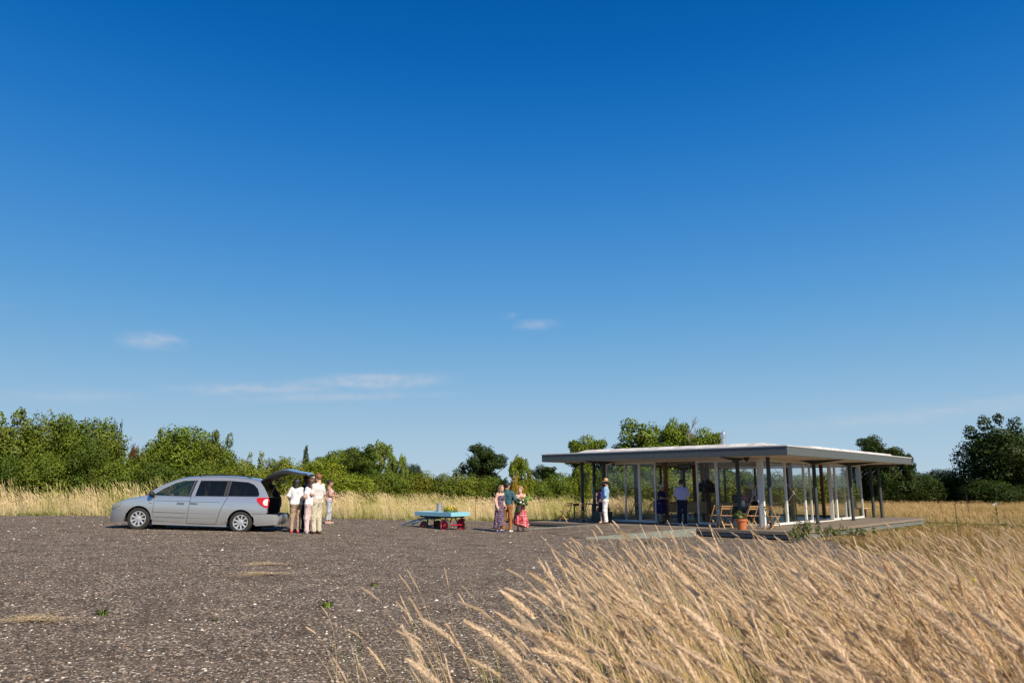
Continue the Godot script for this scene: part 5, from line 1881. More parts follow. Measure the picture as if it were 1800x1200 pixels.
	mb.grid(14, 6, func(a, b):
		var z := lerpf(-1, 1, a)
		var y := lerpf(0.22, 0.60, b)
		return Vector3(-0.10 * (1 - z * z) + 0.02 * (b - 0.5), y, z * van_w(0.0, y)), Vector3.LEFT)
	put("front_bumper", mb, lower, v)
	mb = MB.new()
	mb.grid(14, 4, func(a, b):
		var z := lerpf(-1, 1, a)
		var top := van_roof_pt(0.0, z)
		return Vector3(lerpf(-0.09 * (1 - z * z), 0.0, b), lerpf(0.60, top.y, b), z * lerpf(van_w(0.0, 0.60), absf(top.z / z) if absf(z) > 0.01 else 0.6, b)), Vector3.LEFT)
	put("nose_panel", mb, paint, v)
	mb = MB.new()
	mb.box(Vector3(-0.095, 0.63, 0), Vector3(0.03, 0.07, 0.7), 0.01)
	put("grille", mb, chrome, v)
	# rear: sill of the opening and bumper face
	mb = MB.new()
	mb.grid(14, 5, func(a, b):
		var z := lerpf(-1, 1, a)
		return Vector3(5.06 + 0.05 * (1 - z * z) - 0.12 * pow(absf(b - 0.55), 1.5), lerpf(0.29, 0.60, b), z * 0.80), Vector3.RIGHT)
	put("rear_bumper", mb, lower, v)
	mb = MB.new()
	mb.box(Vector3(4.92, 0.585, 0), Vector3(0.30, 0.03, 1.50), 0.008)
	put("load_sill", mb, black, v)
	# floor and underbody
	mb = MB.new()
	mb.box(Vector3(2.6, 0.50, 0), Vector3(4.3, 0.04, 1.62), 0.0)
	put("floor", mb, inner, v)
	mb = MB.new()
	mb.box(Vector3(2.46, 0.285, 0), Vector3(2.1, 0.18, 1.55), 0.02)
	mb.box(Vector3(0.35, 0.34, 0), Vector3(0.55, 0.22, 1.2), 0.02)
	mb.box(Vector3(4.7, 0.34, 0), Vector3(0.5, 0.14, 1.3), 0.02)
	mb.box(Vector3(3.98, 0.34, 0), Vector3(0.14, 0.14, 1.4), 0.02)
	mb.box(Vector3(0.95, 0.34, 0), Vector3(0.14, 0.14, 1.4), 0.02)
	mb.tube([Vector3(4.2, 0.24, 0.45), Vector3(4.9, 0.25, 0.5)], [0.05, 0.05], 8)
	put("underbody", mb, black, v)
	mb = MB.new()
	for h in [fh, rh]:
		for s in [-1.0, 1.0]:
			mb.lathe([Vector2(0.42, 0.55), Vector2(0.42, 0.93)], 20, Transform3D(Basis(Vector3(1, 0, 0), Vector3(0, 0, s), Vector3(0, 1, 0)), Vector3(h.x, h.y, 0)), -0.2, PI + 0.2)
	put("wheel_well", mb, black, v)
	mb = MB.new()
	mb.box(Vector3(1.15, 0.90, 0), Vector3(0.4, 0.22, 1.45), 0.05)
	put("dashboard", mb, inner, v)
	mb = MB.new()
	var sw := []
	for k in 17:
		sw.append(Vector3(1.52 + 0.06 * sin(TAU * k / 16), 1.0 + 0.17 * sin(TAU * k / 16), -0.38 + 0.18 * cos(TAU * k / 16)))
	mb.tube(sw, range(17).map(func(_k): return 0.014), 6, false)
	put("steering_wheel", mb, black, v)
	for row in [[1.95, 2], [2.85, 2], [3.75, 2]]:
		for z in [-0.38, 0.38]:
			mb = MB.new()
			mb.box(Vector3(row[0], 0.66, z), Vector3(0.5, 0.16, 0.52), 0.05)
			mb.box(Vector3(row[0] + 0.30, 1.00, z), Vector3(0.14, 0.62, 0.50), 0.05, Basis(Vector3.BACK, -0.18))
			mb.box(Vector3(row[0] + 0.38, 1.40, z), Vector3(0.10, 0.17, 0.27), 0.04, Basis(Vector3.BACK, -0.12))
			put("seat", mb, inner, v)
	# raised tailgate: outer skin, lining, rear screen, lamp and gas strut
	var gate := [[4.40, 1.665], [4.58, 1.80], [4.80, 1.925], [5.03, 2.005], [5.20, 2.025], [5.42, 1.985], [5.62, 1.955], [5.78, 1.945], [5.86, 1.89]]
	var gpt := func(a: float, b: float, drop: float) -> Vector3:
		var f: float = a * (gate.size() - 1)
		var i := mini(int(f), gate.size() - 2)
		var x := lerpf(gate[i][0], gate[i + 1][0], f - i)
		var y := lerpf(gate[i][1], gate[i + 1][1], f - i)
		var z := lerpf(-1, 1, b)
		var w := 0.66 + 0.10 * sin(PI * minf(1.0, a * 1.2))
		return Vector3(x, y - 0.05 * pow(absf(z), 3.0) - drop, z * w)
	mb = MB.new()
	mb.grid(24, 10, func(a, b): return gpt.call(a, b, 0.0), Vector3.UP)
	var tg := put("tailgate", mb, paint, v)
	mb = MB.new()
	mb.grid(24, 10, func(a, b): return gpt.call(a, b, 0.055 + 0.045 * sin(PI * minf(1.0, a * 1.05))), Vector3.DOWN)
	for b in [0.0, 1.0]:
		mb.grid(24, 1, func(a, t): return gpt.call(a, b, t * (0.055 + 0.045 * sin(PI * minf(1.0, a * 1.05)))), Vector3(0, 0, -1.0 if b == 0.0 else 1.0))
	mb.grid(1, 10, func(t, b): return gpt.call(1.0, b, t * 0.052), Vector3.RIGHT)
	put("lining", mb, black, tg)
	mb = MB.new()
	mb.grid(10, 8, func(a, b): return gpt.call(lerpf(0.06, 0.46, a), lerpf(0.1, 0.9, b), -0.006), Vector3.UP)
	put("rear_screen", mb, tint, tg)
	mb = MB.new()
	mb.box(Vector3(5.72, 1.88, 0.50), Vector3(0.10, 0.03, 0.16), 0.01)
	mb.box(Vector3(5.72, 1.88, -0.50), Vector3(0.10, 0.03, 0.16), 0.01)
	put("plate_lamp", mb, mat("clear_lens", Color.WHITE), tg)
	for s in [-1.0, 1.0]:
		mb = MB.new()
		mb.tube([Vector3(4.74, 1.20, 0.70 * s), Vector3(4.92, 1.55, 0.69 * s)], [0.013, 0.013], 6)
		mb.tube([Vector3(4.92, 1.55, 0.69 * s), Vector3(5.06, 1.93, 0.68 * s)], [0.007, 0.007], 6)
		put("gas_strut", mb, black, tg)
	# wheels
	for h in [fh, rh]:
		for s in [1.0, -1.0]:
			var w := Node3D.new()
			add(w, "wheel", v)
			w.position = Vector3(h.x, h.y, 0.835 * s)
			w.basis = Basis(Vector3(1, 0, 0), Vector3(0, 0, s), Vector3(0, -s, 0)) # local y points outwards
			mb = MB.new()
			mb.lathe([Vector2(0.225, 0.10), Vector2(0.25, 0.122), Vector2(0.30, 0.12), Vector2(0.33, 0.10), Vector2(0.343, 0.06), Vector2(0.343, -0.06), Vector2(0.33, -0.10), Vector2(0.24, -0.11)], 40)
			put("tyre", mb, rubber, w)
			mb = MB.new()
			mb.lathe([Vector2(0.195, 0.07), Vector2(0.205, 0.112), Vector2(0.226, 0.112), Vector2(0.228, 0.09)], 36)
			mb.lathe([Vector2(0.20, 0.10), Vector2(0.195, -0.05)], 36)
			for k in 9:
				var a := TAU * k / 9
				var d := Vector3(cos(a), 0, sin(a))
				mb.bar(d * 0.04 + Vector3(0, 0.085, 0), d * 0.205 + Vector3(0, 0.095, 0), 0.052, 0.024, 0.006)
			mb.lathe([Vector2(0.075, 0.06), Vector2(0.07, 0.105), Vector2(0.04, 0.115), Vector2(0.0, 0.116)], 20)
			put("rim", mb, alloy, w)
			mb = MB.new()
			mb.lathe([Vector2(0.198, 0.02), Vector2(0.0, 0.02)], 24)
			put("brake_disc", mb, mat("brake_dark", Color(0.03, 0.03, 0.03), 0.6, 0.3), w)

# ---------------------------------------------------------------- blue flatbed trolley
func build_cart() -> void:
	var blue := mottle(mat("pale_blue_paint", Color(0.26, 0.56, 0.69), 0.5), 0.6, Color(0.9, 0.9, 0.9), Color(1.04, 1.04, 1.04), 71)
	var frame := mat("blue_frame_paint", Color(0.07, 0.23, 0.38), 0.45)
	var red := mottle(mat("red_paint", Color(0.52, 0.022, 0.06), 0.5), 0.3, Color(0.75, 0.75, 0.75), Color(1.05, 1.05, 1.05), 73)
	var rust := mottle(mat("rusty_red", Color(0.34, 0.09, 0.05), 0.7), 0.2, Color(0.7, 0.7, 0.7), Color(1.1, 1.1, 1.1), 75)
	var tyre := mat("cart_tyre", Color(0.10, 0.085, 0.07), 0.9)
	var dark := mat("skirt_dark", Color.BLACK)
	# x runs from the tail to the drawbar, z across
	var dirx := Vector3(-0.75, 0, -0.66).normalized()
	var c := thing("flatbed_trolley", "light blue flatbed trolley with red wheels and lowered drawbars", "trolley", Vector3(-2.24, -0.135, -28.35))
	c.basis = Basis(dirx, Vector3.UP, dirx.cross(Vector3.UP))
	# body: origin at the near tail corner on the ground; bed length 1.95, width 0.95
	var L := 1.95
	var W := 0.95
	for k in 9:
		var mb := MB.new()
		mb.box(Vector3((k + 0.5) * L / 9, 0.685, W / 2), Vector3(L / 9 - 0.006, 0.025, W - 0.02), 0.003)
		put("bed_plank", mb, blue, c)
	for e in [[Vector3(L / 2, 0.635, 0.0), Vector3(L, 0.15, 0.03)], [Vector3(L / 2, 0.635, W), Vector3(L, 0.15, 0.03)], [Vector3(-0.016, 0.635, W / 2), Vector3(0.03, 0.15, W + 0.03)], [Vector3(L + 0.016, 0.635, W / 2), Vector3(0.03, 0.15, W + 0.03)]]:
		var mb := MB.new()
		mb.box(e[0], e[1], 0.006)
		put("side_board", mb, blue, c)
	var mb := MB.new()
	for z in [0.22, 0.73]:
		mb.box(Vector3(L / 2, 0.53, z), Vector3(L - 0.1, 0.06, 0.06), 0.004)
	mb.box(Vector3(0.3, 0.53, W / 2), Vector3(0.06, 0.055, W - 0.1), 0.004)
	mb.box(Vector3(1.6, 0.525, W / 2), Vector3(0.4, 0.05, 0.4), 0.004)
	put("chassis", mb, dark, c)
	mb = MB.new()
	mb.box(Vector3(1.58, 0.45, W / 2), Vector3(0.07, 0.06, 0.66), 0.006)
	mb.box(Vector3(1.58, 0.45, W / 2), Vector3(0.62, 0.06, 0.07), 0.006)
	mb.bar(Vector3(1.30, 0.45, W / 2 - 0.25), Vector3(2.02, 0.43, W / 2 - 0.16), 0.05, 0.05, 0.005)
	mb.bar(Vector3(1.30, 0.45, W / 2 + 0.25), Vector3(2.02, 0.43, W / 2 + 0.16), 0.05, 0.05, 0.005)
	mb.lathe([Vector2(0.2, 0.48), Vector2(0.2, 0.50), Vector2(0.0, 0.50)], 20, Transform3D(Basis.IDENTITY, Vector3(1.58, 0, W / 2)))
	put("turntable", mb, frame, c)
	# two drawbars that rest on the gravel
	for z in [-0.22, 0.30]:
		mb = MB.new()
		mb.bar(Vector3(1.98, 0.53 if z > 0 else 0.44, W / 2 + z * 0.8), Vector3(3.35, 0.05, W / 2 + z * 1.2), 0.05, 0.045, 0.006)
		put("drawbar", mb, frame, c)
	mb = MB.new()
	mb.tube([Vector3(2.5, 0.28, W / 2 - 0.24), Vector3(2.5, 0.30, W / 2 + 0.30)], [0.014, 0.014], 6)
	put("drawbar_tie", mb, frame, c)
	mb = MB.new()
	mb.tube([Vector3(0.34, 0.235, 0.06), Vector3(0.34, 0.235, W - 0.06)], [0.032, 0.032], 8)
	for z in [0.22, 0.73]:
		mb.bar(Vector3(0.34, 0.24, z), Vector3(0.16, 0.51, z), 0.03, 0.035)
		mb.bar(Vector3(0.34, 0.24, z), Vector3(0.52, 0.51, z), 0.03, 0.035)
	put("rear_axle", mb, red, c)
	mb = MB.new()
	mb.tube([Vector3(1.58, 0.18, 0.14), Vector3(1.58, 0.18, W - 0.14)], [0.025, 0.025], 8)
	for z in [0.3, 0.65]:
		mb.bar(Vector3(1.58, 0.18, z), Vector3(1.58, 0.44, z), 0.04, 0.04)
	put("front_axle", mb, dark, c)
	for e in [[0.34, 0.04, 0.24, red, -1.0], [0.34, W - 0.04, 0.24, red, 1.0], [1.58, 0.12, 0.185, rust, -1.0], [1.58, W - 0.12, 0.185, rust, 1.0]]:
		var w := Node3D.new()
		add(w, "wheel", c)
		var r: float = e[2]
		w.position = Vector3(e[0], r - 0.004, e[1])
		w.basis = Basis(Vector3(1, 0, 0), Vector3(0, 0, e[4]), Vector3(0, -e[4], 0))
		mb = MB.new()
		mb.lathe([Vector2(r * 0.72, 0.045), Vector2(r * 0.9, 0.055), Vector2(r * 0.98, 0.035), Vector2(r, 0.0), Vector2(r * 0.98, -0.035), Vector2(r * 0.9, -0.055), Vector2(r * 0.72, -0.045)], 28)
		put("tyre", mb, tyre, w)
		mb = MB.new()
		mb.lathe([Vector2(r * 0.73, 0.05), Vector2(r * 0.66, 0.05), Vector2(r * 0.55, 0.0), Vector2(r * 0.28, 0.015), Vector2(r * 0.25, 0.06), Vector2(r * 0.12, 0.065), Vector2(0.0, 0.065)], 28)
		mb.lathe([Vector2(r * 0.73, -0.05), Vector2(r * 0.5, -0.02), Vector2(0.0, -0.02)], 28)
		for k in 5:
			var a := TAU * k / 5
			mb.lathe([Vector2(0.012, 0.0), Vector2(0.012, 0.02), Vector2(0.0, 0.02)], 6, Transform3D(Basis.IDENTITY, Vector3(cos(a) * r * 0.4, 0.01, sin(a) * r * 0.4)))
		put("rim", mb, e[3], w)
	# what stands on the bed
	var can := thing("metal_can", "grey galvanised metal can standing at the back of the trolley bed", "can", c.transform * Vector3(1.35, 0.698, 0.68))
	mb = MB.new()
	mb.lathe([Vector2(0.0, 0.001), Vector2(0.095, 0.001), Vector2(0.10, 0.02), Vector2(0.10, 0.30), Vector2(0.107, 0.305), Vector2(0.107, 0.325), Vector2(0.096, 0.325), Vector2(0.094, 0.06), Vector2(0.0, 0.05)], 24)
	put("barrel", mb, mottle(mat("can_zinc", Color(0.36, 0.36, 0.38), 0.5, 0.3), 0.2, Color(0.8, 0.8, 0.8), Color(1.05, 1.05, 1.05), 77), can)
	mb = MB.new()
	mb.tube([Vector3(0.10, 0.2, 0), Vector3(0.15, 0.22, 0), Vector3(0.15, 0.10, 0), Vector3(0.10, 0.08, 0)], [0.008, 0.008, 0.008, 0.008], 6)
	put("handle", mb, dark, can)
	var fl := thing("flower_tray", "low tray heaped with yellow flowers on the trolley bed", "flowers", c.transform * Vector3(0.66, 0.698, 0.62))
	var rng := RandomNumberGenerator.new()
	rng.seed = 90
	mb = MB.new()
	mb.box(Vector3(0, 0.035, 0), Vector3(0.40, 0.07, 0.40), 0.01)
	put("tray", mb, dark, fl)
	var vivid := mat("vivid_leaves", Color(1, 1, 1), 0.6)
	vivid.vertex_color_use_as_albedo = true
	mb = MB.new()
	flower_mass(rng, mb, Vector3(0, 0.05, 0), Vector3(0.30, 0.16, 0.30), 300, 0.035, [Color(0.08, 0.14, 0.02), Color(0.12, 0.18, 0.03), Color(0.05, 0.09, 0.02)])
	put("leaves", mb, vivid, fl)
	mb = MB.new()
	flower_mass(rng, mb, Vector3(0, 0.09, 0), Vector3(0.29, 0.16, 0.29), 150, 0.026, [Color(0.75, 0.50, 0.01), Color(0.80, 0.60, 0.03), Color(0.70, 0.36, 0.01)])
	put("blossoms", mb, vivid, fl)
	mb = MB.new()
	for k in 5:
		mb.tube([Vector3(-0.02 + k * 0.015, 0.1, 0), Vector3(-0.03 + k * 0.02, 0.30, 0.01), Vector3(-0.05 + k * 0.03, 0.44 - k * 0.03, 0.02)], [0.004, 0.003, 0.002], 4)
	put("stalks", mb, mats["dry_grass"], fl)

# ---------------------------------------------------------------- thin stakes in the field
func build_stakes() -> void:
	var m := mat("stake_iron", Color(0.07, 0.055, 0.045), 0.8)
	var wire := mat("stake_wire", Color(0.25, 0.22, 0.19), 0.6, 0.4)
	var i := 0
	for e in [[-1.75, 37.2, 1.1, 0.0, "thin dark stake in the meadow grass between trolley and couple"], [17.35, 30.2, 1.15, -0.03, "thin stake nearest to the right end of the deck"], [26.0, 44.0, 1.35, -0.05, "thin leaning stake in the field just beyond the lawn strip"],
		[24.9, 36.6, 1.2, -0.04, "thin stake left of the pair near the white flower head"], [27.9, 39.5, 1.35, -0.02, "thin stake, right one of the pair near the white flower head"], [30.6, 42.0, 1.4, 0.02, "thin stake at the right edge of the field"]]:
		var mb := MB.new()
		mb.tube([Vector3(0, -0.1, 0), Vector3(e[3] * 0.5, e[2] * 0.5, 0), Vector3(e[3], e[2], 0)], [0.014, 0.013, 0.012], 6)
		if i in [1, 3]:
			mb.bar(Vector3(e[3] - 0.03, e[2] - 0.02, 0), Vector3(e[3] + 0.09, e[2] + 0.04, 0), 0.02, 0.03)
		var o := put("stake", mb, m)
		o.position = on_ground(e[0], e[1])
		tag(o, e[4], "stake", "thin stakes standing in the grass")
		i += 1
	for e in [[on_ground(24.86, 36.6, 1.1), on_ground(27.88, 39.5, 1.25), "thin wire strung between the two stakes near the white flower"], [on_ground(27.88, 39.5, 1.2), on_ground(30.6, 42.0, 1.3), "thin wire strung from the pair to the last stake"]]:
		var mb := MB.new()
		var p: Vector3 = e[0]
		var q: Vector3 = e[1]
		mb.tube([p, p.lerp(q, 0.5) - Vector3(0, 0.05, 0), q], [0.004, 0.004, 0.004], 4)
		tag(put("wire", mb, wire), e[2], "wire")

# ---------------------------------------------------------------- people
var head_proto: MB
var hand_proto: MB
var hair_protos := {}

func make_people_protos() -> void:
	var f := Field.new(Vector3(-0.13, -0.2, -0.16), Vector3(0.13, 0.17, 0.16), 0.009, 90.0)
	f.cap(Vector3(0, 0.035, -0.02), Vector3(0, 0.045, 0.0), 0.078, 0.075)
	f.cap(Vector3(0, 0.02, -0.035), Vector3(0, 0.03, -0.03), 0.078, 0.078)
	f.cap(Vector3(0, -0.015, 0.03), Vector3(0, -0.085, 0.055), 0.060, 0.034)
	f.cap(Vector3(-0.045, -0.06, 0.01), Vector3(-0.01, -0.095, 0.05), 0.03, 0.024)
	f.cap(Vector3(0.045, -0.06, 0.01), Vector3(0.01, -0.095, 0.05), 0.03, 0.024)
	f.cap(Vector3(-0.038, -0.025, 0.055), Vector3(0.038, -0.025, 0.055), 0.024, 0.024)
	f.cap(Vector3(-0.04, 0.022, 0.068), Vector3(0.04, 0.022, 0.068), 0.015, 0.015)
	f.cap(Vector3(0, 0.005, 0.085), Vector3(0, -0.032, 0.103), 0.009, 0.013)
	f.cap(Vector3(-0.018, -0.062, 0.079), Vector3(0.018, -0.062, 0.079), 0.009, 0.009)
	for s in [-1.0, 1.0]:
		f.cap(Vector3(0.078 * s, 0.012, -0.012), Vector3(0.076 * s, -0.024, -0.004), 0.016, 0.011, Vector3(1.8, 1, 1))
	f.cap(Vector3(0, -0.06, -0.03), Vector3(0, -0.19, -0.045), 0.054, 0.058)
	head_proto = f.surface()
	for q in head_proto.v.size():
		var p := head_proto.v[q]
		var col := Color.WHITE
		if p.z > 0.05:
			var ex := Vector2(absf(p.x) - 0.033, (p.y - 0.003) * 1.4).length()
			if ex < 0.013: col = Color(0.25, 0.22, 0.22)
			elif absf(p.y - 0.025) < 0.008 and absf(p.x) > 0.014 and absf(p.x) < 0.055: col = Color(0.4, 0.33, 0.3)
			elif absf(p.y + 0.062) < 0.010 and absf(p.x) < 0.026 and p.z > 0.075: col = Color(0.9, 0.55, 0.55)
			elif absf(p.x) > 0.02 and p.y < -0.01 and p.y > -0.05: col = Color(1.05, 0.92, 0.9)
		head_proto.c[q] = col
	# a relaxed hand: wrist at the origin, fingers down, palm towards -x, thumb forward (+z)
	f = Field.new(Vector3(-0.07, -0.21, -0.06), Vector3(0.04, 0.03, 0.09), 0.0055, 190.0)
	f.cap(Vector3(0, 0.015, 0), Vector3(0, -0.02, 0), 0.025, 0.024, Vector3(1.25, 1, 0.9))
	for k in 4:
		var z := [0.030, 0.010, -0.010, -0.028][k] as float
		var l := [0.070, 0.078, 0.072, 0.056][k] as float
		var kn := Vector3(0.0, -0.088 + absf(k - 1.2) * 0.004, z)
		f.cap(Vector3(0.0, -0.02, z * 0.6), kn, 0.015, 0.0125)
		var curl := 0.30 + 0.08 * k
		var p1 := kn + Vector3(-sin(curl * 0.6), -cos(curl * 0.6), z * 0.5) * l * 0.45
		var p2 := p1 + Vector3(-sin(curl * 1.8), -cos(curl * 1.8), 0) * l * 0.32
		var p3 := p2 + Vector3(-sin(curl * 2.8), -cos(curl * 2.8), 0) * l * 0.25
		f.cap(kn, p1, 0.0098, 0.0088); f.cap(p1, p2, 0.0088, 0.008); f.cap(p2, p3, 0.008, 0.007)
	f.cap(Vector3(-0.004, -0.022, 0.018), Vector3(-0.014, -0.052, 0.046), 0.0165, 0.0125)
	f.cap(Vector3(-0.014, -0.052, 0.046), Vector3(-0.022, -0.082, 0.056), 0.0115, 0.010)
	f.cap(Vector3(-0.022, -0.082, 0.056), Vector3(-0.027, -0.104, 0.055), 0.0095, 0.0075)
	hand_proto = f.surface()
	for style in ["short", "bob", "long", "bun", "updo"]:
		f = Field.new(Vector3(-0.17, -0.42, -0.26), Vector3(0.17, 0.20, 0.16), 0.013, 60.0)
		f.cap(Vector3(0, 0.042, -0.025), Vector3(0, 0.046, 0.0), 0.086, 0.082)
		f.cap(Vector3(0, 0.005, -0.042), Vector3(0, 0.03, -0.036), 0.078, 0.082)
		var clips := [Plane(Vector3(0, -0.55, 0.84), 0.018)]
		match style:
			"short":
				f.cap(Vector3(0, 0.075, 0.045), Vector3(0, 0.09, 0.0), 0.045, 0.05)
				clips = [Plane(Vector3(0, -0.62, 0.78), 0.010), Plane(Vector3.DOWN, 0.052)]
			"bob":
				for s in [-1.0, 1.0]:
					f.cap(Vector3(0.068 * s, 0.03, 0.0), Vector3(0.075 * s, -0.12, 0.0), 0.040, 0.036)
					f.cap(Vector3(0.05 * s, 0.03, -0.06), Vector3(0.06 * s, -0.15, -0.055), 0.05, 0.04)
				f.cap(Vector3(0, 0.0, -0.08), Vector3(0, -0.16, -0.075), 0.055, 0.045)
				f.cap(Vector3(-0.05, 0.085, 0.045), Vector3(0.05, 0.09, 0.04), 0.03, 0.03)
				clips = [Plane(Vector3(0, -0.25, 0.97), 0.045)]
			"long":
				for s in [-1.0, 1.0]:
					f.cap(Vector3(0.07 * s, 0.03, 0.0), Vector3(0.085 * s, -0.20, 0.015), 0.038, 0.032)
					f.cap(Vector3(0.055 * s, 0.0, -0.06), Vector3(0.08 * s, -0.30, -0.07), 0.05, 0.035)
				f.cap(Vector3(0, 0.0, -0.085), Vector3(0, -0.33, -0.09), 0.055, 0.04)
				f.cap(Vector3(-0.05, 0.085, 0.045), Vector3(0.05, 0.09, 0.04), 0.03, 0.03)
				clips = [Plane(Vector3(0, -0.25, 0.97), 0.045)]
			"bun":
				f.cap(Vector3(0, 0.06, -0.13), Vector3(0, 0.08, -0.14), 0.052, 0.05)
				f.cap(Vector3(-0.04, 0.09, 0.03), Vector3(0.04, 0.09, 0.03), 0.03, 0.03)
			"updo":
				f.cap(Vector3(-0.03, 0.01, -0.13), Vector3(0.03, 0.01, -0.13), 0.048, 0.048)
				f.cap(Vector3(-0.05, 0.085, 0.04), Vector3(0.05, 0.09, 0.035), 0.032, 0.032)
				for s in [-1.0, 1.0]:
					f.cap(Vector3(0.075 * s, 0.02, 0.03), Vector3(0.08 * s, -0.07, 0.035), 0.014, 0.008)
		var hb := f.surface(clips)
		var strand := noise(FastNoiseLite.TYPE_SIMPLEX, 22.0, 3, 2)
		for q in hb.v.size():
			var p := hb.v[q]
			var d := strand.get_noise_3d(p.x * 2.2, p.y * 0.8, p.z * 2.2)
			hb.v[q] = p + hb.n[q] * d * 0.010
			hb.n[q] = (hb.n[q] + Vector3(strand.get_noise_3d(p.x * 3, p.y, p.z * 3 + 5), 0.2 * d, strand.get_noise_3d(p.z * 3, p.x * 3, 9)) * 0.7).normalized()
			hb.c[q] = Color(1, 1, 1) * (1.0 + 0.5 * d)
		hair_protos[style] = hb

func cloth(key: String, lin: Color, rough := 0.85) -> StandardMaterial3D:
	if mats.has(key):
		return mats[key]
	var m := mat(key, lin, rough, 0.0, 0.25)
	m.albedo_texture = noise_tex(noise(FastNoiseLite.TYPE_SIMPLEX_SMOOTH, 0.03, key.length(), 3), [[0.0, Color(0.88, 0.88, 0.88)], [1.0, Color(1.05, 1.05, 1.05)]], 128)
	return tri_planar(m, 0.5, false)

func print_cloth(key: String, ground: Color, a: Color, b: Color, tile: float, fill: float) -> StandardMaterial3D:
	var f := noise(FastNoiseLite.TYPE_CELLULAR, 0.05, key.length() + 3, 1)
	f.cellular_return_type = FastNoiseLite.RETURN_CELL_VALUE
	f.domain_warp_enabled = true
	f.domain_warp_amplitude = 14.0
	f.domain_warp_frequency = 0.04
	var m := mat(key, Color(1, 1, 1), 0.8, 0.0, 0.25)
	m.albedo_texture = noise_tex(f, [[0.0, ground], [1.0 - fill, a], [1.0 - fill * 0.35, b]], 256, true)
	return tri_planar(m, tile, false)

# folds in the cloth: the shading bends where the surface would crease
func folds(mb: MB, amount: float, sd: int) -> MB:
	var nz := noise(FastNoiseLite.TYPE_SIMPLEX, 1.0, sd, 3)
	for q in mb.v.size():
		var p := mb.v[q]
		var c := Vector3(p.x * 13.0, p.y * 6.5 + absf(p.x) * 9.0, p.z * 13.0)
		var h := nz.get_noise_3dv(c)
		var gr := Vector3(nz.get_noise_3dv(c + Vector3(0.3, 0, 0)) - h, (nz.get_noise_3dv(c + Vector3(0, 0.3, 0)) - h) * 0.8, nz.get_noise_3dv(c + Vector3(0, 0, 0.3)) - h)
		mb.v[q] = p + mb.n[q] * h * 0.009 * amount
		mb.n[q] = (mb.n[q] - gr * 0.7 * amount).normalized()
	return mb

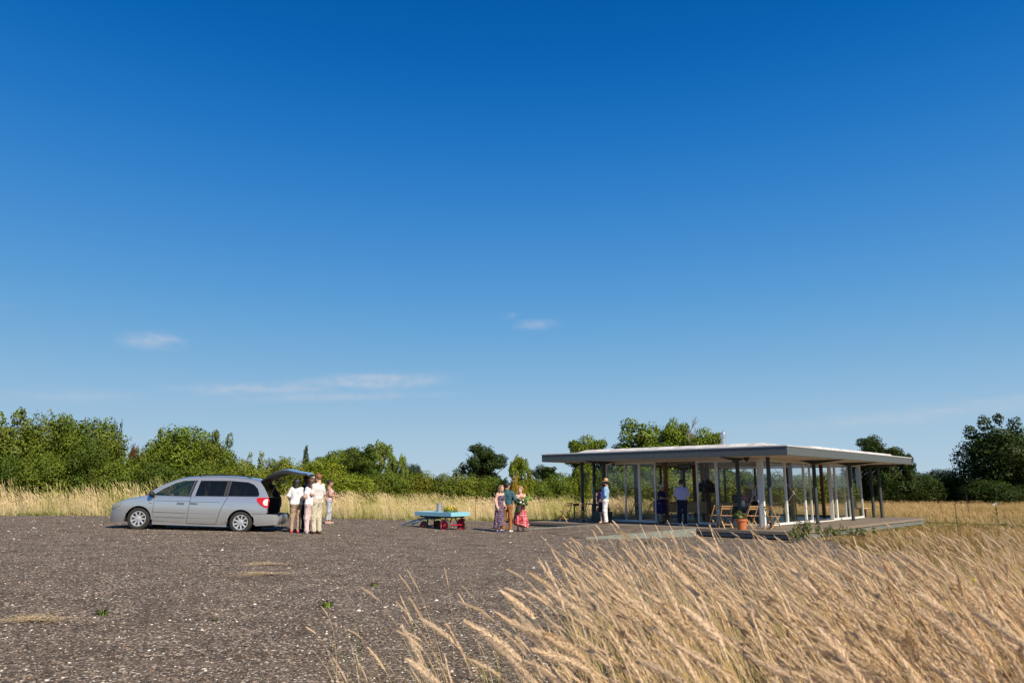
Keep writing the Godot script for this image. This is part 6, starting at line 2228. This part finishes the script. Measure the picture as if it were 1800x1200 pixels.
func person(label: String, at: Vector3, yaw: float, height: float, o: Dictionary) -> Node3D:
	var root := thing("person", label, "person", at, yaw)
	root.scale = Vector3.ONE * height / 1.75
	var fem: bool = o.get("fem", false)
	var bw_: float = o.get("build", 1.0)
	var lean: Vector3 = o.get("lean", Vector3.ZERO)
	var T := func(p: Vector3) -> Vector3: return p + lean * maxf(0.0, p.y - 0.95) / 0.5
	var sw := (0.155 if fem else 0.182) * bw_
	var arms: Array = o.get("arms", [])
	if arms.is_empty():
		arms = [Vector3(0.24, 1.15, -0.02), Vector3(0.25, 0.92, 0.05), Vector3(-0.24, 1.15, -0.02), Vector3(-0.25, 0.92, 0.05)]
	var legs: Array = o.get("legs", [Vector3(0.10, 0.50, 0.015), Vector3(0.105, 0.09, -0.02), Vector3(-0.10, 0.50, 0.015), Vector3(-0.105, 0.09, -0.02)])
	var lo := Vector3(-0.3, -0.01, -0.25)
	var hi := Vector3(0.3, 1.52, 0.25)
	for p in arms + legs:
		lo = lo.min(p - Vector3.ONE * 0.08); hi = hi.max(p + Vector3.ONE * 0.08)
	lo = lo.min(T.call(Vector3(-0.25, 1.4, -0.2))); hi = hi.max(T.call(Vector3(0.25, 1.56, 0.2)))
	lo.y = -0.01
	var torso := func(f: Field, g: float) -> void:
		for s in [-1.0, 1.0]:
			f.cap(Vector3(0.075 * s * bw_, 0.93, -0.01), Vector3(0.06 * s * bw_, 1.03, 0.0), (0.112 if fem else 0.105) * bw_ + g, 0.095 * bw_ + g)
			f.cap(T.call(Vector3(0.055 * s * bw_, 1.08, 0.0)), T.call(Vector3(0.08 * s * bw_, 1.27, 0.0)), (0.085 if fem else 0.10) * bw_ + g, (0.095 if fem else 0.108) * bw_ + g)
			f.cap(T.call(Vector3(0.07 * s * bw_, 1.33, -0.01)), T.call(Vector3(sw * s * 0.93, 1.392, -0.015)), 0.076 * bw_ + g * 0.7, 0.046 * bw_ + g * 0.6)
			if fem: f.cap(T.call(Vector3(0.065 * s, 1.27, 0.075)), T.call(Vector3(0.065 * s, 1.26, 0.085)), 0.055 + g, 0.05 + g)
		if o.has("belly"): f.cap(T.call(Vector3(0, 1.06, 0.05)), T.call(Vector3(0, 1.15, 0.05)), 0.10 + g, 0.09 + g)
	# body, one continuous skin
	var f := Field.new(lo, hi, 0.019, 42.0)
	torso.call(f, 0.0)
	f.cap(T.call(Vector3(0, 1.42, -0.025)), T.call(Vector3(0, 1.50, -0.015)), 0.06, 0.054)
	for k in 2:
		var s := 1.0 if k == 0 else -1.0
		var sh: Vector3 = T.call(Vector3(sw * s, 1.385, -0.015))
		f.cap(sh, arms[k * 2], 0.050 * bw_, 0.040 * bw_)
		f.cap(arms[k * 2], arms[k * 2 + 1], 0.040 * bw_, 0.026)
		f.cap(Vector3(0.088 * s * bw_, 0.91, -0.005), legs[k * 2], 0.088 * bw_, 0.056)
		f.cap(legs[k * 2] + Vector3(0, 0, -0.005), legs[k * 2 + 1], 0.057, 0.036)
		f.cap(legs[k * 2 + 1] + Vector3(0, -0.045, -0.025), legs[k * 2 + 1] + Vector3(0.012 * s, -0.058, 0.14), 0.033, 0.026)
	var skin := f.surface([Plane(Vector3(0, -1, 0), -0.004)])
	var hy: float = o.get("head_yaw", 0.0)
	var hp: float = o.get("head_pitch", 0.0)
	var hb := Basis(Vector3.UP, hy) * Basis(Vector3.RIGHT, hp)
	var hx := Transform3D(hb, T.call(Vector3(0, 1.615, 0.015)))
	skin.append(head_proto, hx)
	for k in 2:
		var s := 1.0 if k == 0 else -1.0
		var e: Vector3 = arms[k * 2]
		var w: Vector3 = arms[k * 2 + 1]
		var y := (e - w).normalized()
		var hint: Vector3 = o.get("thumb", [Vector3(0, 0.15, 1), Vector3(0, 0.15, 1)])[k]
		var z := (hint - y * hint.dot(y)).normalized()
		var x := y.cross(z)
		skin.append(hand_proto, Transform3D(Basis(x * s, y, z), w - y * 0.005))
	var sm := mat("skin_%s" % o.get("skin_key", "fair"), {"fair": Color(0.52, 0.32, 0.235), "tan": Color(0.40, 0.235, 0.16), "dark": Color(0.12, 0.062, 0.04), "pale": Color(0.62, 0.40, 0.31)}[o.get("skin_key", "fair")], 0.55, 0.0, 0.4)
	sm.vertex_color_use_as_albedo = true
	sm.subsurf_scatter_enabled = true
	sm.subsurf_scatter_strength = 0.08
	put("body", skin, sm, root)
	# hair
	if o.get("hair", "short") != "none":
		var h := MB.new()
		h.append(hair_protos[o.get("hair", "short")], hx)
		put("hair", h, mat("hair_%s" % o.get("hair_key", "brown"), {"brown": Color(0.085, 0.045, 0.025), "dark": Color(0.022, 0.016, 0.014), "ginger": Color(0.20, 0.085, 0.035), "grey": Color(0.42, 0.41, 0.40), "blonde": Color(0.40, 0.25, 0.12), "light": Color(0.22, 0.13, 0.065)}[o.get("hair_key", "brown")], 0.5), root)
	if o.get("beard", false):
		var bf := Field.new(Vector3(-0.11, -0.16, -0.04), Vector3(0.11, 0.02, 0.14), 0.011, 80.0)
		bf.cap(Vector3(-0.055, -0.055, 0.02), Vector3(0, -0.10, 0.065), 0.028, 0.030)
		bf.cap(Vector3(0.055, -0.055, 0.02), Vector3(0, -0.10, 0.065), 0.028, 0.030)
		bf.cap(Vector3(-0.03, -0.045, 0.088), Vector3(0.03, -0.045, 0.088), 0.010, 0.010)
		var bm := MB.new()
		bm.append(bf.surface(), hx)
		put("beard", bm, mats["hair_%s" % o.get("hair_key", "brown")], root)
	# trousers or skirt
	var bot: Dictionary = o.get("bottom", {})
	if bot.has("kind"):
		var low: float = bot.get("hem", 0.07)
		var waist: float = bot.get("waist", 1.02)
		var g := Field.new(Vector3(-0.36, low - 0.06, -0.36), Vector3(0.36, waist + 0.14, 0.36), 0.0185, 46.0)
		if bot.kind == "trousers":
			var wide: float = bot.get("wide", 1.0)
			for k in 2:
				var s := 1.0 if k == 0 else -1.0
				g.cap(Vector3(0.075 * s * bw_, 0.93, -0.01), Vector3(0.06 * s * bw_, 1.03, 0.0), (0.124 if fem else 0.117) * bw_, 0.108 * bw_)
				g.cap(Vector3(0.090 * s * bw_, 0.90, -0.01), legs[k * 2], 0.100 * bw_, 0.072 * wide)
				g.cap(legs[k * 2], legs[k * 2 + 1] + Vector3(0, -0.02, -0.01), 0.070 * wide, 0.056 * wide)
				# creases behind the knee and at the hem
				g.cap(legs[k * 2 + 1] + Vector3(0.0, 0.03, 0.02), legs[k * 2 + 1] + Vector3(0.0, 0.05, 0.03), 0.050 * wide, 0.042 * wide)
		else:
			g.cap(Vector3(-0.06, 0.98, 0), Vector3(0.06, 0.98, 0), 0.115, 0.115)
			g.skirt(0, 0, waist, bot.get("r0", 0.15), low, bot.get("r1", 0.26), 1.1, bot.get("folds", 7), bot.get("amp", 0.02))
		var tilt: Vector3 = bot.get("tilt", Vector3.ZERO)
		put(bot.get("name", "trousers"), folds(g.surface([Plane(Vector3.UP, waist), Plane((Vector3.DOWN + tilt).normalized(), -low)]), 0.8, label.length()), bot.mat, root)
	# shirt, dress bodice, jacket
	var top: Dictionary = o.get("top", {})
	if top.has("mat"):
		var hem: float = top.get("hem", 0.96)
		var gl := Vector3(minf(lo.x, -0.34), hem - 0.05, lo.z)
		var g := Field.new(gl, Vector3(maxf(hi.x, 0.34), 1.56, hi.z), 0.0185, 46.0)
		torso.call(g, top.get("loose", 0.016))
		if hem < 0.9:
			g.cap(Vector3(-0.07, hem, 0), Vector3(-0.07, 1.0, 0), 0.135, 0.115)
			g.cap(Vector3(0.07, hem, 0), Vector3(0.07, 1.0, 0), 0.135, 0.115)
		var sl: float = top.get("sleeve", 1.0)
		for k in 2:
			var s := 1.0 if k == 0 else -1.0
			var sh: Vector3 = T.call(Vector3(sw * s, 1.385, -0.015))
			if sl > 0.0:
				g.cap(sh, sh.lerp(arms[k * 2], minf(1.0, sl * 2.0)), 0.058 * bw_, 0.053 * bw_)
			if sl > 0.5:
				g.cap(arms[k * 2], arms[k * 2].lerp(arms[k * 2 + 1], (sl - 0.5) * 2.0), 0.050 * bw_, 0.038)
		if top.get("collar", true):
			g.cap(T.call(Vector3(0, 1.45, -0.03)), T.call(Vector3(0, 1.475, -0.02)), 0.066, 0.062)
		var nk: float = top.get("neck", 1.485)
		var clips := [Plane(Vector3.DOWN, -hem), Plane(Vector3(0, 1, 0.35).normalized(), (T.call(Vector3(0, nk, 0.03))).dot(Vector3(0, 1, 0.35).normalized()))]
		put(top.get("name", "shirt"), folds(g.surface(clips), 1.0, label.length() + 7), top.mat, root)
	if o.has("belt"):
		var b := MB.new()
		b.lathe([Vector2(0.148 * bw_, 0.0), Vector2(0.152 * bw_, 0.018), Vector2(0.148 * bw_, 0.036)], 24, Transform3D(Basis(Vector3(1.12, 0, 0), Vector3.UP, Vector3(0, 0, 0.86)), Vector3(0, 0.985, 0)))
		put("belt", b, mat("belt_leather", Color(0.03, 0.022, 0.018), 0.5), root)
	# shoes
	if o.has("shoes"):
		for k in 2:
			var s := 1.0 if k == 0 else -1.0
			var a: Vector3 = legs[k * 2 + 1]
			var base := Vector3(a.x, a.y - 0.09, a.z)
			var g := Field.new(base + Vector3(-0.08, -0.01, -0.10), base + Vector3(0.09, 0.13, 0.22), 0.0125, 80.0)
			g.cap(base + Vector3(0, 0.036, -0.035), base + Vector3(0.012 * s, 0.03, 0.145), 0.040, 0.036)
			g.cap(base + Vector3(0, 0.05, -0.03), base + Vector3(0, 0.075, -0.01), 0.040, 0.038)
			put("shoe", g.surface([Plane(Vector3.DOWN, 0.0 - base.y - 0.001)]), o.shoes, root)
	if o.has("hat"):
		var h := MB.new()
		var xf := hx * Transform3D(Basis(Vector3.RIGHT, -0.08), Vector3(0, 0.075, -0.01))
		h.lathe([Vector2(0.0, 0.115), Vector2(0.045, 0.118), Vector2(0.078, 0.10), Vector2(0.092, 0.03), Vector2(0.097, 0.0), Vector2(0.165, -0.012), Vector2(0.168, -0.008), Vector2(0.098, 0.006)], 28, xf)
		var hat := put("hat", h, o.hat, root)
		h = MB.new()
		h.lathe([Vector2(0.0995, 0.001), Vector2(0.0955, 0.034), Vector2(0.094, 0.034)], 28, xf)
		put("hat_band", h, mat("hat_band_dark", Color(0.05, 0.03, 0.025), 0.7), hat)
	if o.get("glasses", false):
		var h := MB.new()
		for s in [-1.0, 1.0]:
			h.box(hx * Vector3(0.034 * s, 0.004, 0.088), Vector3(0.052, 0.036, 0.008), 0.006, hb * Basis(Vector3.UP, 0.2 * s))
			h.bar(hx * Vector3(0.062 * s, 0.010, 0.078), hx * Vector3(0.082 * s, 0.008, -0.01), 0.006, 0.006)
		put("sunglasses", h, mat("lens_black", Color(0.01, 0.01, 0.012), 0.1), root)
	return root

func build_people() -> void:
	make_people_protos()
	var white := cloth("white_cotton", Color(0.76, 0.75, 0.77))
	var fl := 0.012
	# round the open tailgate
	person("woman in white cardigan and tan trousers with coral shoes, seen from behind", on_ground(-6.74, 24.1, fl + 0.008), PI + 0.25, 1.66, {"fem": true, "hair": "bob", "hair_key": "dark", "skin_key": "tan", "head_yaw": -0.35, "head_pitch": 0.2,
		"arms": [Vector3(0.26, 1.18, -0.03), Vector3(0.22, 1.05, 0.20), Vector3(-0.25, 1.17, -0.04), Vector3(-0.20, 1.02, 0.18)],
		"top": {"mat": white, "hem": 0.90, "loose": 0.026, "name": "cardigan", "sleeve": 0.92}, "bottom": {"kind": "trousers", "mat": cloth("tan_trousers", Color(0.40, 0.29, 0.21)), "wide": 0.92}, "shoes": cloth("coral_leather", Color(0.62, 0.09, 0.10))})
	person("man in royal blue shirt standing behind the woman in the white cardigan", on_ground(-6.70, 25.1, fl), -0.75, 1.77, {"skin_key": "dark", "hair_key": "dark", "head_pitch": 0.25,
		"arms": [Vector3(0.26, 1.16, -0.02), Vector3(0.16, 1.06, 0.22), Vector3(-0.26, 1.16, -0.02), Vector3(-0.18, 1.04, 0.22)],
		"top": {"mat": cloth("royal_blue_shirt", Color(0.035, 0.06, 0.24)), "sleeve": 0.4}, "bottom": {"kind": "trousers", "mat": cloth("black_trousers", Color(0.016, 0.016, 0.02))}, "shoes": cloth("black_leather", Color(0.02, 0.018, 0.017), 0.5)})
	person("woman in white short sleeved top and pale pink trousers beside the tailgate group", on_ground(-6.24, 23.9, fl + 0.006), PI + 0.75, 1.69, {"fem": true, "hair": "bob", "hair_key": "brown", "head_pitch": 0.15,
		"arms": [Vector3(0.22, 1.15, 0.0), Vector3(0.16, 1.10, 0.24), Vector3(-0.22, 1.14, 0.03), Vector3(-0.12, 1.08, 0.26)],
		"top": {"mat": white, "hem": 0.90, "sleeve": 0.26, "loose": 0.022, "collar": false, "neck": 1.46}, "bottom": {"kind": "trousers", "mat": cloth("pink_linen", Color(0.66, 0.50, 0.49)), "wide": 1.22}, "shoes": cloth("pale_leather", Color(0.45, 0.40, 0.38), 0.6)})
	person("tall man in pale shirt, dark belt and stone chinos, right of the tailgate group", on_ground(-6.06, 24.0, fl + 0.006), PI + 1.0, 1.83, {"hair_key": "ginger", "skin_key": "fair", "build": 0.98, "head_pitch": 0.12, "head_yaw": 0.2,
		"arms": [Vector3(0.25, 1.14, -0.03), Vector3(0.17, 1.02, 0.20), Vector3(-0.25, 1.14, -0.03), Vector3(-0.15, 1.00, 0.20)],
		"top": {"mat": cloth("pale_shirt", Color(0.66, 0.63, 0.62)), "hem": 0.985, "sleeve": 0.46, "loose": 0.024}, "belt": true, "bottom": {"kind": "trousers", "mat": cloth("stone_chinos", Color(0.55, 0.51, 0.40)), "wide": 1.15, "waist": 1.0}, "shoes": cloth("brown_leather", Color(0.12, 0.07, 0.045), 0.6)})
	person("white haired person in maroon, almost hidden between the tailgate helpers", on_ground(-6.42, 24.9, fl), 0.2, 1.74, {"hair_key": "grey", "skin_key": "fair", "glasses": true,
		"top": {"mat": cloth("maroon_wool", Color(0.15, 0.018, 0.03)), "sleeve": 0.95}, "bottom": {"kind": "trousers", "mat": cloth("maroon_trousers", Color(0.13, 0.016, 0.028))}, "shoes": cloth("pale_leather", Color.WHITE)})
	person("woman in sleeveless pink top and pale jeans holding out a phone by the meadow", on_ground(-7.08, 29.9, fl), PI / 2 + 0.1, 1.66, {"fem": true, "hair": "bun", "hair_key": "dark", "skin_key": "tan", "head_pitch": 0.12,
		"arms": [Vector3(0.19, 1.14, 0.06), Vector3(0.10, 1.13, 0.32), Vector3(-0.20, 1.13, 0.04), Vector3(-0.12, 1.09, 0.30)], "thumb": [Vector3(0, 1, 0.2), Vector3(0, 1, 0.2)],
		"legs": [Vector3(0.085, 0.50, 0.03), Vector3(0.085, 0.09, 0.03), Vector3(-0.085, 0.50, 0.0), Vector3(-0.08, 0.09, -0.06)],
		"top": {"mat": cloth("blush_pink", Color(0.62, 0.42, 0.40)), "hem": 0.93, "sleeve": 0.0, "loose": 0.026, "collar": false, "neck": 1.44}, "bottom": {"kind": "trousers", "mat": cloth("pale_denim", Color(0.44, 0.47, 0.52)), "wide": 0.97, "hem": 0.16}, "shoes": cloth("nude_leather", Color(0.55, 0.38, 0.32), 0.6)})
	var ph := thing("phone", "small pale phone held out by the woman in the pink top", "phone", on_ground(-6.71, 29.86, 1.10))
	var pb := MB.new()
	pb.box(Vector3.ZERO, Vector3(0.15, 0.012, 0.075), 0.004, Basis(Vector3.BACK, 0.15))
	put("case", pb, mat("phone_case", Color(0.6, 0.55, 0.5), 0.4), ph)

	# couple and bridesmaid on the gravel
	var navy_floral := print_cloth("navy_floral", Color(0.045, 0.04, 0.085), Color(0.22, 0.12, 0.18), Color(0.42, 0.34, 0.36), 0.30, 0.42)
	person("woman in long dark floral dress and blue shoes left of the man in teal", on_ground(-0.47, 28.7, fl), 0.85, 1.72, {"fem": true, "hair": "long", "hair_key": "light", "skin_key": "pale", "head_yaw": 0.1,
		"arms": [Vector3(0.20, 1.15, 0.02), Vector3(0.17, 0.95, 0.14), Vector3(-0.21, 1.15, -0.02), Vector3(-0.20, 0.93, 0.06)], "lean": Vector3(0.03, 0, 0.03),
		"top": {"mat": navy_floral, "hem": 0.95, "sleeve": 0.0, "collar": false, "neck": 1.37, "loose": 0.014, "name": "bodice"}, "bottom": {"kind": "skirt", "name": "long_skirt", "mat": navy_floral, "waist": 1.08, "hem": 0.20, "r0": 0.12, "r1": 0.21, "folds": 6, "amp": 0.025, "tilt": Vector3(0.25, 0, 0.2)}, "shoes": cloth("blue_suede", Color(0.05, 0.09, 0.32))})
	person("man in dotted teal shirt, rust brown trousers and white trainers, back turned", on_ground(-0.18, 28.9, fl), PI - 0.35, 1.82, {"hair_key": "dark", "skin_key": "tan", "build": 1.06, "head_yaw": -0.45,
		"arms": [Vector3(0.26, 1.16, 0.0), Vector3(0.20, 1.02, 0.2), Vector3(-0.32, 1.15, -0.06), Vector3(-0.28, 0.98, 0.14)],
		"legs": [Vector3(0.12, 0.50, 0.03), Vector3(0.15, 0.09, 0.0), Vector3(-0.12, 0.50, 0.0), Vector3(-0.14, 0.09, -0.04)],
		"top": {"mat": print_cloth("teal_dots", Color(0.03, 0.10, 0.125), Color(0.03, 0.10, 0.125), Color(0.30, 0.38, 0.40), 0.16, 0.16), "sleeve": 0.95, "loose": 0.022, "hem": 0.95}, "bottom": {"kind": "trousers", "mat": cloth("rust_chinos", Color(0.30, 0.135, 0.05)), "wide": 1.02}, "shoes": cloth("white_leather", Color(0.72, 0.72, 0.72), 0.5)})
	var red_floral := print_cloth("red_floral", Color(0.42, 0.018, 0.045), Color(0.62, 0.14, 0.17), Color(0.78, 0.66, 0.62), 0.36, 0.5)
	person("smiling woman in off shoulder red and white floral dress holding a bouquet", on_ground(0.32, 29.5, fl), -0.25, 1.70, {"fem": true, "hair": "updo", "hair_key": "blonde", "skin_key": "pale", "head_yaw": -0.25, "head_pitch": 0.05,
		"arms": [Vector3(0.22, 1.16, 0.0), Vector3(0.10, 1.04, 0.22), Vector3(-0.22, 1.16, 0.0), Vector3(-0.06, 1.00, 0.22)], "thumb": [Vector3(0, 1, 0.3), Vector3(0, 1, 0.3)],
		"top": {"mat": red_floral, "hem": 0.95, "sleeve": 0.0, "collar": false, "neck": 1.32, "loose": 0.018, "name": "bodice"}, "bottom": {"kind": "skirt", "name": "ruffled_skirt", "mat": red_floral, "waist": 1.08, "hem": 0.20, "r0": 0.12, "r1": 0.28, "folds": 7, "amp": 0.045, "tilt": Vector3(-0.25, 0, 0.25)}, "shoes": cloth("dark_heels", Color(0.06, 0.02, 0.025), 0.5)})
	var rng := RandomNumberGenerator.new()
	rng.seed = 31
	var bq := thing("bouquet", "loose bouquet of green leaves and white roses held before the red dress", "bouquet", on_ground(0.31, 29.26, 1.06))
	var vivid: Material = mats["vivid_leaves"]
	var mb := MB.new()
	flower_mass(rng, mb, Vector3(0.05, 0.0, 0.0), Vector3(0.24, 0.26, 0.16), 260, 0.045, [Color(0.06, 0.11, 0.025), Color(0.10, 0.17, 0.04), Color(0.035, 0.07, 0.02)])
	flower_mass(rng, mb, Vector3(0.30, 0.14, 0.0), Vector3(0.16, 0.18, 0.1), 90, 0.042, [Color(0.22, 0.34, 0.07), Color(0.16, 0.28, 0.06)])
	flower_mass(rng, mb, Vector3(-0.06, -0.30, 0.0), Vector3(0.10, 0.18, 0.08), 80, 0.04, [Color(0.07, 0.12, 0.03), Color(0.03, 0.06, 0.02)])
	put("leaves", mb, vivid, bq)
	mb = MB.new()
	for e in [Vector3(0.10, 0.12, 0.14), Vector3(0.02, 0.05, 0.16), Vector3(0.14, 0.0, 0.14), Vector3(0.0, 0.16, 0.12)]:
		flower_mass(rng, mb, e, Vector3(0.045, 0.045, 0.045), 26, 0.026, [Color(0.75, 0.72, 0.66), Color(0.66, 0.58, 0.52)])
	put("roses", mb, vivid, bq)
	mb = MB.new()
	for k in 6:
		mb.tube([Vector3(0.01 * k - 0.02, -0.05, 0.0), Vector3(0.012 * k - 0.05, -0.28, 0.0)], [0.005, 0.004], 4)
	put("stems", mb, vivid, bq)

	# at the pavilion
	person("man in straw hat, sky blue shirt and white trousers at the deck edge", bw(7.82, -0.05, 0.001), -PI / 2 - 0.25, 1.80, {"hair_key": "dark", "beard": true, "glasses": true, "skin_key": "tan", "build": 1.08, "belly": true, "lean": Vector3(0, 0, -0.04),
		"hat": mat("straw", Color(0.55, 0.38, 0.20), 0.8), "arms": [Vector3(0.25, 1.13, -0.05), Vector3(0.19, 0.96, 0.12), Vector3(-0.25, 1.13, -0.05), Vector3(-0.19, 0.95, 0.12)],
		"top": {"mat": cloth("sky_blue_shirt", Color(0.27, 0.44, 0.68)), "sleeve": 0.78, "loose": 0.026, "hem": 0.96}, "bottom": {"kind": "trousers", "mat": white, "wide": 1.12}, "shoes": cloth("brown_leather", Color.WHITE)})
	person("woman in dark dress and purple shawl, half hidden by the man in the hat", bw(8.22, 0.35, 0.001), -PI / 2 + 0.9, 1.64, {"fem": true, "hair": "bob", "hair_key": "dark", "skin_key": "fair",
		"arms": [Vector3(0.21, 1.14, 0.0), Vector3(0.18, 0.95, 0.12), Vector3(-0.24, 1.14, 0.03), Vector3(-0.17, 0.98, 0.18)],
		"top": {"mat": cloth("purple_shawl", Color(0.19, 0.055, 0.17)), "hem": 0.80, "loose": 0.028, "sleeve": 0.9, "name": "shawl"}, "bottom": {"kind": "skirt", "name": "skirt", "mat": cloth("black_jersey", Color(0.025, 0.016, 0.022)), "waist": 1.05, "hem": 0.50, "r0": 0.14, "r1": 0.19, "folds": 5, "amp": 0.01}, "shoes": cloth("nude_leather", Color.WHITE)})
	person("older woman with short grey hair in a navy dress inside the open doorway", bw(6.40, 2.0, 0.001), 1.15, 1.62, {"fem": true, "build": 1.08, "hair_key": "grey", "skin_key": "tan", "head_pitch": 0.3, "lean": Vector3(0, 0, 0.05), "belly": true,
		"arms": [Vector3(0.21, 1.13, 0.06), Vector3(0.10, 1.12, 0.30), Vector3(-0.23, 1.13, 0.05), Vector3(-0.12, 1.10, 0.28)], "thumb": [Vector3(0, 1, 0.2), Vector3(0, 1, 0.2)],
		"top": {"mat": cloth("navy_dress", Color(0.022, 0.018, 0.085)), "hem": 0.90, "sleeve": 0.4, "loose": 0.03, "collar": false, "neck": 1.45}, "bottom": {"kind": "skirt", "name": "skirt", "mat": mats["navy_dress"], "waist": 1.06, "hem": 0.42, "r0": 0.17, "r1": 0.22, "folds": 5, "amp": 0.012}, "shoes": cloth("black_leather", Color.WHITE)})
	person("man in lilac shirt and navy trousers with his back to us on the deck", bw(4.68, 0.75, 0.001), PI - 0.12, 1.79, {"hair_key": "dark", "skin_key": "fair", "build": 1.03, "head_yaw": -0.3,
		"arms": [Vector3(0.26, 1.15, -0.02), Vector3(0.14, 1.02, 0.2), Vector3(-0.26, 1.15, -0.02), Vector3(-0.16, 1.03, 0.2)],
		"top": {"mat": cloth("lilac_shirt", Color(0.44, 0.41, 0.58)), "sleeve": 0.52, "loose": 0.024, "hem": 0.97}, "bottom": {"kind": "trousers", "mat": cloth("navy_trousers", Color(0.016, 0.020, 0.045)), "wide": 0.98}, "shoes": cloth("white_leather", Color.WHITE)})
	person("grey haired person in a grey top bending over the teal table inside", bw(3.15, 4.05, 0.003), -0.9, 1.66, {"hair_key": "grey", "skin_key": "fair", "head_pitch": 0.35, "lean": Vector3(0, 0, 0.14),
		"arms": [Vector3(0.23, 1.14, 0.14), Vector3(0.15, 1.02, 0.36), Vector3(-0.23, 1.14, 0.14), Vector3(-0.15, 1.02, 0.36)],
		"top": {"mat": cloth("grey_jersey", Color(0.20, 0.195, 0.21)), "sleeve": 0.9}, "bottom": {"kind": "trousers", "mat": mats["black_trousers"]}, "shoes": mats["black_leather"]})

func _ready() -> void:
	setup_view()
	build_ground()
	build_plants()
	build_pavilion()
	build_furniture()
	build_grass()
	build_van()
	build_cart()
	build_stakes()
	build_people()
